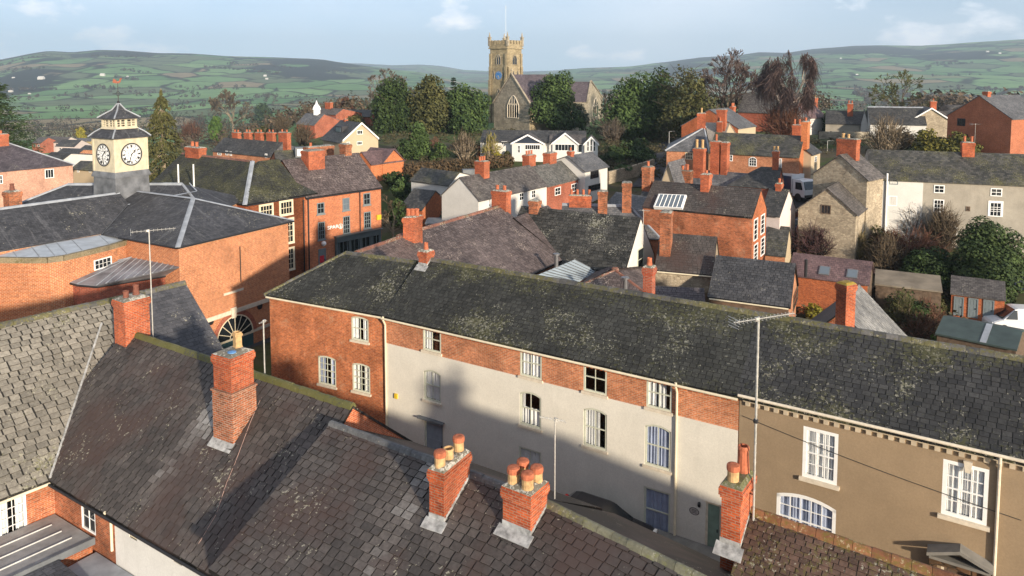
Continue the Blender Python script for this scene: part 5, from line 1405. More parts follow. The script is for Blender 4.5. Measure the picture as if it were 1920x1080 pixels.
# brick house with arched windows and its cluster
k = gab('r', (1499, 294), (1520, 282), 11.0, ze=9.8)
HWd = house('arched_window_house', 'brick house with arched white windows and a flared orange gable stack', k['a'], k['b'], ze=9.8, D=k['D'], rpx=(1430, 253), pitch=36, rm=F_MOSS, base=0, wm=M_BRICK_PALE, gm=brick('bright_orange_brick', (.53, .15, .045), (.41, .10, .03), (.42, .24, .14), .15), seed=3, verge=.03,
    wins=[cw(1404, 294, 1419, 312, cols=3, rows=3, rise=.3, sash=False), cw(1460, 297, 1466, 316, cols=2, rows=3), cw(1364, 290, 1374, 302)])
hchim(HWd, 1510, HWd.off, 229, .9, 2.0, PL(n=1), zb=10.5, mat=MATS['bright_orange_brick'])
hchim(HWd, 1494, HWd.off + 4, 235, 1.2, .9, PL(n=2, h=.7), zb=9)
hw2 = house('dark_roofed_range', 'dark slate range in front of the brick house with arched windows', (1368, 346), (1457, 352), ze=7.2, rpx=(1410, 313), pitch=36, rm=F_DARK, base=0, wm=M_BRICK_RED, hip=(3, 0))
hchim(hw2, 1454, hw2.off, 284, .8, .9, PL(M_POTY, n=2, h=.5, r=.12), zb=8)
hcr = house('cream_annexe', 'small cream annexe with slate roof right of the orange gable', (1521, 290), (1538, 284), h=4.6, D=5, pitch=35, rm=F_DARK, wm=R_BUFF, wins=[cw(1527, 293, 1531, 303)])
k = gab('l', (1327, 283), (1250, 281), 9, ze=9.6)
HX1 = house('hipped_brick_house', 'brick house with pale lead hipped slate roof beside the dark lane', (1250, 281), (1327, 283), ze=9.6, D=9, rpx=(1304, 238), pitch=38, hip=(5.0, .6), rm=F_GREY, base=0, wm=M_BRICK_PALE, ridge=M_LEAD, wins=[cw(1285, 286, 1299, 299, cols=4, rows=3, mat=M_CREAMP)])
hchim(HX1, 1315, HX1.off, 213, 1.3, 1.0, PL(M_POTY, n=1, h=.7), zb=11)
hX2 = house('pale_roofed_house', 'pale sandy roof behind the lead hipped roof', (1313, 262), (1356, 264), ze=10.2, rpx=(1335, 231), pitch=36, rm=slate('sandy_roof', (.24, .21, .18), (.30, .27, .23), .05, .02, (.3, .2)), base=0, wm=R_BUFF, D=8)
hchim(hX2, 1353, hX2.off - 1, 206, 1.4, 1.2, zb=9, mat=M_CHIM); hchim(hX2, 1350, 1.5, 229, .9, .9, PL(n=1, h=.6), zb=9, mat=M_CHIM)
k = gab('l', (1384, 241), (1361, 233), 8.0, ze=10.5)
hX3 = house('grey_roofed_annexe', 'brick annexe with grey roof and cream side wall behind the chimneys', k['a'], (1417, 236), ze=k['ze'], D=k['D'], pitch=30, rm=F_GREY, wm=R_BUFF, gm=M_BRICK, base=4)
hchim(hX3, 1374, hX3.off, 200, 1.2, .9, PL(n=3, h=.6), zb=hX3.ze)
# free-standing tall stacks in the huddle of roofs
def lowhouse(nm, label, a, b, ze, rpx, **k):
    return house(nm, label, a, b, ze=ze, rpx=rpx, base=0, **k)
hc1 = lowhouse('cream_gabled_house', 'small house with smooth cream gable among the tall stacks', (1200, 372), (1262, 378), 5.6, (1240, 340), pitch=36, rm=F_DARK, wm=R_BUFF, D=8)
cross_gable(hc1, 1232, 1274, 306, ze=6.2, proud=.4, depth=5, wm=R_BUFF, rm=F_GREY, base=0)
hc2 = lowhouse('slate_huddle_house', 'grey slate roof carrying the tallest paired brick stacks', (1290, 352), (1400, 362), 6.4, (1340, 322), pitch=34, rm=F_GREY, wm=M_BRICK_OLD, D=9)
hchim(hc2, 1311, hc2.off - .8, 279, 1.4, 1.1, PL(M_POTY, n=2, h=1.0, r=.17), zb=5, mat=M_CHIM)
hchim(hc2, 1342, hc2.off, 266, 1.2, 1.2, PL(M_POTR, n=1, h=.8), zb=5, mat=M_CHIM)
hchim(hc2, 1359, hc2.off, 268, .9, 1.2, zb=5, mat=M_CHIM)
hchim(hc1, 1283, hc1.off + .5, 321, 1.9, 1.1, [(.4, .5, .5, .18, M_POTR, 'open'), (.65, .5, .7, .2, M_POTR, 'square')], zb=5, mat=M_CHIM_OLD)
# white cottages
k = gab('l', (897, 375), (834, 365), 14, h=5.2)
HZ = house('white_cottage', 'long white cottage with brown slate roof and blank sunlit gable', k['a'], (1025, 347), ze=k['ze'], D=k['D'], rpx=(940, 320), pitch=40, rm=F_BROWN, wm=R_WHITE, seed=4, wins=[cw(915, 371, 920, 388, cols=2, rows=3), cw(973, 361, 982, 376), cw(996, 356, 1004, 371)])
hchim(HZ, 904, HZ.off, 303, 1.2, 1.5, PL(n=3, h=.5), zb=HZ.ze); hchim(HZ, 992, HZ.off + .6, 291, 1.6, 1.2, PL(n=3, h=.5), zb=HZ.ze)
HZ2 = house('brick_cottage', 'red brick cottage with grey roof and white windows between the white houses', V((HZ.B.x + .05, HZ.B.y, 0)), (1096, 331), ze=HZ.ze - .1, rpx=(1030, 307), pitch=38, rm=slate('lichen_grey_slate', (.07, .07, .065), (.16, .155, .14), .3, .2, (.32, .24)), wm=M_BRICK_RED, seed=5, wins=[cw(1040, 351, 1051, 366), cw(1071, 344, 1082, 359)])
hchim(HZ2, 1031, HZ2.off + .3, 287, 1.9, 1.2, zb=HZ2.ze)
hz_ = HZ2.ze
k = gab('l', (1097, 321), (1062, 308), 7, ze=hz_ + 1.0)
HZ3 = house('white_corner_house', 'white house with black windows and grey roof at the end of the cottages', k['a'], (1139, 312), ze=k['ze'], D=k['D'], rpx=(1095, 288), pitch=34, rm=F_GREY, wm=R_WHITE, verge=.25, wins=[cw(1107, 320, 1122, 334, cols=2, rows=2, mat=M_IRON), cw(1103, 346, 1125, 357, cols=4, rows=2, mat=M_IRON)])
hchim(HZ3, 1070, HZ3.off, 284, .9, .8, PL(n=1), zb=HZ3.ze)
HAA = house('white_outbuilding', 'low white outbuilding with mossy roof left of the cottage gable', (771, 337), (842, 347), h=3.6, D=7, rpx=(820, 319), pitch=36, rm=F_MOSS, wm=R_WHITE)
mb = MB(); q = WG(868, 340, 3.2); mb.box(q + Z * .6, V((1.6, .3, 0)), V((-.2, 1.1, 0)), Z * .9); single('water_tank', mb, M_LEADD, 'grey lead tank beside the ridge of the low white outbuilding', 'tank', q)
hso = house('brick_hut', 'tiny brick hut with slate roof and a dark arched doorway', (752, 388), (792, 393), h=2.4, D=5, pitch=36, rm=F_DARK, wm=M_BRICK, gm=M_BRICK)
hsh = house('grey_container', 'pale grey flat roofed cabin beside the small fir', (798, 420), (847, 420), h=2.2, D=3, pitch=4, rm=plain('cabin_roof', (.2, .2, .2), .6), wm=plain('cabin_panel', (.33, .32, .33), .6))
# bungalow
HB = house('white_bungalow', 'white bungalow with dark slate roof and several glazed gables below the church', (901, 266), (1098, 268), h=2.9, D=9, rpx=(950, 245), pitch=24, rm=F_DARK, wm=R_WHITE, wins=[cw(940, 265, 951, 272, cols=3, rows=1, sash=False)])
cross_gable(HB, 960, 1019, 253, proud=1.6, depth=5, wm=R_WHITE, rm=F_BROWN, top=plain('navy_boarding', (.02, .03, .05), .6), barge=M_WHITE, wins=[cw(970, 272, 976, 287), cw(984, 271, 1013, 281, cols=7, rows=1, sash=False)])
cross_gable(HB, 1036, 1083, 250, proud=1.0, depth=5, wm=R_WHITE, rm=F_DARK, barge=M_WHITE, wins=[cw(1040, 270, 1078, 283, cols=6, rows=1, sash=False)])
HB2 = house('sun_room', 'glazed white end room with tall gable windows at the right of the bungalow', V((HB.B.x, HB.B.y, 0)) - HB.e * 6.0 + HB.n * .6, V((HB.B.x, HB.B.y, 0)) + HB.n * .6, ze=HB.ze, D=5, pitch=24, rm=F_BROWN, wm=R_WHITE, wins=[cw(1050, 270, 1092, 286, cols=6, rows=1, sash=False)])
cross_gable(HB2, 1096, 1121, 257, proud=.7, depth=4, wm=R_WHITE, rm=F_BROWN, barge=M_WHITE, wins=[cw(1100, 264, 1105, 284, cols=1, rows=1), cw(1106, 261, 1111, 284, cols=1, rows=1), cw(1112, 264, 1117, 284, cols=1, rows=1)])
# brick house with two gables
k = gab('l', (695, 308), (660, 304), 12, h=2.7)
HD = house('two_gabled_brick_house', 'modern orange brick house with two gables and purple slate roof', k['a'], (757, 300), ze=k['ze'], D=k['D'], rpx=(705, 283), pitch=40, rm=F_PURP, wm=MATS['bright_orange_brick'], wins=[cw(724, 305, 729, 318)], lw=[cw(680, 308, 687, 320), cw(667, 307, 672, 313)])
cross_gable(HD, 717, 757, 281, proud=.1, depth=5, wm=MATS['bright_orange_brick'], rm=F_PURP)
# cream gabled house with a dark dormer
k = gab('r', (641, 264), (709, 260), 8, h=2.8)
HE = house('cream_dormer_house', 'cream gabled house with dark dormer and white barge boards above the orchard', k['a'], k['b'], ze=k['ze'], D=k['D'], rpx=(655, 228), pitch=39, rm=F_DARK, wm=R_BUFF, over=.5, verge=.3, rw=[cw(669, 244, 680, 252, cols=3, rows=1, sash=False), cw(669, 265, 679, 272, cols=3, rows=1, sash=False), cw(650, 266, 656, 273)])
hchim(HE, 648, HE.off, 224, .7, .7, PL(n=1), zb=HE.ze + 2)
mb = MB(); c = HE.r
for a_, b_ in (((0, HE.ze), (HE.off, HE.zr)), ((HE.D, HE.ze), (HE.off, HE.zr))):
    mb.prism([HE.r.P(a_[0], a_[1] - .15, .32), HE.r.P(b_[0], b_[1] - .15, .32), HE.r.P(b_[0], b_[1] + .16, .32), HE.r.P(a_[0], a_[1] + .16, .32)], HE.e * .06)
part('bargeboard', mb, M_WHITE, HE.root)
mb = MB(); mb.box(HE.p(HE.L * .3, HE.off * .35, HE.ze), HE.e * 2.8, -HE.n * 2, Z * 2.2); dm = part('dormer', mb, plain('dormer_boarding', (.03, .03, .035), .6), HE.root)
fcd = Face(HE.p(HE.L * .3, HE.off * .35, 0), HE.e, HE.n); mb = MB(); mb.box(fcd.P(.4, HE.ze + 1.2, 0), HE.e * 2, HE.n * .06, Z * .8); part('pane', mb, M_GLASSB, dm)
# terrace with many stacks
HAF = house('stack_terrace', 'brick terrace with dark roof and five stout stacks along its ridge', (399, 282), (508, 293), h=5.4, D=7.5, rpx=(470, 263), pitch=40, rm=F_DARK, wm=M_BRICK_PALE, gm=F_GREY, wins=[cw(408, 283, 415, 291), cw(423, 283, 428, 291), cw(431, 284, 435, 292), cw(497, 288, 501, 296)])
for px, w in ((444, 1.6), (466, 1.5), (487, 1.6), (509, 1.7), (534, 2.2)): hchim(HAF, px, HAF.off + .4, 249, w, .9, PL(n=2, h=.4), zb=HAF.ze, mat=M_CHIM)
hgr = house('grey_dormer_roof', 'grey mossy roof with a tiny white dormer behind the corner house', (520, 316), (600, 312), h=5.2, D=9, rpx=(560, 282), pitch=38, rm=F_MOSS, wm=M_BRICK_OLD)
mb = MB(); q = hgr.p(hgr.L * .45, hgr.off * .4, hgr.ze + 1.2); mb.box(q, hgr.e * 1.6, -hgr.n * 1.5, Z * 1.3); dm = part('dormer', mb, M_LEADD, hgr.root)
mb = MB(); mb.box(q + hgr.e * .25 + Z * .2, hgr.e * 1.1, hgr.n * .06, Z * .9); part('dormer_window', mb, M_WHITE, dm)
# far left houses
HAI = house('pink_brick_house', 'pink washed brick house with purple hipped roof at the left edge', (-110, 331), (136, 308), h=5.6, D=9, rpx=(0, 271), pitch=33, hip=(0, 6), rm=slate('far_violet_slate', (.05, .042, .05), (.10, .085, .095), .1, .02, (.32, .24)), wm=brick('pink_washed_brick', (.52, .27, .19), (.42, .20, .13), (.5, .36, .28), .25), ridge=M_LEAD, wins=[cw(84, 317, 101, 334, cols=3, rows=1, sash=False), cw(-8, 329, 5, 345, cols=3, rows=1)])
hchim(HAI, 3, HAI.off, 252, 1.6, 1.2, PL(n=1), zb=HAI.ze + 2)
far = [('orange brick semi with blue slate roof far left of the clock tower', (108, 286), (146, 289), (128, 279), M_BRICK_PALE, F_DARK), ('brick semi half hidden behind the clock tower', (146, 283), (180, 286), (165, 273), M_BRICK, F_DARK), ('low dark roofed house at the edge of the far estate', (82, 297), (118, 300), (100, 286), R_WHITE, F_DARK), ('white gabled bungalow below the clock tower', (135, 316), (184, 320), (160, 303), R_BUFF, F_MOSS), ('pink rendered house far beyond the pink brick one', (76, 266), (120, 268), (98, 256), R_PINK, F_BROWN), ('red gabled cottage far out by the left conifer', (60, 268), (76, 269), (68, 257), M_BRICK_RED, F_BROWN), ('pale terrace far out left of the clock lantern', (104, 274), (140, 275), (120, 262), R_PINK, F_DARK), ('square yellow stone block left of the clock tower', (133, 264), (170, 265), (150, 259), render('yellow_stone', (.5, .38, .18)), F_GREY)]
for i, (lb, a, b, r_, wm, rm) in enumerate(far):
    hh = house('estate_house', lb, a, b, h=4.2, D=8, rpx=r_, pitch=32, rm=rm, wm=wm, group='houses of the far estate')
    facewin(hh, hh.f, [(a[0] + (b[0] - a[0]) * t, a[1] + 3, a[0] + (b[0] - a[0]) * t + 4, a[1] + 7) for t in (.2, .65)], rows=1)
# houses left of the church
hcu = house('cupola_house', 'dark roofed building carrying a small white cupola', (556, 232), (590, 234), h=3.6, D=9, rpx=(573, 213), pitch=38, rm=F_GREY, wm=M_BRICK_RED)
mb = MB(); q = hcu.p(hcu.L * .6, hcu.off, hcu.zr - .2); mb.lathe(q, [(.8, 0), (.8, 1.2), (1.0, 1.25), (.95, 1.4), (.75, 2.0), (.3, 2.5), (.08, 3.3)], 8); part('cupola', mb, M_WHITE, hcu.root)
hbk = house('brick_hall', 'red brick building with a broad end stack left of the dark yews', (590, 213), (630, 215), h=4.6, D=8, rpx=(610, 203), pitch=30, rm=F_BROWN, wm=M_BRICK_RED, wins=[cw(597, 218, 601, 223), cw(610, 219, 614, 224)])
hchim(hbk, 617, hbk.off, 192, 2.0, 1.0, zb=hbk.ze)
hb2 = house('dark_brick_house', 'dark red house half hidden by the church yews', (640, 217), (694, 219), h=3.2, D=8, rpx=(665, 206), pitch=30, rm=F_DARK, wm=M_BRICK_RED)
# houses on the right skyline
k = gab('r', (1507, 213), (1521, 211), 14, h=4.2)
hr1 = house('birch_house', 'steep dark roofed house with orange gable behind the white birch', k['a'], k['b'], ze=k['ze'], D=k['D'], rpx=(1470, 178), pitch=46, rm=F_BROWN, wm=M_BRICK_RED, gm=MATS['bright_orange_brick'])
hr2 = house('white_cottage', 'white cottage with lilac roof right of the orange gable', (1519, 221), (1549, 219), h=3.5, D=7, rpx=(1533, 193), pitch=40, rm=F_PURP, wm=R_WHITE)
hchim(hr2, 1527, hr2.off, 184, 1.4, 1.0, PL(M_POTY, n=2, h=.5), zb=hr2.ze)
hr3 = house('dark_cottage', 'low dark roofed cottage with a red stack and small white gable', (1548, 231), (1628, 233), h=2.6, D=8, rpx=(1590, 209), pitch=36, rm=F_DARK, wm=R_GREY)
hchim(hr3, 1594, hr3.off - 1, 195, 1.2, 1.0, PL(n=2, h=.6), zb=hr3.ze); cross_gable(hr3, 1614, 1627, 206, proud=.3, depth=3, wm=R_WHITE, rm=F_DARK)
hr4 = house('long_slate_house', 'long dark slate roof with pale ridge and white end gable on the right', (1632, 232), (1737, 234), h=3.0, D=9, rpx=(1690, 202), pitch=38, rm=F_DARK, wm=R_WHITE, ridge=M_LEAD)
hr5 = house('stone_bargeboard_house', 'stone house with white bargeboards facing the camera', (1712, 222), (1780, 223), h=4.0, D=7, rpx=(1750, 209), pitch=30, rm=F_BROWN, wm=ST_W)
cross_gable(hr5, 1713, 1779, 203, proud=.4, depth=6, wm=ST_W, rm=F_BROWN, barge=M_WHITE); hchim(hr5, 1749, hr5.off, 190, 1.2, .9, PL(n=1), zb=hr5.ze)
hr6 = house('brown_hipped_house', 'brown hipped roof beyond the white bargeboards', (1752, 216), (1800, 218), h=4.5, D=9, rpx=(1776, 197), pitch=33, hip=(4, 4), rm=F_BROWN, wm=M_BRICK_OLD)
k = gab('l', (1897, 223), (1777, 216), 9, h=6.5)
hr7 = house('big_brick_gable_house', 'large red brick gable house with slate roof at the far right', k['a'], k['b'], ze=k['ze'], D=k['D'], pitch=32, rm=F_GREY, wm=brick('plain_red_brick', (.40, .11, .05), (.30, .08, .035), (.36, .22, .15), .2), lw=[cw(1795, 222, 1810, 236, mat=M_IRON, cols=2, rows=1, sash=False), cw(1793, 251, 1815, 259, mat=M_IRON, cols=3, rows=1, sash=False)])
hchim(hr7, 1850, hr7.off, 172, .9, 1.0, zb=hr7.ze + 2)
# ------------------------------------------------------------------ church
def church():
    k = gab('r', (1102, 190), (1130, 184), 27, ze=12.0)
    H = house('church', 'stone parish church with battlemented tower, four pinnacles and a blue clock', k['a'], k['b'], cat='church', ze=12.0, D=k['D'], rpx=(1090, 154), pitch=46, rm=slate('church_slate', (.07, .055, .065), (.11, .09, .10), .04, .02, (.34, .24)), wm=ST_G, base=4.8, verge=.05, th=.15)
    root = H.root
    k = gab('l', (993, 195), (926, 192), 14, ze=12.6)
    T = house('transept', '', k['a'], k['b'], ze=12.6, D=k['D'], rpx=None, pitch=47, rm=MATS['church_slate'], wm=ST_T, gm=ST_G, base=4.8, into=root, verge=.0, th=.12)
    f = T.l
    # coped gable and cross
    mb = MB()
    for a_, b_ in (((-.3, T.ze - .2), (T.off, T.zr + .25)), ((T.D + .3, T.ze - .2), (T.off, T.zr + .25))):
        mb.prism([f.P(a_[0], a_[1], -.3), f.P(b_[0], b_[1], -.3), f.P(b_[0], b_[1] + .3, -.3), f.P(a_[0], a_[1] + .3, -.3)], f.n * .5)
    q = f.P(T.off, T.zr + .5, 0); mb.cbox(q + Z * .5, f.e * .08, f.n * .08, Z * .6); mb.cbox(q + Z * .65, f.e * .35, f.n * .08, Z * .08)
    fg = H.r
    for a_, b_ in (((-.3, H.ze - .2), (H.off, H.zr + .25)), ((H.D + .3, H.ze - .2), (H.off, H.zr + .25))):
        mb.prism([fg.P(a_[0], a_[1], -.3), fg.P(b_[0], b_[1], -.3), fg.P(b_[0], b_[1] + .3, -.3), fg.P(a_[0], a_[1] + .3, -.3)], fg.n * .5)
    part('coping', mb, ST_G, root)
    # arched window with tracery
    def lancet(fc, q, lights, root, mat=M_STONEP, deep=.06, arch=.45):
        u0, u1, z0, z1 = q; w = u1 - u0; zs = z1 - (z1 - z0) * arch
        def top(t): return zs + (z1 - zs) * (1 - abs(2 * t - 1) ** 1.7)
        N = 14; pts = [fc.P(u0, z0, deep)] + [fc.P(u0 + w * i / N, top(i / N), deep) for i in range(N + 1)] + [fc.P(u1, z0, deep)]
        g_ = MB(); g_.face(*[p - fc.n * .03 for p in pts])
        fr = MB()
        for a_, b_ in zip(pts, pts[1:] + pts[:1]): fr.tube(a_, b_, .12 if lights > 2 else .09, n=5)
        for i in range(1, lights):
            t = i / lights; fr.tube(fc.P(u0 + w * t, z0, deep), fc.P(u0 + w * t, top(t), deep), .08, n=5)
        if lights > 2:
            for i in range(lights):
                ta, tb = i / lights, (i + 1) / lights; tm = (ta + tb) / 2; zz = zs - .1
                fr.tube(fc.P(u0 + w * ta, zz, deep), fc.P(u0 + w * tm, zz + .6, deep), .06, n=4); fr.tube(fc.P(u0 + w * tb, zz, deep), fc.P(u0 + w * tm, zz + .6, deep), .06, n=4)
        o = part('window', fr, mat, root); part('pane', g_, M_GLASS, o)
    lancet(f, f.rect(952, 179, 973, 221), 5, root)
    lancet(fg, (H.D * .3, H.D * .7, 7.0, 12.5), 3, root)
    lancet(H.f, (H.L - 6, H.L - 4.8, 7.5, 10.5), 2, root)
    # tower
    Y = 203.0
    K = WY(951.5, 238, Y); zb = 4.8; K.z = 0
    a1 = rad(39); ea = V((-math.cos(a1), math.sin(a1), 0)); eb = V((math.sin(a1), math.cos(a1), 0)); s = 6.3
    ctr = K + (ea + eb) * s / 2
    def zz(py): return zat(K, py)
    zs, zp, zt = zz(91), zz(86), zz(78)
    mb = MB()
    def blk(m, h, z0, z1): m.box(ctr - (ea + eb) * h + Z * z0, ea * 2 * h, eb * 2 * h, Z * (z1 - z0))
    h = s / 2
    blk(mb, h + .15, zb, zz(168)); blk(mb, h, zz(168), zz(121)); blk(mb, h - .06, zz(121), zs)
    for x in (-1, 1):
        for y in (-1, 1):
            c = ctr + ea * x * h + eb * y * h
            for (top, pr) in ((zz(150), .62), (zz(125), .42), (zz(100), .26)):
                mb.box(c - ea * x * .75 - eb * y * .0 + Z * zb, ea * x * .75, eb * y * pr, Z * (top - zb)); mb.box(c - eb * y * .75 + Z * zb, eb * y * .75, ea * x * pr, Z * (top - zb))
    tw = part('tower', mb, ST_T, root)
    sc = MB(); blk(sc, h + .3, zs, zs + .3); blk(sc, h + .12, zs + .3, zp + .55); blk(sc, h + .08, zz(121) - .1, zz(121) + .1)
    for x in (-1, 1):
        for axis in (0, 1):
            u_, v_ = (ea, eb) if axis == 0 else (eb, ea)
            for i in range(5):
                t = -1 + 2 * (i + .5) / 5
                c = ctr + v_ * x * (h - .05) + u_ * t * h
                sc.cbox(c + Z * (zp + 1.05), u_ * .4, v_ * .18, Z * .55)
    part('battlement', sc, ST_T, tw)
    for x in (-1, 1):
        for y in (-1, 1):
            c = ctr + ea * x * (h + .02) + eb * y * (h + .02); pn = MB()
            pn.cbox(c + Z * (zp + 1.2), ea * .33, eb * .33, Z * 1.2)
            pn.tube(c + Z * (zp + 2.4), c + Z * zz(59), .36, .05, 6); pn.cbox(c + Z * (zp + 2.4), ea * .42, eb * .42, Z * .1)
            part('pinnacle', pn, ST_G, tw)
    fl, fr_ = Face(K + (ea + eb) * 0 - eb * .02, -ea * -1, -eb), Face(K - ea * .02, eb, -ea)
    fl = Face(K - eb * .02, ea, -eb)
    lancet(fl, fl.rect(931, 102, 939, 121), 2, root, ST_G, .05); lancet(fr_, fr_.rect(961, 103, 969, 121), 2, root, ST_G, .05)
    lancet(fl, fl.rect(933, 166, 939, 187), 1, root, ST_G, .2)
    for (x0, x1) in ((924, 927), (944, 947)): lancet(fl, fl.rect(x0, 132, x1, 148), 1, root, ST_G, .05)
    for (x0, x1) in ((961, 964), (969, 972)): lancet(fr_, fr_.rect(x0, 132, x1, 148), 1, root, ST_G, .05)
    q = fl.rect(928, 134, 942, 149); uc, zc, r = (q[0] + q[1]) / 2, (q[2] + q[3]) / 2, 1.15
    cf = MB(); cf.prism([fl.P(uc + r * math.cos(math.pi * k / 4), zc + r * math.sin(math.pi * k / 4), 0) for k in range(8)], fl.n * .12)
    o = part('clock_face', cf, plain('blue_clock_paint', (.045, .17, .42), .5, .4, .05), tw)
    ch = MB()
    for k in range(12):
        w = k * math.pi / 6; ch.tube(fl.P(uc + .8 * math.cos(w), zc + .8 * math.sin(w), .13), fl.P(uc + 1.0 * math.cos(w), zc + 1.0 * math.sin(w), .13), .035, n=4)
    ch.tube(fl.P(uc, zc, .14), fl.P(uc + .55, zc - .3, .14), .05, n=4); ch.tube(fl.P(uc, zc, .14), fl.P(uc - .2, zc - .75, .14), .04, n=4)
    part('clock_hands', ch, plain('gilt', (.6, .45, .12), .4), tw)
    fp = MB(); fp.tube(ctr + Z * zs, ctr + Z * zz(8), .045, .03, 6); fp.lathe(ctr + Z * zz(9), [(.02, -.1), (.14, 0), (.02, .15)], 8); fp.tube(ctr + Z * zz(12) - ea * .4, ctr + Z * zz(12) + ea * .5, .03, n=4)
    part('flagpole', fp, M_UPVC, tw)
church()
# ------------------------------------------------------------------ trees and plants
G_YEW = foliage('dark_yew_leaves', (.014, .028, .010), (.055, .085, .022))
G_OLIVE = foliage('olive_leaves', (.035, .040, .014), (.11, .105, .035))
G_HOLM = foliage('mid_green_leaves', (.022, .042, .014), (.085, .13, .035))
G_BOX = foliage('bright_green_leaves', (.03, .065, .012), (.11, .18, .03))
G_GOLD = foliage('golden_leaves', (.12, .12, .02), (.32, .26, .03))
G_RUST = foliage('rusty_twig', (.06, .028, .018), (.16, .075, .045))
G_BROWN = foliage('brown_twig', (.045, .034, .022), (.14, .105, .065))
G_GREY = foliage('grey_twig', (.05, .042, .036), (.15, .125, .10))
G_PURPT = foliage('purple_twig', (.045, .022, .026), (.11, .06, .06))
G_FIR = foliage('blue_fir_needles', (.014, .03, .022), (.05, .085, .06))
B_BARK = plain('grey_brown_bark', (.085, .065, .048), .95, .1, .3, 2)
B_DARK = plain('dark_bark', (.045, .034, .028), .95, .1, .3, 2)
B_RED = plain('reddish_bark', (.12, .055, .04), .95, .1, .3, 2)
B_PALE = plain('pale_bark', (.26, .21, .15), .95, .1, .3, 2)
B_WHITE = plain('white_birch_bark', (.52, .46, .40), .9, .1, .25, 3)
def leaves(mb, blobs, n, s, R, flat=0.0, inner=.55, up=0.0):
    wts = [b[1].x * b[1].y * b[1].z for b in blobs]; tot = sum(wts)
    for (c, r), wt in zip(blobs, wts):
        for _ in range(max(6, int(n * wt / tot))):
            while True:
                d = V((R.uniform(-1, 1), R.uniform(-1, 1), R.uniform(-1, 1)))
                if .05 < d.length < 1: break
            d.normalize(); k = inner + (1 - inner) * R.random() ** .6
            p = c + V((d.x * r.x, d.y * r.y, d.z * r.z)) * k
            nrm = (d + V((R.gauss(0, .6), R.gauss(0, .6), R.gauss(0, .6) + up))).normalized()
            t = nrm.cross(V((R.random(), R.random(), R.random() + .1))).normalized(); b = nrm.cross(t)
            q = s * R.uniform(.55, 1.35); q2 = q * R.uniform(.45, .9)
            tn = max(0, min(1, .42 + .55 * noise.noise(p * (.55 / max(.4, r.z * .35))) + R.uniform(-.28, .28)))
            mb.face(p - t * q, p - b * q2 * .8, p + t * q, p + b * q2, t=tn)
def limb(mb, a, b, r0, r1, R, wob=.08, seg=3, n=5):
    pts = [a]; d = b - a
    for i in range(1, seg):
        pts.append(a + d * (i / seg) + V((R.gauss(0, 1), R.gauss(0, 1), R.gauss(0, .6))) * d.length * wob)
    pts.append(b)
    for i in range(seg): mb.tube(pts[i], pts[i + 1], r0 + (r1 - r0) * i / seg, r0 + (r1 - r0) * (i + 1) / seg, n, False, t=R.random())
    return pts
TREES = {}
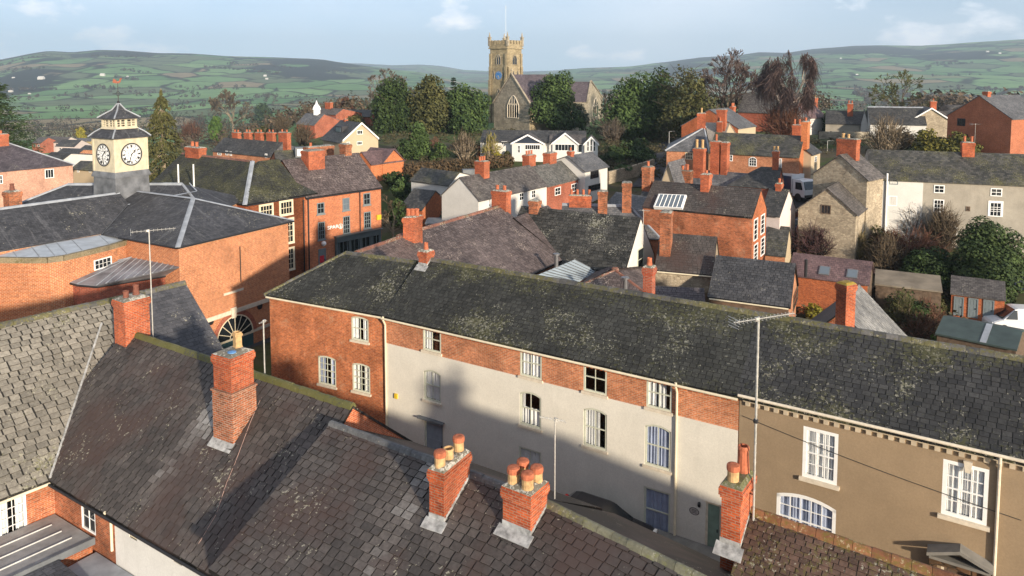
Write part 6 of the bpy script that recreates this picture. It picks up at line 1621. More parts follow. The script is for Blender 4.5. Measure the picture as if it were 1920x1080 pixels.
def tree(name, label, px, pyb, pyt, wpx, kind='round', leaf=None, bark=None, n=1500, s=None, Y=None, group=None, seed=0, dense=1.0, base_h=0.0, cat='tree'):
    R = random.Random(seed * 31 + int(px))
    b = WG(px, pyb) if Y is None else WY(px, pyb, Y)
    if Y is not None: b.z = g(b.x, b.y) if pyb is None else b.z
    zt = zat(b, pyt); H = max(1.0, zt - b.z); rw = wpx / 2 / F * b.y
    root = thing(name, label, cat, b, group)
    leaf = leaf or G_YEW; bark = bark or B_BARK
    s = s or max(.09, .0019 * b.y)
    if kind in ('round', 'yew', 'bush', 'column', 'ivy', 'cone', 'droop', 'fir'): n = int(n * 1.7)
    tk = MB(); cr = MB()
    if kind in ('round', 'yew', 'bush', 'column', 'ivy'):
        blobs = []
        hb = {'round': .0, 'yew': -.02, 'bush': -.05, 'column': -.02, 'ivy': .02}[kind]
        m = {'round': 17, 'yew': 18, 'bush': 9, 'column': 10, 'ivy': 12}[kind]
        for i in range(m):
            t = (i + .5) / m; zc = hb + (1 - hb) * (.10 + .82 * t)
            prof_ = math.sin(math.pi * min(1, .30 + .64 * t)) ** .6 if kind != 'column' else (.75 - .35 * t)
            if kind == 'yew': prof_ = (1 - t * .78) ** .75 * .92
            a = R.random() * 6.28; k = R.uniform(.3, .72) * prof_
            rr = R.uniform(.34, .5) * (.55 + .45 * prof_)
            blobs.append((b + V((math.cos(a) * k * rw, math.sin(a) * k * rw, H * zc)), V((rw * rr * 1.15, rw * rr * 1.15, min(H * .22, rw * rr * 1.2)))))
        blobs.append((b + Z * H * .93, V((rw * .22, rw * .22, H * .08)))); blobs.append((b + Z * H * (.45 + hb / 2), V((rw * .62, rw * .62, H * .38))))
        leaves(cr, blobs, n, s, R, up=.35)
        limb(tk, b - Z * .3, b + Z * H * .8, max(.12, H * .026), .06, R, .02, 4, 7)
        for i in range(6):
            a = R.random() * 6.28; z0 = R.uniform(.2, .6); limb(tk, b + Z * H * z0, b + V((math.cos(a) * rw * .7, math.sin(a) * rw * .7, H * (z0 + .25))), H * .011, .03, R, .05)
    elif kind in ('cone', 'droop', 'fir'):
        lv = 26 if kind != 'fir' else 16
        limb(tk, b - Z * .3, b + Z * H * .97, max(.08, H * .022), .03, R, .01, 4, 7)
        per = n / lv
        for i in range(lv):
            t = (i + R.random()) / lv; zc = .06 + .93 * t
            pr = (1 - t) ** (.8 if kind == 'cone' else (.62 if kind == 'droop' else .95)) * rw * R.uniform(.8, 1.12)
            if kind == 'droop' and t < .25: pr *= .8 + .8 * t
            arms = 9 if kind != 'fir' else 7
            for k in range(arms):
                a = 6.28 * k / arms + R.random(); dr = -.16 * H if kind == 'droop' else (-.03 * H if kind == 'cone' else .0)
                tip = b + V((math.cos(a) * pr, math.sin(a) * pr, H * zc + dr * R.uniform(.5, 1.1) * (1 - t * .5)))
                st = b + Z * H * zc
                if k % 3 == 0: tk.tube(st, st.lerp(tip, .85), .05 * H * .12, .02, 4, False)
                for q in range(max(2, int(per / arms))):
                    u = .25 + .75 * R.random() ** .7; p = st.lerp(tip, u) + V((R.gauss(0, 1), R.gauss(0, 1), R.gauss(0, .7))) * pr * .09
                    d = (tip - st).normalized() + V((R.gauss(0, .35), R.gauss(0, .35), R.gauss(-.3 if kind == 'droop' else 0, .3)))
                    d.normalize(); sd = d.cross(Z).normalized() if abs(d.z) < .95 else V((1, 0, 0)); nn = sd.cross(d)
                    sd = (sd + nn * R.gauss(0, .6)).normalized(); L_ = s * R.uniform(.9, 1.9); w_ = s * R.uniform(.35, .6)
                    cr.face(p - d * L_ * .6, p + sd * w_, p + d * L_, p - sd * w_, t=max(0, min(1, .35 + .35 * u + .5 * noise.noise(p * .5) + R.uniform(-.22, .22))))
    elif kind in ('bare', 'bareoval', 'weep', 'spread'):
        lim = {'bare': 5, 'bareoval': 5, 'weep': 4, 'spread': 5}[kind]
        trunk_h = {'bare': .22, 'bareoval': .16, 'weep': .44, 'spread': .2}[kind] * H
        top = b + Z * trunk_h
        limb(tk, b - Z * .3, top, H * .028, H * .022, R, .02, 3, 7)
        cc = b + Z * (H * .58); tw = H * .0006 + (.00030 if kind != 'weep' else .00014) * b.y
        def inside(p):
            q = p - cc; return (q.x / rw) ** 2 + (q.y / rw) ** 2 + (q.z / (H * .43)) ** 2
        lim_n = n
        def grow(p, d, L_, r, lv):
            queue = [(p, d, L_, r, lv)]; done = 0
            while queue and done < lim_n:
                p, d, L_, r, lv = queue.pop(0); done += 1
                e = p + d * L_; f_ = inside(e)
                if f_ > 1.0: e = p + d * L_ * max(.25, 1.35 - .6 * f_ ** .5)
                m = p.lerp(e, .5) + V((R.gauss(0, 1), R.gauss(0, 1), R.gauss(0, 1))) * L_ * .06
                r1 = max(tw, r * .62); tgt = tk if lv >= lim - 1 else cr; sd = 5 if lv >= lim - 1 else 3
                tgt.tube(p, m, r, (r + r1) / 2, sd, False, R.random()); tgt.tube(m, e, (r + r1) / 2, r1, sd, False, R.random())
                if kind == 'weep' and lv <= lim - 2:
                    for k in range(4):
                        q = m.lerp(e, R.random()); ln = R.uniform(.06, .2) * H; o = V((R.gauss(0, .5), R.gauss(0, .5), 0))
                        cr.tube(q, q + o - Z * ln * .5, tw * 1.2, tw, 3, False, R.random()); cr.tube(q + o - Z * ln * .5, q + o * 1.3 - Z * ln, tw, tw * .6, 3, False, R.random())
                if lv <= 0: continue
                for k in range(R.choice((2, 3, 3)) if lv > 1 else R.choice((4, 5, 6))):
                    ax = V((R.gauss(0, 1), R.gauss(0, 1), R.gauss(0, 1))).normalized(); nd = (d + ax * R.uniform(.45, .85)).normalized()
                    nd = (nd + (p - cc).normalized() * .15 + Z * (.14 if kind != 'spread' else .02)).normalized()
                    queue.append((m.lerp(e, R.uniform(.25, 1)), nd, L_ * R.uniform(.6, .82), r1 * .85, lv - 1))
        m = {'bare': 6, 'bareoval': 9, 'weep': 9, 'spread': 6}[kind]
        for k in range(m):
            a = 6.28 * k / m + R.random() * .8; el = R.uniform(.55, 1.25) if kind != 'spread' else R.uniform(.25, .9)
            if kind == 'weep': el = R.uniform(.55, 1.2)
            if k == 0: el = 1.45
            lim_n = n // m
            grow(top - Z * R.random() * trunk_h * .3, V((math.cos(a) * math.cos(el), math.sin(a) * math.cos(el), math.sin(el))), H * R.uniform(.29, .37), H * .015, lim)
        bark = bark
    elif kind in ('twigs', 'arch'):
        tw = .006 + .00022 * b.y
        for i in range(int(n / 8)):
            a = R.random() * 6.28; el = R.uniform(.35, 1.5) if kind == 'twigs' else R.uniform(.15, .8); r_ = R.uniform(.6, 1.0)
            q = b + V((math.cos(a), math.sin(a), 0)) * rw * R.random() * .35
            e = b + V((math.cos(a) * rw * math.cos(el) * r_ * 1.05, math.sin(a) * rw * math.cos(el) * r_ * 1.05, H * math.sin(el) * r_))
            m = q.lerp(e, .5) + V((R.gauss(0, .1) * rw, R.gauss(0, .1) * rw, H * (.06 if kind == 'twigs' else .16)))
            tk.tube(q, m, tw * 2.0, tw * 1.4, 4, False, R.random()); tk.tube(m, e, tw * 1.4, tw * .8, 3, False, R.random())
            for k in range(6):
                s0 = m.lerp(e, R.random()); d = (e - m).normalized() + V((R.gauss(0, .6), R.gauss(0, .6), R.gauss(0, .5)))
                cr.tube(s0, s0 + d.normalized() * H * R.uniform(.1, .25), tw * .9, tw * .5, 3, False, R.random())
    if kind == 'ivy':
        for i in range(26):
            a = R.random() * 6.28; z0 = R.uniform(.3, .9); q = b + Z * H * z0
            limb(tk, q, q + V((math.cos(a) * rw * R.uniform(.7, 1.25), math.sin(a) * rw * R.uniform(.7, 1.25), H * R.uniform(.06, .22))), H * .006, .02, R, .06, 3, 4)
    part('trunk' if kind not in ('twigs', 'arch') else 'stem', tk, bark, root)
    part('crown', cr, leaf, root)
    TREES[label] = root
    return root
YG = 'trees around the church'
tree('yew_tree', 'broad dark yew with rounded top at the left of the churchyard trees', 738, 250, 153, 118, 'yew', G_YEW, n=6500, group=YG, seed=1)
tree('yew_tree', 'tall olive green yew with feathery top left of the church tower', 806, 250, 146, 126, 'yew', G_OLIVE, n=6500, group=YG, seed=2)
tree('spruce_tree', 'thin dark spruce tip between the olive yew and the church tower', 851, 225, 142, 30, 'fir', G_FIR, n=1500, group=YG, seed=3)
tree('yew_tree', 'rounded mid green yew touching the left side of the church tower', 874, 250, 164, 108, 'round', G_HOLM, n=6500, group=YG, seed=4)
tree('yew_tree', 'great rounded yew in front of the church nave', 1046, 247, 139, 108, 'round', G_HOLM, n=8000, group=YG, seed=5)
tree('laurel_tree', 'small leafy tree at the foot of the great rounded yew', 1008, 239, 196, 36, 'round', G_HOLM, n=1500, group=YG, seed=6)
tree('olive_shrub', 'silvery olive shrub right of the great rounded yew', 1083, 245, 195, 40, 'round', foliage('silvery_leaves', (.06, .065, .04), (.17, .17, .11)), n=1300, group=YG, seed=7)
tree('holm_oak', 'broad dark evergreen right of the church gable', 1186, 262, 145, 124, 'round', G_HOLM, n=7000, group=YG, seed=8)
tree('yew_tree', 'dark pointed evergreen behind the ivy clad bare tree', 1240, 258, 130, 116, 'yew', G_YEW, n=4500, group=YG, seed=9)
tree('ivy_clad_tree', 'tall bare tree clad in olive ivy right of the churchyard', 1287, 266, 124, 116, 'ivy', G_OLIVE, n=4200, group=YG, seed=10)
tree('ivy_clad_tree', 'pale ivied trunk standing in front of the broad dark evergreen', 1172, 262, 165, 36, 'column', foliage('pale_ivy', (.06, .065, .025), (.17, .16, .06)), n=1300, group=YG, seed=11)
BG = 'bare winter trees'
tree('bare_tree', 'large round crowned bare tree on the skyline right of the church', 1368, 240, 96, 92, 'bareoval', foliage('dusky_twig', (.05, .034, .03), (.12, .085, .075)), B_DARK, n=9000, group=BG, seed=12)
tree('birch_tree', 'weeping birch with white trunk in front of the steep dark roof', 1474, 268, 97, 74, 'weep', foliage('birch_twig', (.05, .032, .03), (.13, .09, .08)), B_WHITE, n=1000, group=BG, seed=13)
tree('bare_tree', 'wide spreading bare tree behind the long slate roof on the right', 1688, 218, 127, 100, 'spread', G_OLIVE, B_BARK, n=5000, group=BG, seed=14)
tree('bare_tree', 'broad grey bare tree left of the brick terrace stacks', 437, 250, 168, 92, 'bare', G_BROWN, B_PALE, n=6000, group=BG, seed=15)
tree('bare_tree', 'grey bare tree behind the left churchyard yew', 722, 235, 133, 54, 'bare', G_GREY, B_BARK, n=1800, group=BG, seed=16)
tree('bare_tree', 'grey bare tree crown between the left churchyard yews', 762, 225, 138, 48, 'bare', G_GREY, B_BARK, n=1600, group=BG, seed=17)
tree('bare_tree', 'bare tree with brown twigs beside the brick shop', 737, 452, 362, 52, 'bare', G_BROWN, B_PALE, n=900, group=BG, seed=18)
tree('bare_tree', 'pinkish bare sapling in front of the brick terrace', 472, 312, 262, 56, 'twigs', G_RUST, B_PALE, n=700, group=BG, seed=19)
tree('bare_tree', 'pale bare fruit tree with many stems above the stone houses', 1662, 290, 217, 104, 'twigs', G_BROWN, B_PALE, n=1500, group=BG, seed=20)
tree('bare_tree', 'thin bare sapling before the white outbuilding', 828, 390, 330, 34, 'bare', G_RUST, B_DARK, n=420, group=BG, seed=21)
tree('bare_tree', 'dead grey tree among the scrub right of the church', 1137, 262, 178, 46, 'bare', G_GREY, B_BARK, n=500, group=BG, seed=22)
tree('bare_tree', 'small russet tree in the bungalow garden', 745+175, 300, 250, 40, 'twigs', G_GOLD, B_PALE, n=500, group=BG, seed=23)
CG = 'conifers of the town'
tree('cypress_tree', 'huge dark conifer at the left edge', -30, 345, 95, 235, 'cone', foliage('deep_cypress', (.016, .032, .012), (.055, .085, .028)), n=12000, group=CG, seed=24)
tree('drooping_cypress', 'tall drooping cypress right of the clock tower', 308, 345, 164, 94, 'droop', G_OLIVE, B_PALE, n=4600, group=CG, seed=25)
tree('clipped_bush', 'rounded bright green clipped tree left of the terrace stacks', 404, 266, 219, 40, 'column', G_BOX, n=1700, group=CG, seed=26)
tree('yew_tree', 'dark clipped yew right of the broad bare tree', 494, 240, 196, 46, 'round', G_YEW, n=1600, group=CG, seed=27)
tree('conifer_tree', 'bushy dark conifer in the orchard left of the bungalow', 786, 298, 232, 62, 'yew', G_HOLM, n=2400, group=CG, seed=28)
tree('conifer_tree', 'yellowish young conifer beyond the clock tower', 152, 268, 238, 24, 'column', G_GOLD, n=500, group=CG, seed=29)
tree('fir_tree', 'small blue fir beside the grey cabin', 832, 440, 392, 40, 'fir', G_FIR, n=900, group=CG, seed=30)
tree('fir_tree', 'small dark fir in front of the grey roofed annexe', 1402, 233, 205, 16, 'fir', G_FIR, n=400, group=CG, seed=31)
tree('evergreen_tree', 'wide evergreen tree in front of the long grey house', 1846, 560, 416, 140, 'round', foliage('laurel_leaves', (.018, .034, .012), (.065, .095, .028)), n=15000, group=CG, seed=32, s=.13)
tree('evergreen_tree', 'dark evergreen shrub left of the wide evergreen', 1742, 540, 470, 120, 'round', G_YEW, n=6000, group=CG, seed=33, s=.13)
SG = 'garden shrubs'
for lb, px, pb, pt, w, kd, lf, bk, n_ in (
    ('purple twiggy thicket at the foot of the small stone cottage', 1530, 486, 410, 100, 'twigs', G_PURPT, B_DARK, 4200),
    ('second purple thicket right of the small stone cottage window', 1590, 486, 420, 70, 'twigs', G_PURPT, B_DARK, 3200),
    ('yellowish willow shrub in front of the stone cottage', 1597, 492, 424, 62, 'twigs', foliage('willow_twig', (.12, .095, .035), (.28, .22, .09)), B_PALE, 2600),
    ('arching reddish bare shrub left of the wide evergreen', 1700, 500, 405, 130, 'arch', G_RUST, B_RED, 3200),
    ('grey bare shrub against the white rendered wall', 1708, 452, 372, 60, 'twigs', G_GREY, B_BARK, 800),
    ('small green bush growing on the purple roof outbuilding', 1540, 552, 508, 42, 'bush', G_BOX, B_BARK, 900),
    ('golden leaved shrub behind the terrace ridge', 1523, 612, 570, 44, 'bush', G_GOLD, B_BARK, 800),
    ('dark green bush beside the golden shrub', 1556, 592, 556, 36, 'bush', G_YEW, B_BARK, 700),
    ('bright yellow green bush behind the tarpaulin shed', 1790, 662, 622, 76, 'bush', G_BOX, B_BARK, 1200),
    ('brown scrub left of the tarpaulin shed', 1730, 640, 585, 90, 'twigs', G_RUST, B_BARK, 900),
    ('rough olive scrub right of the pale rear wing', 1690, 622, 545, 70, 'twigs', G_OLIVE, B_BARK, 900),
    ('green creeper bush before the garage block', 1760, 598, 555, 46, 'bush', G_OLIVE, B_BARK, 700),
    ('bright yellow shrub on the bungalow lawn', 932, 300, 285, 20, 'bush', G_GOLD, B_BARK, 500),
    ('orange brown shrub left of the bungalow', 905, 296, 270, 30, 'bush', G_RUST, B_BARK, 500),
    ('round olive shrub beside the bright yellow shrub', 950, 300, 284, 18, 'bush', G_OLIVE, B_BARK, 400),
    ('pale bare orchard bush left of the bungalow', 870, 298, 245, 62, 'twigs', G_BROWN, B_PALE, 900),
    ('rust brown orchard bush behind the two gabled house', 815, 290, 258, 40, 'twigs', G_RUST, B_BARK, 700),
    ('green laurel in front of the orchard conifer', 826, 300, 268, 44, 'bush', G_HOLM, B_BARK, 900),
    ('brown twiggy bush right of the two gabled house', 745, 322, 300, 40, 'twigs', G_RUST, B_DARK, 700),
    ('dark hedge shrub below the two gabled house', 740, 350, 322, 70, 'bush', G_YEW, B_BARK, 1200),
    ('low pale bush over the white outbuilding', 833, 322, 300, 56, 'twigs', G_BROWN, B_BARK, 700),
    ('rust shrub beside the cream dormer house', 690, 280, 262, 20, 'bush', G_RUST, B_BARK, 400),
    ('green shrub beside the conservatory', 692, 284, 272, 14, 'bush', G_BOX, B_BARK, 300),
    ('tangle of grey scrub on the dark bank', 1205, 262, 218, 70, 'twigs', G_GREY, B_BARK, 900),
    ('pale twiggy bush at the top of the dark bank', 1258, 260, 210, 50, 'twigs', G_BROWN, B_PALE, 800),
    ('grey scrub at the left of the dark bank', 1150, 268, 222, 60, 'twigs', G_GREY, B_BARK, 800),
    ('ivy mound over the garden wall by the lane', 1165, 332, 308, 56, 'bush', G_HOLM, B_BARK, 900),
    ('dark hedge bush below the steep dark roof', 1565, 252, 214, 60, 'bush', G_YEW, B_BARK, 1100),
    ('yellow green hedge bush left of the big brick gable', 1740, 296, 244, 90, 'bush', foliage('yellow_hedge', (.06, .065, .015), (.2, .17, .03)), B_BARK, 1500),
    ('olive hedge bush below the big brick gable', 1800, 300, 250, 80, 'bush', foliage('olive_hedge', (.05, .055, .015), (.13, .12, .03)), B_BARK, 1400),
    ('dark green bush right of the big brick gable', 1905, 300, 215, 70, 'bush', G_YEW, B_BARK, 1500),
    ('brown leaved bush behind the stone cottage ridge', 1690, 285, 240, 60, 'bush', G_BROWN, B_BARK, 900),
    ('red twig bush left of the terrace stacks', 360, 275, 222, 50, 'twigs', G_RUST, B_DARK, 900),
    ('olive bush in front of the dark clipped yew', 495, 262, 236, 44, 'bush', G_OLIVE, B_BARK, 800),
    ('brown copse right of the terrace stacks', 568, 272, 228, 50, 'twigs', G_BROWN, B_BARK, 900),
    ('bare brown bush above the terrace stacks', 528, 250, 215, 40, 'twigs', G_BROWN, B_BARK, 700),
    ('pinkish twig thicket before the steep dark roof', 1470, 268, 178, 110, 'twigs', G_RUST, B_RED, 2200),
    ('dark ragged bush under the corrugated shed', 1700, 612, 548, 110, 'bush', G_YEW, B_BARK, 1500),
    ('olive bush under the red leaved tree', 668, 246, 216, 50, 'bush', G_OLIVE, B_BARK, 900),
    ('tangled brown shrub right of the long purple roof', 1660, 520, 440, 90, 'twigs', G_BROWN, B_BARK, 2600),
    ('olive scrub at the foot of the white rendered wall', 1650, 480, 425, 60, 'bush', G_OLIVE, B_BARK, 900),
    ('bare russet shrub before the garage doors', 1735, 615, 560, 70, 'twigs', G_RUST, B_BARK, 1600),
    ('grey bare shrub against the long grey house', 1768, 470, 385, 80, 'twigs', G_BROWN, B_BARK, 1600),
    ('dark shrub mound on the bank left of the dark lane', 1195, 300, 262, 80, 'bush', G_YEW, B_BARK, 1500),
    ('dark laurel on the bank above the garden wall', 1155, 305, 275, 60, 'bush', G_YEW, B_BARK, 1200),
    ('dark ivy mass between the shop and the little brick hut', 748, 425, 372, 44, 'bush', G_YEW, B_BARK, 1200),
    ('green hedge mound left of the white outbuilding', 757, 372, 334, 50, 'bush', G_HOLM, B_BARK, 1200),
    ('holly bush beside the orchard conifer', 762, 300, 262, 46, 'bush', G_YEW, B_BARK, 1100),
    ('red leaved tree behind the red brick building', 645, 215, 183, 40, 'round', G_RUST, B_BARK, 700),
    ('green bush below the red brick building', 606, 246, 232, 26, 'bush', G_BOX, B_BARK, 400),
    ('dark hedge mound behind the pink brick house', 155, 345, 312, 60, 'bush', G_OLIVE, B_BARK, 1000),
):
    tree('garden_shrub', lb, px, pb, pt, w, kd, lf, bk, n=n_, group=SG, seed=len(lb), cat='shrub', s=None)
def scatter(name, mat, pts, seed, dense=1.0, kind='stuff'):
    """many small far trees that read as one mass"""
    R = random.Random(seed); mb = MB()
    for (b, h, w) in pts:
        nq = int(R.uniform(24, 34) * dense); s = min(max(.0009 * b.length, w * .14), w * .36) * R.uniform(.9, 1.2)
        blobs = [(b + Z * h * .5, V((w, w, h * .5)))]
        leaves(mb, blobs, nq, s, R, inner=.3, up=.3)
    o = struct(name, mb, mat); o['kind'] = 'stuff'; return o
def valley():
    R = random.Random(77)
    A, B, C = [], [], []
    for i in range(2600):                        # hedgerow trees in rows, across the valley
        if i % 13 == 0:
            px, Y = R.uniform(-200, 2100), 380 * (9.0 ** R.random()); st = WY(px, 200, Y); st.z = 0; dr = V((math.cos(q := R.choice((.25, 1.7, .1, 2.9)) + R.gauss(0, .2)), math.sin(q), 0)); step = R.uniform(9, 20)
        p = st + dr * (i % 13) * step * R.uniform(.8, 1.2) + V((R.gauss(0, 2), R.gauss(0, 2), 0))
        p.z = g(p.x, p.y) - .5
        h = R.uniform(4, 13); (A if R.random() < .7 else B).append((p, h, h * R.uniform(.4, .7)))
    for i in range(1300):                         # wood on the right
        px, Y = R.uniform(1600, 2250), 360 * 6.0 ** (R.random() ** 1.3); p = WY(px, 200, Y); p.z = g(p.x, p.y) - .5
        if px < 1720 and Y < 600: continue
        h = R.uniform(9, 16); C.append((p, h, h * R.uniform(.42, .6)))
    for i in range(240):                         # copses behind the town on the left and centre
        px, Y = R.choice((R.uniform(330, 720), R.uniform(1300, 1560))), R.uniform(230, 420); p = WY(px, 200, Y); p.z = g(p.x, p.y) - .5
        h = R.uniform(4, 9); (C if R.random() < .6 else A).append((p, h, h * .5))
    scatter('hedgerow_trees', foliage('hedgerow_twig', (.034, .028, .02), (.085, .068, .046)), A, 1)
    scatter('hedgerow_evergreens', foliage('hedgerow_green', (.016, .024, .012), (.045, .058, .024)), B, 2)
    scatter('distant_woodland', foliage('woodland_twig', (.05, .038, .025), (.14, .10, .065)), C, 3, 2.6)
    U = []
    for i in range(900):                         # rough growth round the town gardens and the churchyard
        px, py = R.choice(((R.uniform(690, 1330), R.uniform(236, 300)), (R.uniform(1120, 1260), R.uniform(236, 335)), (R.uniform(560, 900), R.uniform(255, 330)), (R.uniform(1480, 1920), R.uniform(440, 640)), (R.uniform(1380, 1920), R.uniform(215, 290))))
        if px > 1840 and py > 540: continue
        p = WG(px, py); h = R.uniform(.5, 1.7); U.append((p - Z * .2, h, h * .8))
    scatter('undergrowth', foliage('undergrowth_leaf', (.035, .03, .016), (.10, .088, .045)), U, 4, 2.0)
valley()
# ------------------------------------------------------------------ aerials, vehicles, street furniture
def yagi(label, base, top_py, d, boom, n, el, r=.022, root_parts=(), dish=False, guys=False, cat='aerial', stripes=False):
    base = V(base); zt = zat(base, top_py); top = V((base.x, base.y, zt)); d = V(d).normalized(); sd = d.cross(Z).normalized()
    root = thing('tv_aerial', label, cat, base)
    mb = MB(); mb.tube(base, top, r, r, 8)
    if stripes:
        k = base.z + .2
        while k < zt - .2:
            mb.tube(V((base.x, base.y, k)), V((base.x, base.y, k + .03)), r * 1.2, n=8); k += .28
    part('mast', mb, M_METAL, root)
    c = top - Z * .06
    bm = MB(); a, b = c - d * boom * .4, c + d * boom * .6; bm.tube(a, b, .014, n=5)
    for k in range(n):
        q = a.lerp(b, (k + .5) / n); bm.tube(q - sd * el * (1 - .25 * k / n), q + sd * el * (1 - .25 * k / n), .007, n=4)
        bm.tube(q - Z * el * .35, q + Z * el * .35, .007, n=4) if dish else None
    [bm.tube(a - sd * el * 1.1 + Z * h_, a + sd * el * 1.1 + Z * h_, .01, n=4) for h_ in (-.12, -.04, .04, .12)] if boom > 1.4 else None
    bm.cbox(c - d * .05, d * .06, sd * .04, Z * .05)
    part('boom', bm, M_METAL, root)
    return root
# tall striped mast beside the right stack
bq = W(1412, 985, 7.0)
T1 = yagi('tall banded aerial mast with a long many-toothed boom beside the mossy right stack', bq, 594, V((.85, .35, 0)), 2.15, 16, .20, .034, dish=True, stripes=True)
mb = MB(); zc = zat(bq, 790); mb.lathe(V((bq.x, bq.y, zc - .05)), [(.05, 0), (.075, .02), (.075, .09), (.05, .12)], 8); part('clamp', mb, M_IRON, T1)
cq = W(1385, 925, 7.9)
mb = MB()
for py in (928, 966):
    z = zat(bq, py); p = V((bq.x, bq.y, z)); mb.tube(p, V((cq.x + .15, cq.y + .15, z)), .016, n=5); mb.tube(p, V((cq.x + .5, cq.y + .5, z)), .016, n=5)
part('bracket', mb, M_IRON, T1)
yagi('thin aerial mast with a short tilted boom beside the four-pot stack', W(1040, 935, 7.9), 783, V((-.75, -.45, .35)), .95, 7, .13, .02)
yagi('aerial with a comb-like boom on the stack of the brown slate house', W(287, 632, 7.6), 430, V((.9, .5, 0)), 1.9, 11, .2, .028, dish=True)
yagi('short weathered aerial pole behind the tall brick stack', W(497, 720, 7.45), 600, V((-.3, -.9, 0)), .45, 3, .1, .03)
yagi('slim aerial pole against the white gable end', V((HK.B.x - HK.n.x * 3.6 + .15, HK.B.y - HK.n.y * 3.6, 6.0)), 393, V((.9, -.3, 0)), .9, 5, .2, .025)
yagi('small aerial on the stack of the long grey house', V((hr7.A.x * 0 + WG(1826, 300).x, WG(1826, 300).y, 9.0)), 232, V((.95, .2, 0)), 2.0, 5, .3, .03)
for px, lb in ((335, 'white pole left of the corner house, the left one of two'), (364, 'white pole beside the corner house, the right one of two')):
    q = W(px, 356, 9.0) if px > 350 else W(px, 346, 9.6); mb = MB(); mb.tube(q - Z * 3, V((q.x, q.y, zat(q, 308))), .09, .07, 8); single('white_pole', mb, M_UPVC, lb, 'pole', q - Z * 3, 'white poles by the corner house')
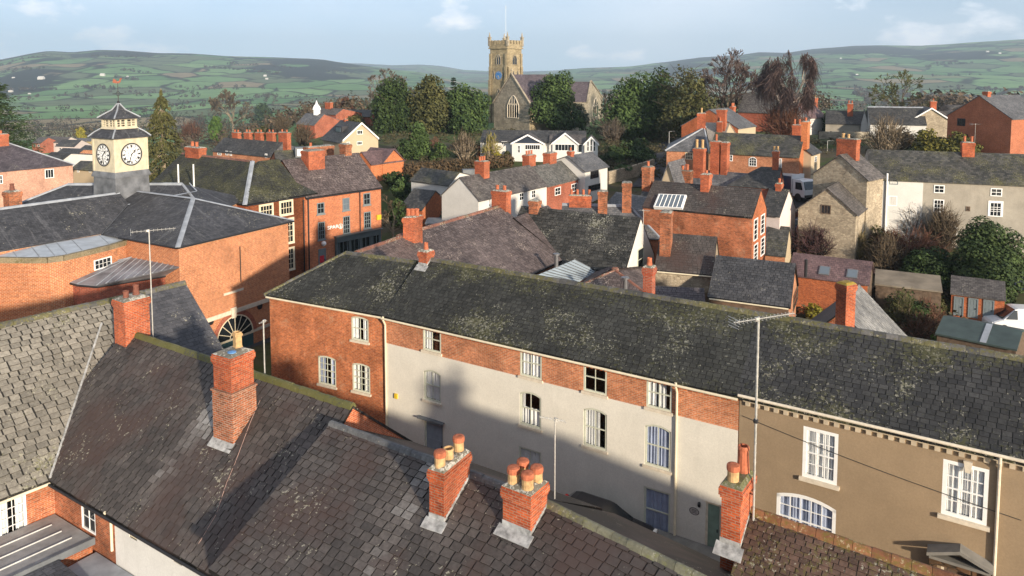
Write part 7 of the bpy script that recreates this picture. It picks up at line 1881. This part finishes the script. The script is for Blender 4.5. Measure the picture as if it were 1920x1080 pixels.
# cable lying on the roof of the tall-stack house
mb = MB(); pts = []
for px, py in ((490, 745), (470, 790), (455, 830), (440, 870), (425, 905), (405, 965), (372, 1020)):
    r = ray(px, py); lo, hi = 10.0, 60.0
    for _ in range(40):
        m = (lo + hi) / 2; p = V((0, 0, HC)) + r * m
        if p.z > HL.zroof(p) + .03: lo = m
        else: hi = m
    pts.append(V((0, 0, HC)) + r * lo)
mb.path(pts, .009, 5); single('aerial_cable', mb, plain('faded_pink_cable', (.42, .28, .24), .7), 'thin pinkish cable trailing down the brown slate roof', 'cable', pts[-1])
WHEELS = {}
def vehicle(name, label, cat, c, hd, paint, L=4.2, Wd=1.75, H=1.45, kind='hatch', lights=True):
    """a road vehicle: centre on the ground, heading angle (the way its nose points)"""
    c = V(c); f = V((math.cos(hd), math.sin(hd), 0)); s = V((-f.y, f.x, 0)); root = thing(name, label, cat, c)
    P = lambda x, y, z: c + f * x + s * y + Z * z
    if kind == 'van': low = [(-.5, .35), (-.5, .95), (-.48, 1.0), (.30, 1.0), (.36, .98), (.47, .80), (.5, .62), (.5, .32)]; cab = [(-.49, 1.0), (-.47, H - .12), (-.44, H), (.08, H), (.13, H - .05), (.33, .99)]
    elif kind == 'suv': low = [(-.5, .4), (-.5, .9), (-.48, 1.0), (.22, 1.0), (.46, .92), (.5, .75), (.5, .4)]; cab = [(-.48, 1.0), (-.42, H - .05), (-.36, H), (.05, H), (.1, H - .04), (.24, 1.0)]
    else: low = [(-.5, .32), (-.5, .78), (-.47, .88), (.20, .90), (.44, .80), (.5, .6), (.5, .3)]; cab = [(-.46, .88), (-.36, H - .06), (-.30, H), (.0, H), (.05, H - .04), (.24, .9)]
    def loft(mb, prof_, w0, w1):
        z0, z1 = min(q[1] for q in prof_), max(q[1] for q in prof_); n = len(prof_)
        rows = []
        for k in (-1, -.86, .86, 1):
            row = []
            for x, z in prof_:
                t = (z - z0) / max(.01, z1 - z0); w = (w0 + (w1 - w0) * t)
                sh = .96 if abs(k) == 1 else 1.0
                row.append(P(x * L * (sh if abs(x) > .3 else 1), k * w, z - (.03 if abs(k) == 1 and t > .5 else 0)))
            rows.append(row)
        for r0, r1 in zip(rows, rows[1:]):
            for i in range(n): mb.face(r0[i], r0[(i + 1) % n], r1[(i + 1) % n], r1[i])
        mb.face(*rows[0][::-1]); mb.face(*rows[-1])
    mb = MB(); loft(mb, low, Wd / 2 * .98, Wd / 2); loft(mb, cab, Wd / 2 * .93, Wd / 2 * .76); part('body', mb, paint, root)
    zb = cab[0][1]
    def sidepane(x0, x1, x2, x3):
        for k in (-1, 1):
            w0, w1 = Wd / 2 * .93 + .012, Wd / 2 * .80 + .012
            gl = MB(); gl.face(P(x0 * L, k * w0, zb + .04), P(x1 * L, k * w0, zb + .04), P(x2 * L, k * w1, H - .12), P(x3 * L, k * w1, H - .12)); part('window', gl, M_GLASS, root)
    if kind == 'van': sidepane(.1, .29, .15, .1)
    else: sidepane(-.17, .01, .0, -.15); sidepane(.03, .2, .07, .02); sidepane(-.40, -.19, -.17, -.33)
    fr, rr = cab[-1], cab[0]; ft, rt = cab[-2], cab[1]
    w0, w1 = Wd / 2 * .82, Wd / 2 * .70
    gl = MB(); gl.face(P(fr[0] * L + .015, -w0, fr[1] + .06), P(fr[0] * L + .015, w0, fr[1] + .06), P(ft[0] * L + .02, w1, ft[1]), P(ft[0] * L + .02, -w1, ft[1])); part('windscreen', gl, M_GLASS, root)
    gl = MB(); gl.face(P(rr[0] * L - .02, w0, rr[1] + .1), P(rr[0] * L - .02, -w0, rr[1] + .1), P(rt[0] * L - .02, -w1, rt[1]), P(rt[0] * L - .02, w1, rt[1]))
    part('rear_window', gl, M_GLASS, root)
    for x in (-.31, .31):
        for k in (-1, 1):
            q = P(x * L, k * (Wd / 2 - .1), .32); wb = MB(); wb.tube(q - s * .11, q + s * .11, .32, n=18); w = part('wheel', wb, M_IRON, root)
            rb = MB(); rb.tube(q + s * k * .112, q + s * k * .12, .2, n=12); part('rim', rb, M_METAL, w)
    for k in (-1, 1):
        hb = MB(); hb.cbox(P(L * .475, k * Wd * .36, .68), f * .06, s * .16, Z * .08); part('headlight', hb, M_UPVC, root)
        tb = MB(); tb.cbox(P(-L * .485, k * Wd * .40, .82), f * .06, s * .09, Z * .16); part('tail_light', tb, plain('red_lamp', (.55, .02, .02), .3), root)
    pl = MB(); pl.cbox(P(-L * .5 - .01, 0, .6), f * .01, s * .26, Z * .055); pl.cbox(P(L * .5 + .01, 0, .45), f * .01, s * .26, Z * .055); part('number_plate', pl, M_UPVC, root)
    return root
PW = plain('white_car_paint', (.60, .61, .62), .3, .5, .02); PB = plain('black_car_paint', (.02, .02, .024), .25, .5, .05); PU = plain('navy_car_paint', (.02, .03, .07), .25, .5, .05); PS = plain('silver_car_paint', (.35, .36, .37), .3, .5, .05)
vehicle('white_van', 'white van parked by the garages at the right edge', 'van', WG(1908, 618), rad(172), PW, 4.6, 1.9, 1.85, 'van')
vehicle('black_car', 'black car with red tail light in the shady yard', 'car', WG(1692, 592), rad(75), PB, 4.0, 1.7, 1.5)
vehicle('blue_car', 'dark blue car half out of frame at the right edge', 'car', WG(1918, 548), rad(168), PU, 4.4, 1.8, 1.65, 'suv')
vehicle('street_car', 'dark car at the kerb below the cream wall', 'car', W(1130, 1012, 0) * 1.0, math.atan2(-.53, .85), PB, 4.4, 1.8, 1.45)
vehicle('lane_car', 'black car parked in the lane by the pink rendered house', 'car', WG(1483, 432), rad(70), PU, 4.0, 1.7, 1.5)
def lorry():
    c = WG(1490, 372); hd = rad(-60); f = V((math.cos(hd), math.sin(hd), 0)); s = V((-f.y, f.x, 0)); root = thing('delivery_lorry', 'white delivery lorry with dark side parked in the lane', 'lorry', c)
    P = lambda x, y, z: c + f * x + s * y + Z * z
    mb = MB(); mb.box(P(-4.2, -1.1, .8), f * 4.6, s * 2.2, Z * 2.2); part('box_body', mb, PW, root)
    mb = MB(); mb.box(P(-4.1, -1.12, .9), f * 4.4, s * .02, Z * 1.9); part('side_panel', mb, PU, root)
    mb = MB(); mb.prism([P(.5, -1.05, .5), P(2.2, -1.05, .5), P(2.2, -1.05, 1.3), P(1.85, -1.05, 2.35), P(1.6, -1.05, 2.5), P(.5, -1.05, 2.5)], s * 2.1); cb = part('cab', mb, PW, root)
    gl = MB(); gl.face(P(2.22, -.92, 1.38), P(2.22, .92, 1.38), P(1.90, .85, 2.28), P(1.90, -.85, 2.28))
    for k in (-1, 1): gl.face(P(.9, k * 1.065, 1.35), P(1.95, k * 1.065, 1.35), P(1.7, k * 1.065, 2.2), P(.9, k * 1.065, 2.2))
    part('pane', gl, M_GLASS, cb)
    bm = MB(); bm.box(P(2.2, -1.0, .45), f * .12, s * 2.0, Z * .3); part('bumper', bm, M_IRON, root)
    for x in (-2.9, 1.3):
        for k in (-1, 1): w = MB(); w.tube(P(x, k * .95 - .12, .45), P(x, k * .95 + .12, .45), .45, n=16); part('wheel', w, M_IRON, root)
lorry()
# lamp post on the dark lane, gravestones, poles
def lamp_post(label, px, pyb, pyt):
    b = WG(px, pyb); zt = zat(b, pyt); root = thing('street_lamp', label, 'street lamp', b)
    mb = MB(); mb.tube(b - Z * .2, V((b.x, b.y, zt)), .07, .05, 8); mb.tube(V((b.x, b.y, zt)), V((b.x + .6, b.y - .2, zt + .1)), .04, n=6); part('post', mb, M_METAL, root)
    hb = MB(); hb.cbox(V((b.x + .7, b.y - .2, zt + .08)), V((.22, 0, 0)), V((0, .09, 0)), Z * .05); part('lamp_head', hb, M_IRON, root)
lamp_post('slim grey street lamp beside the dark lane', 1254, 292, 247)
lamp_post('grey street lamp in front of the white cottage gable', 895, 405, 332)
lamp_post('street lamp by the hedge above the stone houses', 1551, 284, 264)
R = random.Random(5)
for i in range(46):
    px = R.uniform(700, 1180); py = R.uniform(236, 250)
    if 905 < px < 1000: continue
    b = WG(px, py); h = R.uniform(.7, 1.5); w = R.uniform(.3, .5); a = R.gauss(.3, .25); e = V((math.cos(a), math.sin(a), 0)); n = V((e.y, -e.x, 0))
    mb = MB(); mb.prism([b - e * w - Z * .2, b + e * w - Z * .2, b + e * w + Z * h * .8, b + e * w * .6 + Z * h * .96, b + Z * h, b - e * w * .6 + Z * h * .96, b - e * w + Z * h * .8], n * .12)
    single('gravestone', mb, ST_G, 'weathered gravestone standing among the churchyard shrubs', 'gravestone', b, 'gravestones in the churchyard')
def fence(label, a, b, h, mat, name='garden_fence', t=.08, cat='fence', n=8):
    root = thing(name, label, cat, a)
    pts = [a.lerp(b, i / n) for i in range(n + 1)]
    for p in pts: p.z = g(p.x, p.y)
    mb = MB()
    for p, q in zip(pts, pts[1:]): 
        d = V((q - p).xy.to_3d()); s = V((-d.y, d.x, 0)).normalized() * t
        mb.prism([p - s - Z * .2, q - s - Z * .2, q - s + Z * h, p - s + Z * h], s * 2)
    part('panel', mb, mat, root)
    mb = MB()
    for p in pts: mb.cbox(p + Z * (h / 2), V((.07, 0, 0)), V((0, .12, 0)), Z * (h / 2 + .1))
    part('post', mb, M_TIMBER, root)
def hedge(label, a, b, h, w, mat, n):
    root = thing('garden_hedge', label, 'hedge', a); R = random.Random(3); mb = MB(); k = 10
    for i in range(k):
        p = a.lerp(b, (i + .5) / k); p.z = g(p.x, p.y) + h * .5; leaves(mb, [(p, V(((b - a).length / k * .75, w, h * .6)))], n // k, .2, R, inner=.6)
    part('foliage', mb, mat, root)
    st = MB()
    for i in range(k): p = a.lerp(b, (i + .5) / k); z = g(p.x, p.y); st.tube(V((p.x, p.y, z - .2)), V((p.x, p.y, z + h * .8)), .06, .03, 5)
    part('stem', st, B_DARK, root)
hedge('brown beech hedge behind the white outbuilding', WG(762, 332), WG(960, 312), 2.0, .7, foliage('beech_hedge', (.05, .036, .02), (.13, .085, .045)), 3200)
fence('brown board fence beside the corrugated shed', WG(1600, 600), WG(1640, 575), 1.8, M_TIMBER)
fence('low stone wall above the stone houses', WG(1535, 260), WG(1720, 262), 1.4, ST_G, 'garden_wall', .2, 'wall')
fence('brick garden wall below the ivy mound', WG(1140, 345), WG(1225, 320), 1.8, ST_W, 'garden_wall', .2, 'wall')
fence('red boarded fence beside the pink rendered house', WG(1466, 440), WG(1500, 425), 1.8, plain('red_fence_paint', (.22, .035, .03), .7), 'garden_fence')
# far farmhouses on the hillside and in the valley
for i, (px, py, w) in enumerate(((187, 142, 7), (494, 143, 5), (497, 149, 5), (22, 147, 4), (70, 149, 9), (15, 173, 6), (52, 177, 4), (237, 144, 3), (1605, 141, 4), (1575, 110, 3), (1850, 98, 4), (1873, 101, 4), (1548, 191, 4))):
    b = WG(px, py); d = b.length; k = w * d / F
    mb = MB(); x = V((k, 0, 0)); y = V((0, k * .6, 0)); h = k * .35; mb.box(b - Z * 1, x, y, Z * (h + 1)); mb.prism([b + Z * h, b + y + Z * h, b + y * .5 + Z * (h + k * .22)], x)
    fm = single('farmhouse', mb, R_WHITE, ('white farmhouse high on the green hillside, beyond the clock tower vane', 'white farm on the far slope left of the churchyard trees', 'low white barn just under the farm left of the churchyard trees', 'pale farm at the far left under the wooded hill', 'long pale farm range under the wooded hill', 'white buildings on the green plain at the far left', 'small white cottage on the green plain left of the clock tower', 'tiny white farm right of the clock tower vane', 'white farmhouse on the plain beyond the spreading tree', 'white speck of a farm below the right ridge', 'white farm high on the right hill', 'second white farm high on the right hill', 'orange gabled cottage in the fields behind the lilac roof')[i], 'farmhouse', b)
# ------------------------------------------------------------------ ground
def fields_mat():
    k = NT('fields_and_town_ground', .95, .1)
    P = k.pos(); sx = k.n('ShaderNodeSeparateXYZ', {0: P})
    vec = k.n('ShaderNodeVectorMath', {0: P, 1: (1, .62, 0)}, operation='MULTIPLY').outputs[0]
    wob = k.n('ShaderNodeTexNoise', {'Vector': vec, 'Scale': .006, 'Detail': 3.0}).outputs['Color']
    vec = k.n('ShaderNodeVectorMath', {0: vec, 1: k.n('ShaderNodeVectorMath', {0: wob, 1: (90, 90, 0)}, operation='MULTIPLY').outputs[0]}, operation='ADD').outputs[0]
    vo = k.n('ShaderNodeTexVoronoi', {'Vector': vec, 'Scale': .0062, 'Randomness': .85})
    ed = k.n('ShaderNodeTexVoronoi', {'Vector': vec, 'Scale': .0062, 'Randomness': .85}, feature='DISTANCE_TO_EDGE')
    cs = k.n('ShaderNodeSeparateColor', {0: vo.outputs['Color']})
    c = k.mix(cs.outputs[0], (.095, .195, .070), (.20, .32, .13))
    c = k.mix(k.rng(cs.outputs[1], .80, .84, 0, 1), c, (.27, .215, .125))
    c = k.mix(k.rng(cs.outputs[2], .72, .75, 0, 1), c, (.13, .165, .085))
    c = k.mul(c, k.rng(k.noise(P, .02, 5.0), .3, .7, .8, 1.2))
    hed = k.rng(ed.outputs['Distance'], .02, .05, 1, 0)
    c = k.mix(k.math('MULTIPLY', hed, k.rng(k.noise(P, .03, 3.0), .32, .45, .3, 1)), c, (.030, .034, .020))
    wood = k.noise(P, .0016, 5.0, .6, (1, .55, 1))
    hi = k.rng(sx.outputs[2], -30, 120, -.03, .10)
    wm_ = k.rng(k.math('ADD', wood, hi), .553, .572, 0, 1)
    wc = k.mix(k.noise(P, .012, 4.0), (.030, .026, .024), (.016, .028, .018))
    c = k.mix(wm_, c, wc)
    dist = k.n('ShaderNodeVectorMath', {0: P}, operation='LENGTH').outputs['Value']
    town = k.rng(dist, 140, 240, 1, 0)
    tg = k.mix(k.rng(k.noise(P, .11, 5.0, .65), .42, .55, 0, 1), (.055, .075, .022), (.085, .07, .045))
    tg = k.mix(k.rng(k.noise(P, 1.3, 4.0, .7), .5, .7, 0, .7), tg, (.03, .032, .015))
    c = k.mix(town, c, tg)
    k.col(c)
    return k.m
def ground():
    mb = MB()
    rs = [0.0]
    r = 6.0
    while r < 14000:
        rs.append(r); r *= 1.045 if r > 300 else 1.07
    NA = 300; a0, a1 = rad(-62), rad(62)
    idx = {}
    me_v = []; me_f = []
    for i, r in enumerate(rs[1:]):
        for j in range(NA + 1):
            a = a0 + (a1 - a0) * j / NA
            x, y = r * math.sin(a), r * math.cos(a) 
            me_v.append((x, y, g(x, y) - (.03 if r < 64 else 0)))
    n = NA + 1
    for i in range(len(rs) - 2):
        for j in range(NA):
            me_f.append((i * n + j, i * n + j + 1, (i + 1) * n + j + 1, (i + 1) * n + j))
    c = len(me_v); me_v.append((0, 0, -.03))
    for j in range(NA): me_f.append((c, j + 1, j))
    # behind the camera
    b = len(me_v)
    for q in ((me_v[0][0], me_v[0][1]), (-60, -60), (60, -60), (me_v[NA][0], me_v[NA][1])): me_v.append((q[0], q[1], -.03))
    me_f.append((c, b, b + 1)); me_f.append((c, b + 1, b + 2)); me_f.append((c, b + 2, b + 3))
    mb.v = me_v; mb.f = me_f; mb.t = [.5] * len(me_f)
    struct('ground', mb, fields_mat(), True)
ground()
# ------------------------------------------------------------------ streets and air
def streets():
    asp = plain('asphalt', (.055, .055, .058), .9, .2, .25, 1.5); pav = plain('stone_pavement', (.20, .19, .17), .9, .2, .2, 2)
    e, n = HG.e, HG.n; A = HF.A - HF.e * 8
    mb = MB(); a = HG.A - HG.e * 14 + HG.n * 1.5; L_ = 70
    mb.face(*[q + Z * .004 for q in (a, a + e * L_, a + e * L_ + n * 6.5, a + n * 6.5)]); struct('road', mb, asp)
    mb = MB(); a2 = HG.A + HG.n * .03; mb.box(a2 - Z * .05, e * 60, n * 1.45, Z * .17); struct('pavement', mb, pav)
    # square in front of the shop
    mb = MB(); a = HS.A - HS.e * 14 + HS.n * 1.4; mb.face(*[q + Z * .004 for q in (a, a + HS.e * 30, a + HS.e * 30 + HS.n * 10, a + HS.n * 10)]); struct('road', mb, asp)
    mb = MB(); mb.box(HS.A - Z * .05 + HS.n * .02 - HS.e * 8, HS.e * 17, HS.n * 1.4, Z * .17); struct('pavement', mb, pav)
    def drape(pts, w, mat, name):
        mb = MB(); out = []
        P_ = [WG(*q) for q in pts]
        for p, q in zip(P_, P_[1:]):
            for k in range(8):
                m = p.lerp(q, k / 8); d = (q - p); s = V((-d.y, d.x, 0)).normalized() * w / 2; out.append((m - s, m + s))
        for (a, b), (c, d) in zip(out, out[1:]):
            v = [V((x.x, x.y, g(x.x, x.y) + .05)) for x in (a, b, d, c)]; mb.face(*v)
        struct(name, mb, mat)
    drape([(1215, 352), (1240, 320), (1246, 290), (1262, 268), (1290, 255)], 5.0, asp, 'road')
    drape([(1470, 470), (1480, 430), (1500, 385), (1530, 350)], 6.0, asp, 'road')
    mb = MB(); a = WG(1660, 606); mb.face(*[V((q.x, q.y, .006)) for q in (WG(1640, 640), WG(1660, 575), WG(1930, 588), WG(1990, 660))]); struct('yard', mb, plain('yard_gravel', (.13, .115, .10), .95, .1, .25, 2))
streets()
HAZE = .000115
hz = MB(); hz.box(V((-13500, -75, VAL - 60)), V((27000, 0, 0)), V((0, 13800, 0)), Z * 760)
ho = struct('haze', hz, M_IRON); ho['kind'] = 'stuff'
hm = bpy.data.materials.new('valley_haze'); hm.use_nodes = True; hm.node_tree.nodes.clear()
pv = hm.node_tree.nodes.new('ShaderNodeVolumePrincipled'); oo = hm.node_tree.nodes.new('ShaderNodeOutputMaterial')
pv.inputs['Color'].default_value = (.64, .82, 1.0, 1); pv.inputs['Density'].default_value = HAZE; pv.inputs['Anisotropy'].default_value = 0.0
hm.node_tree.links.new(pv.outputs[0], oo.inputs['Volume'])
ho.data.materials.clear(); ho.data.materials.append(hm)
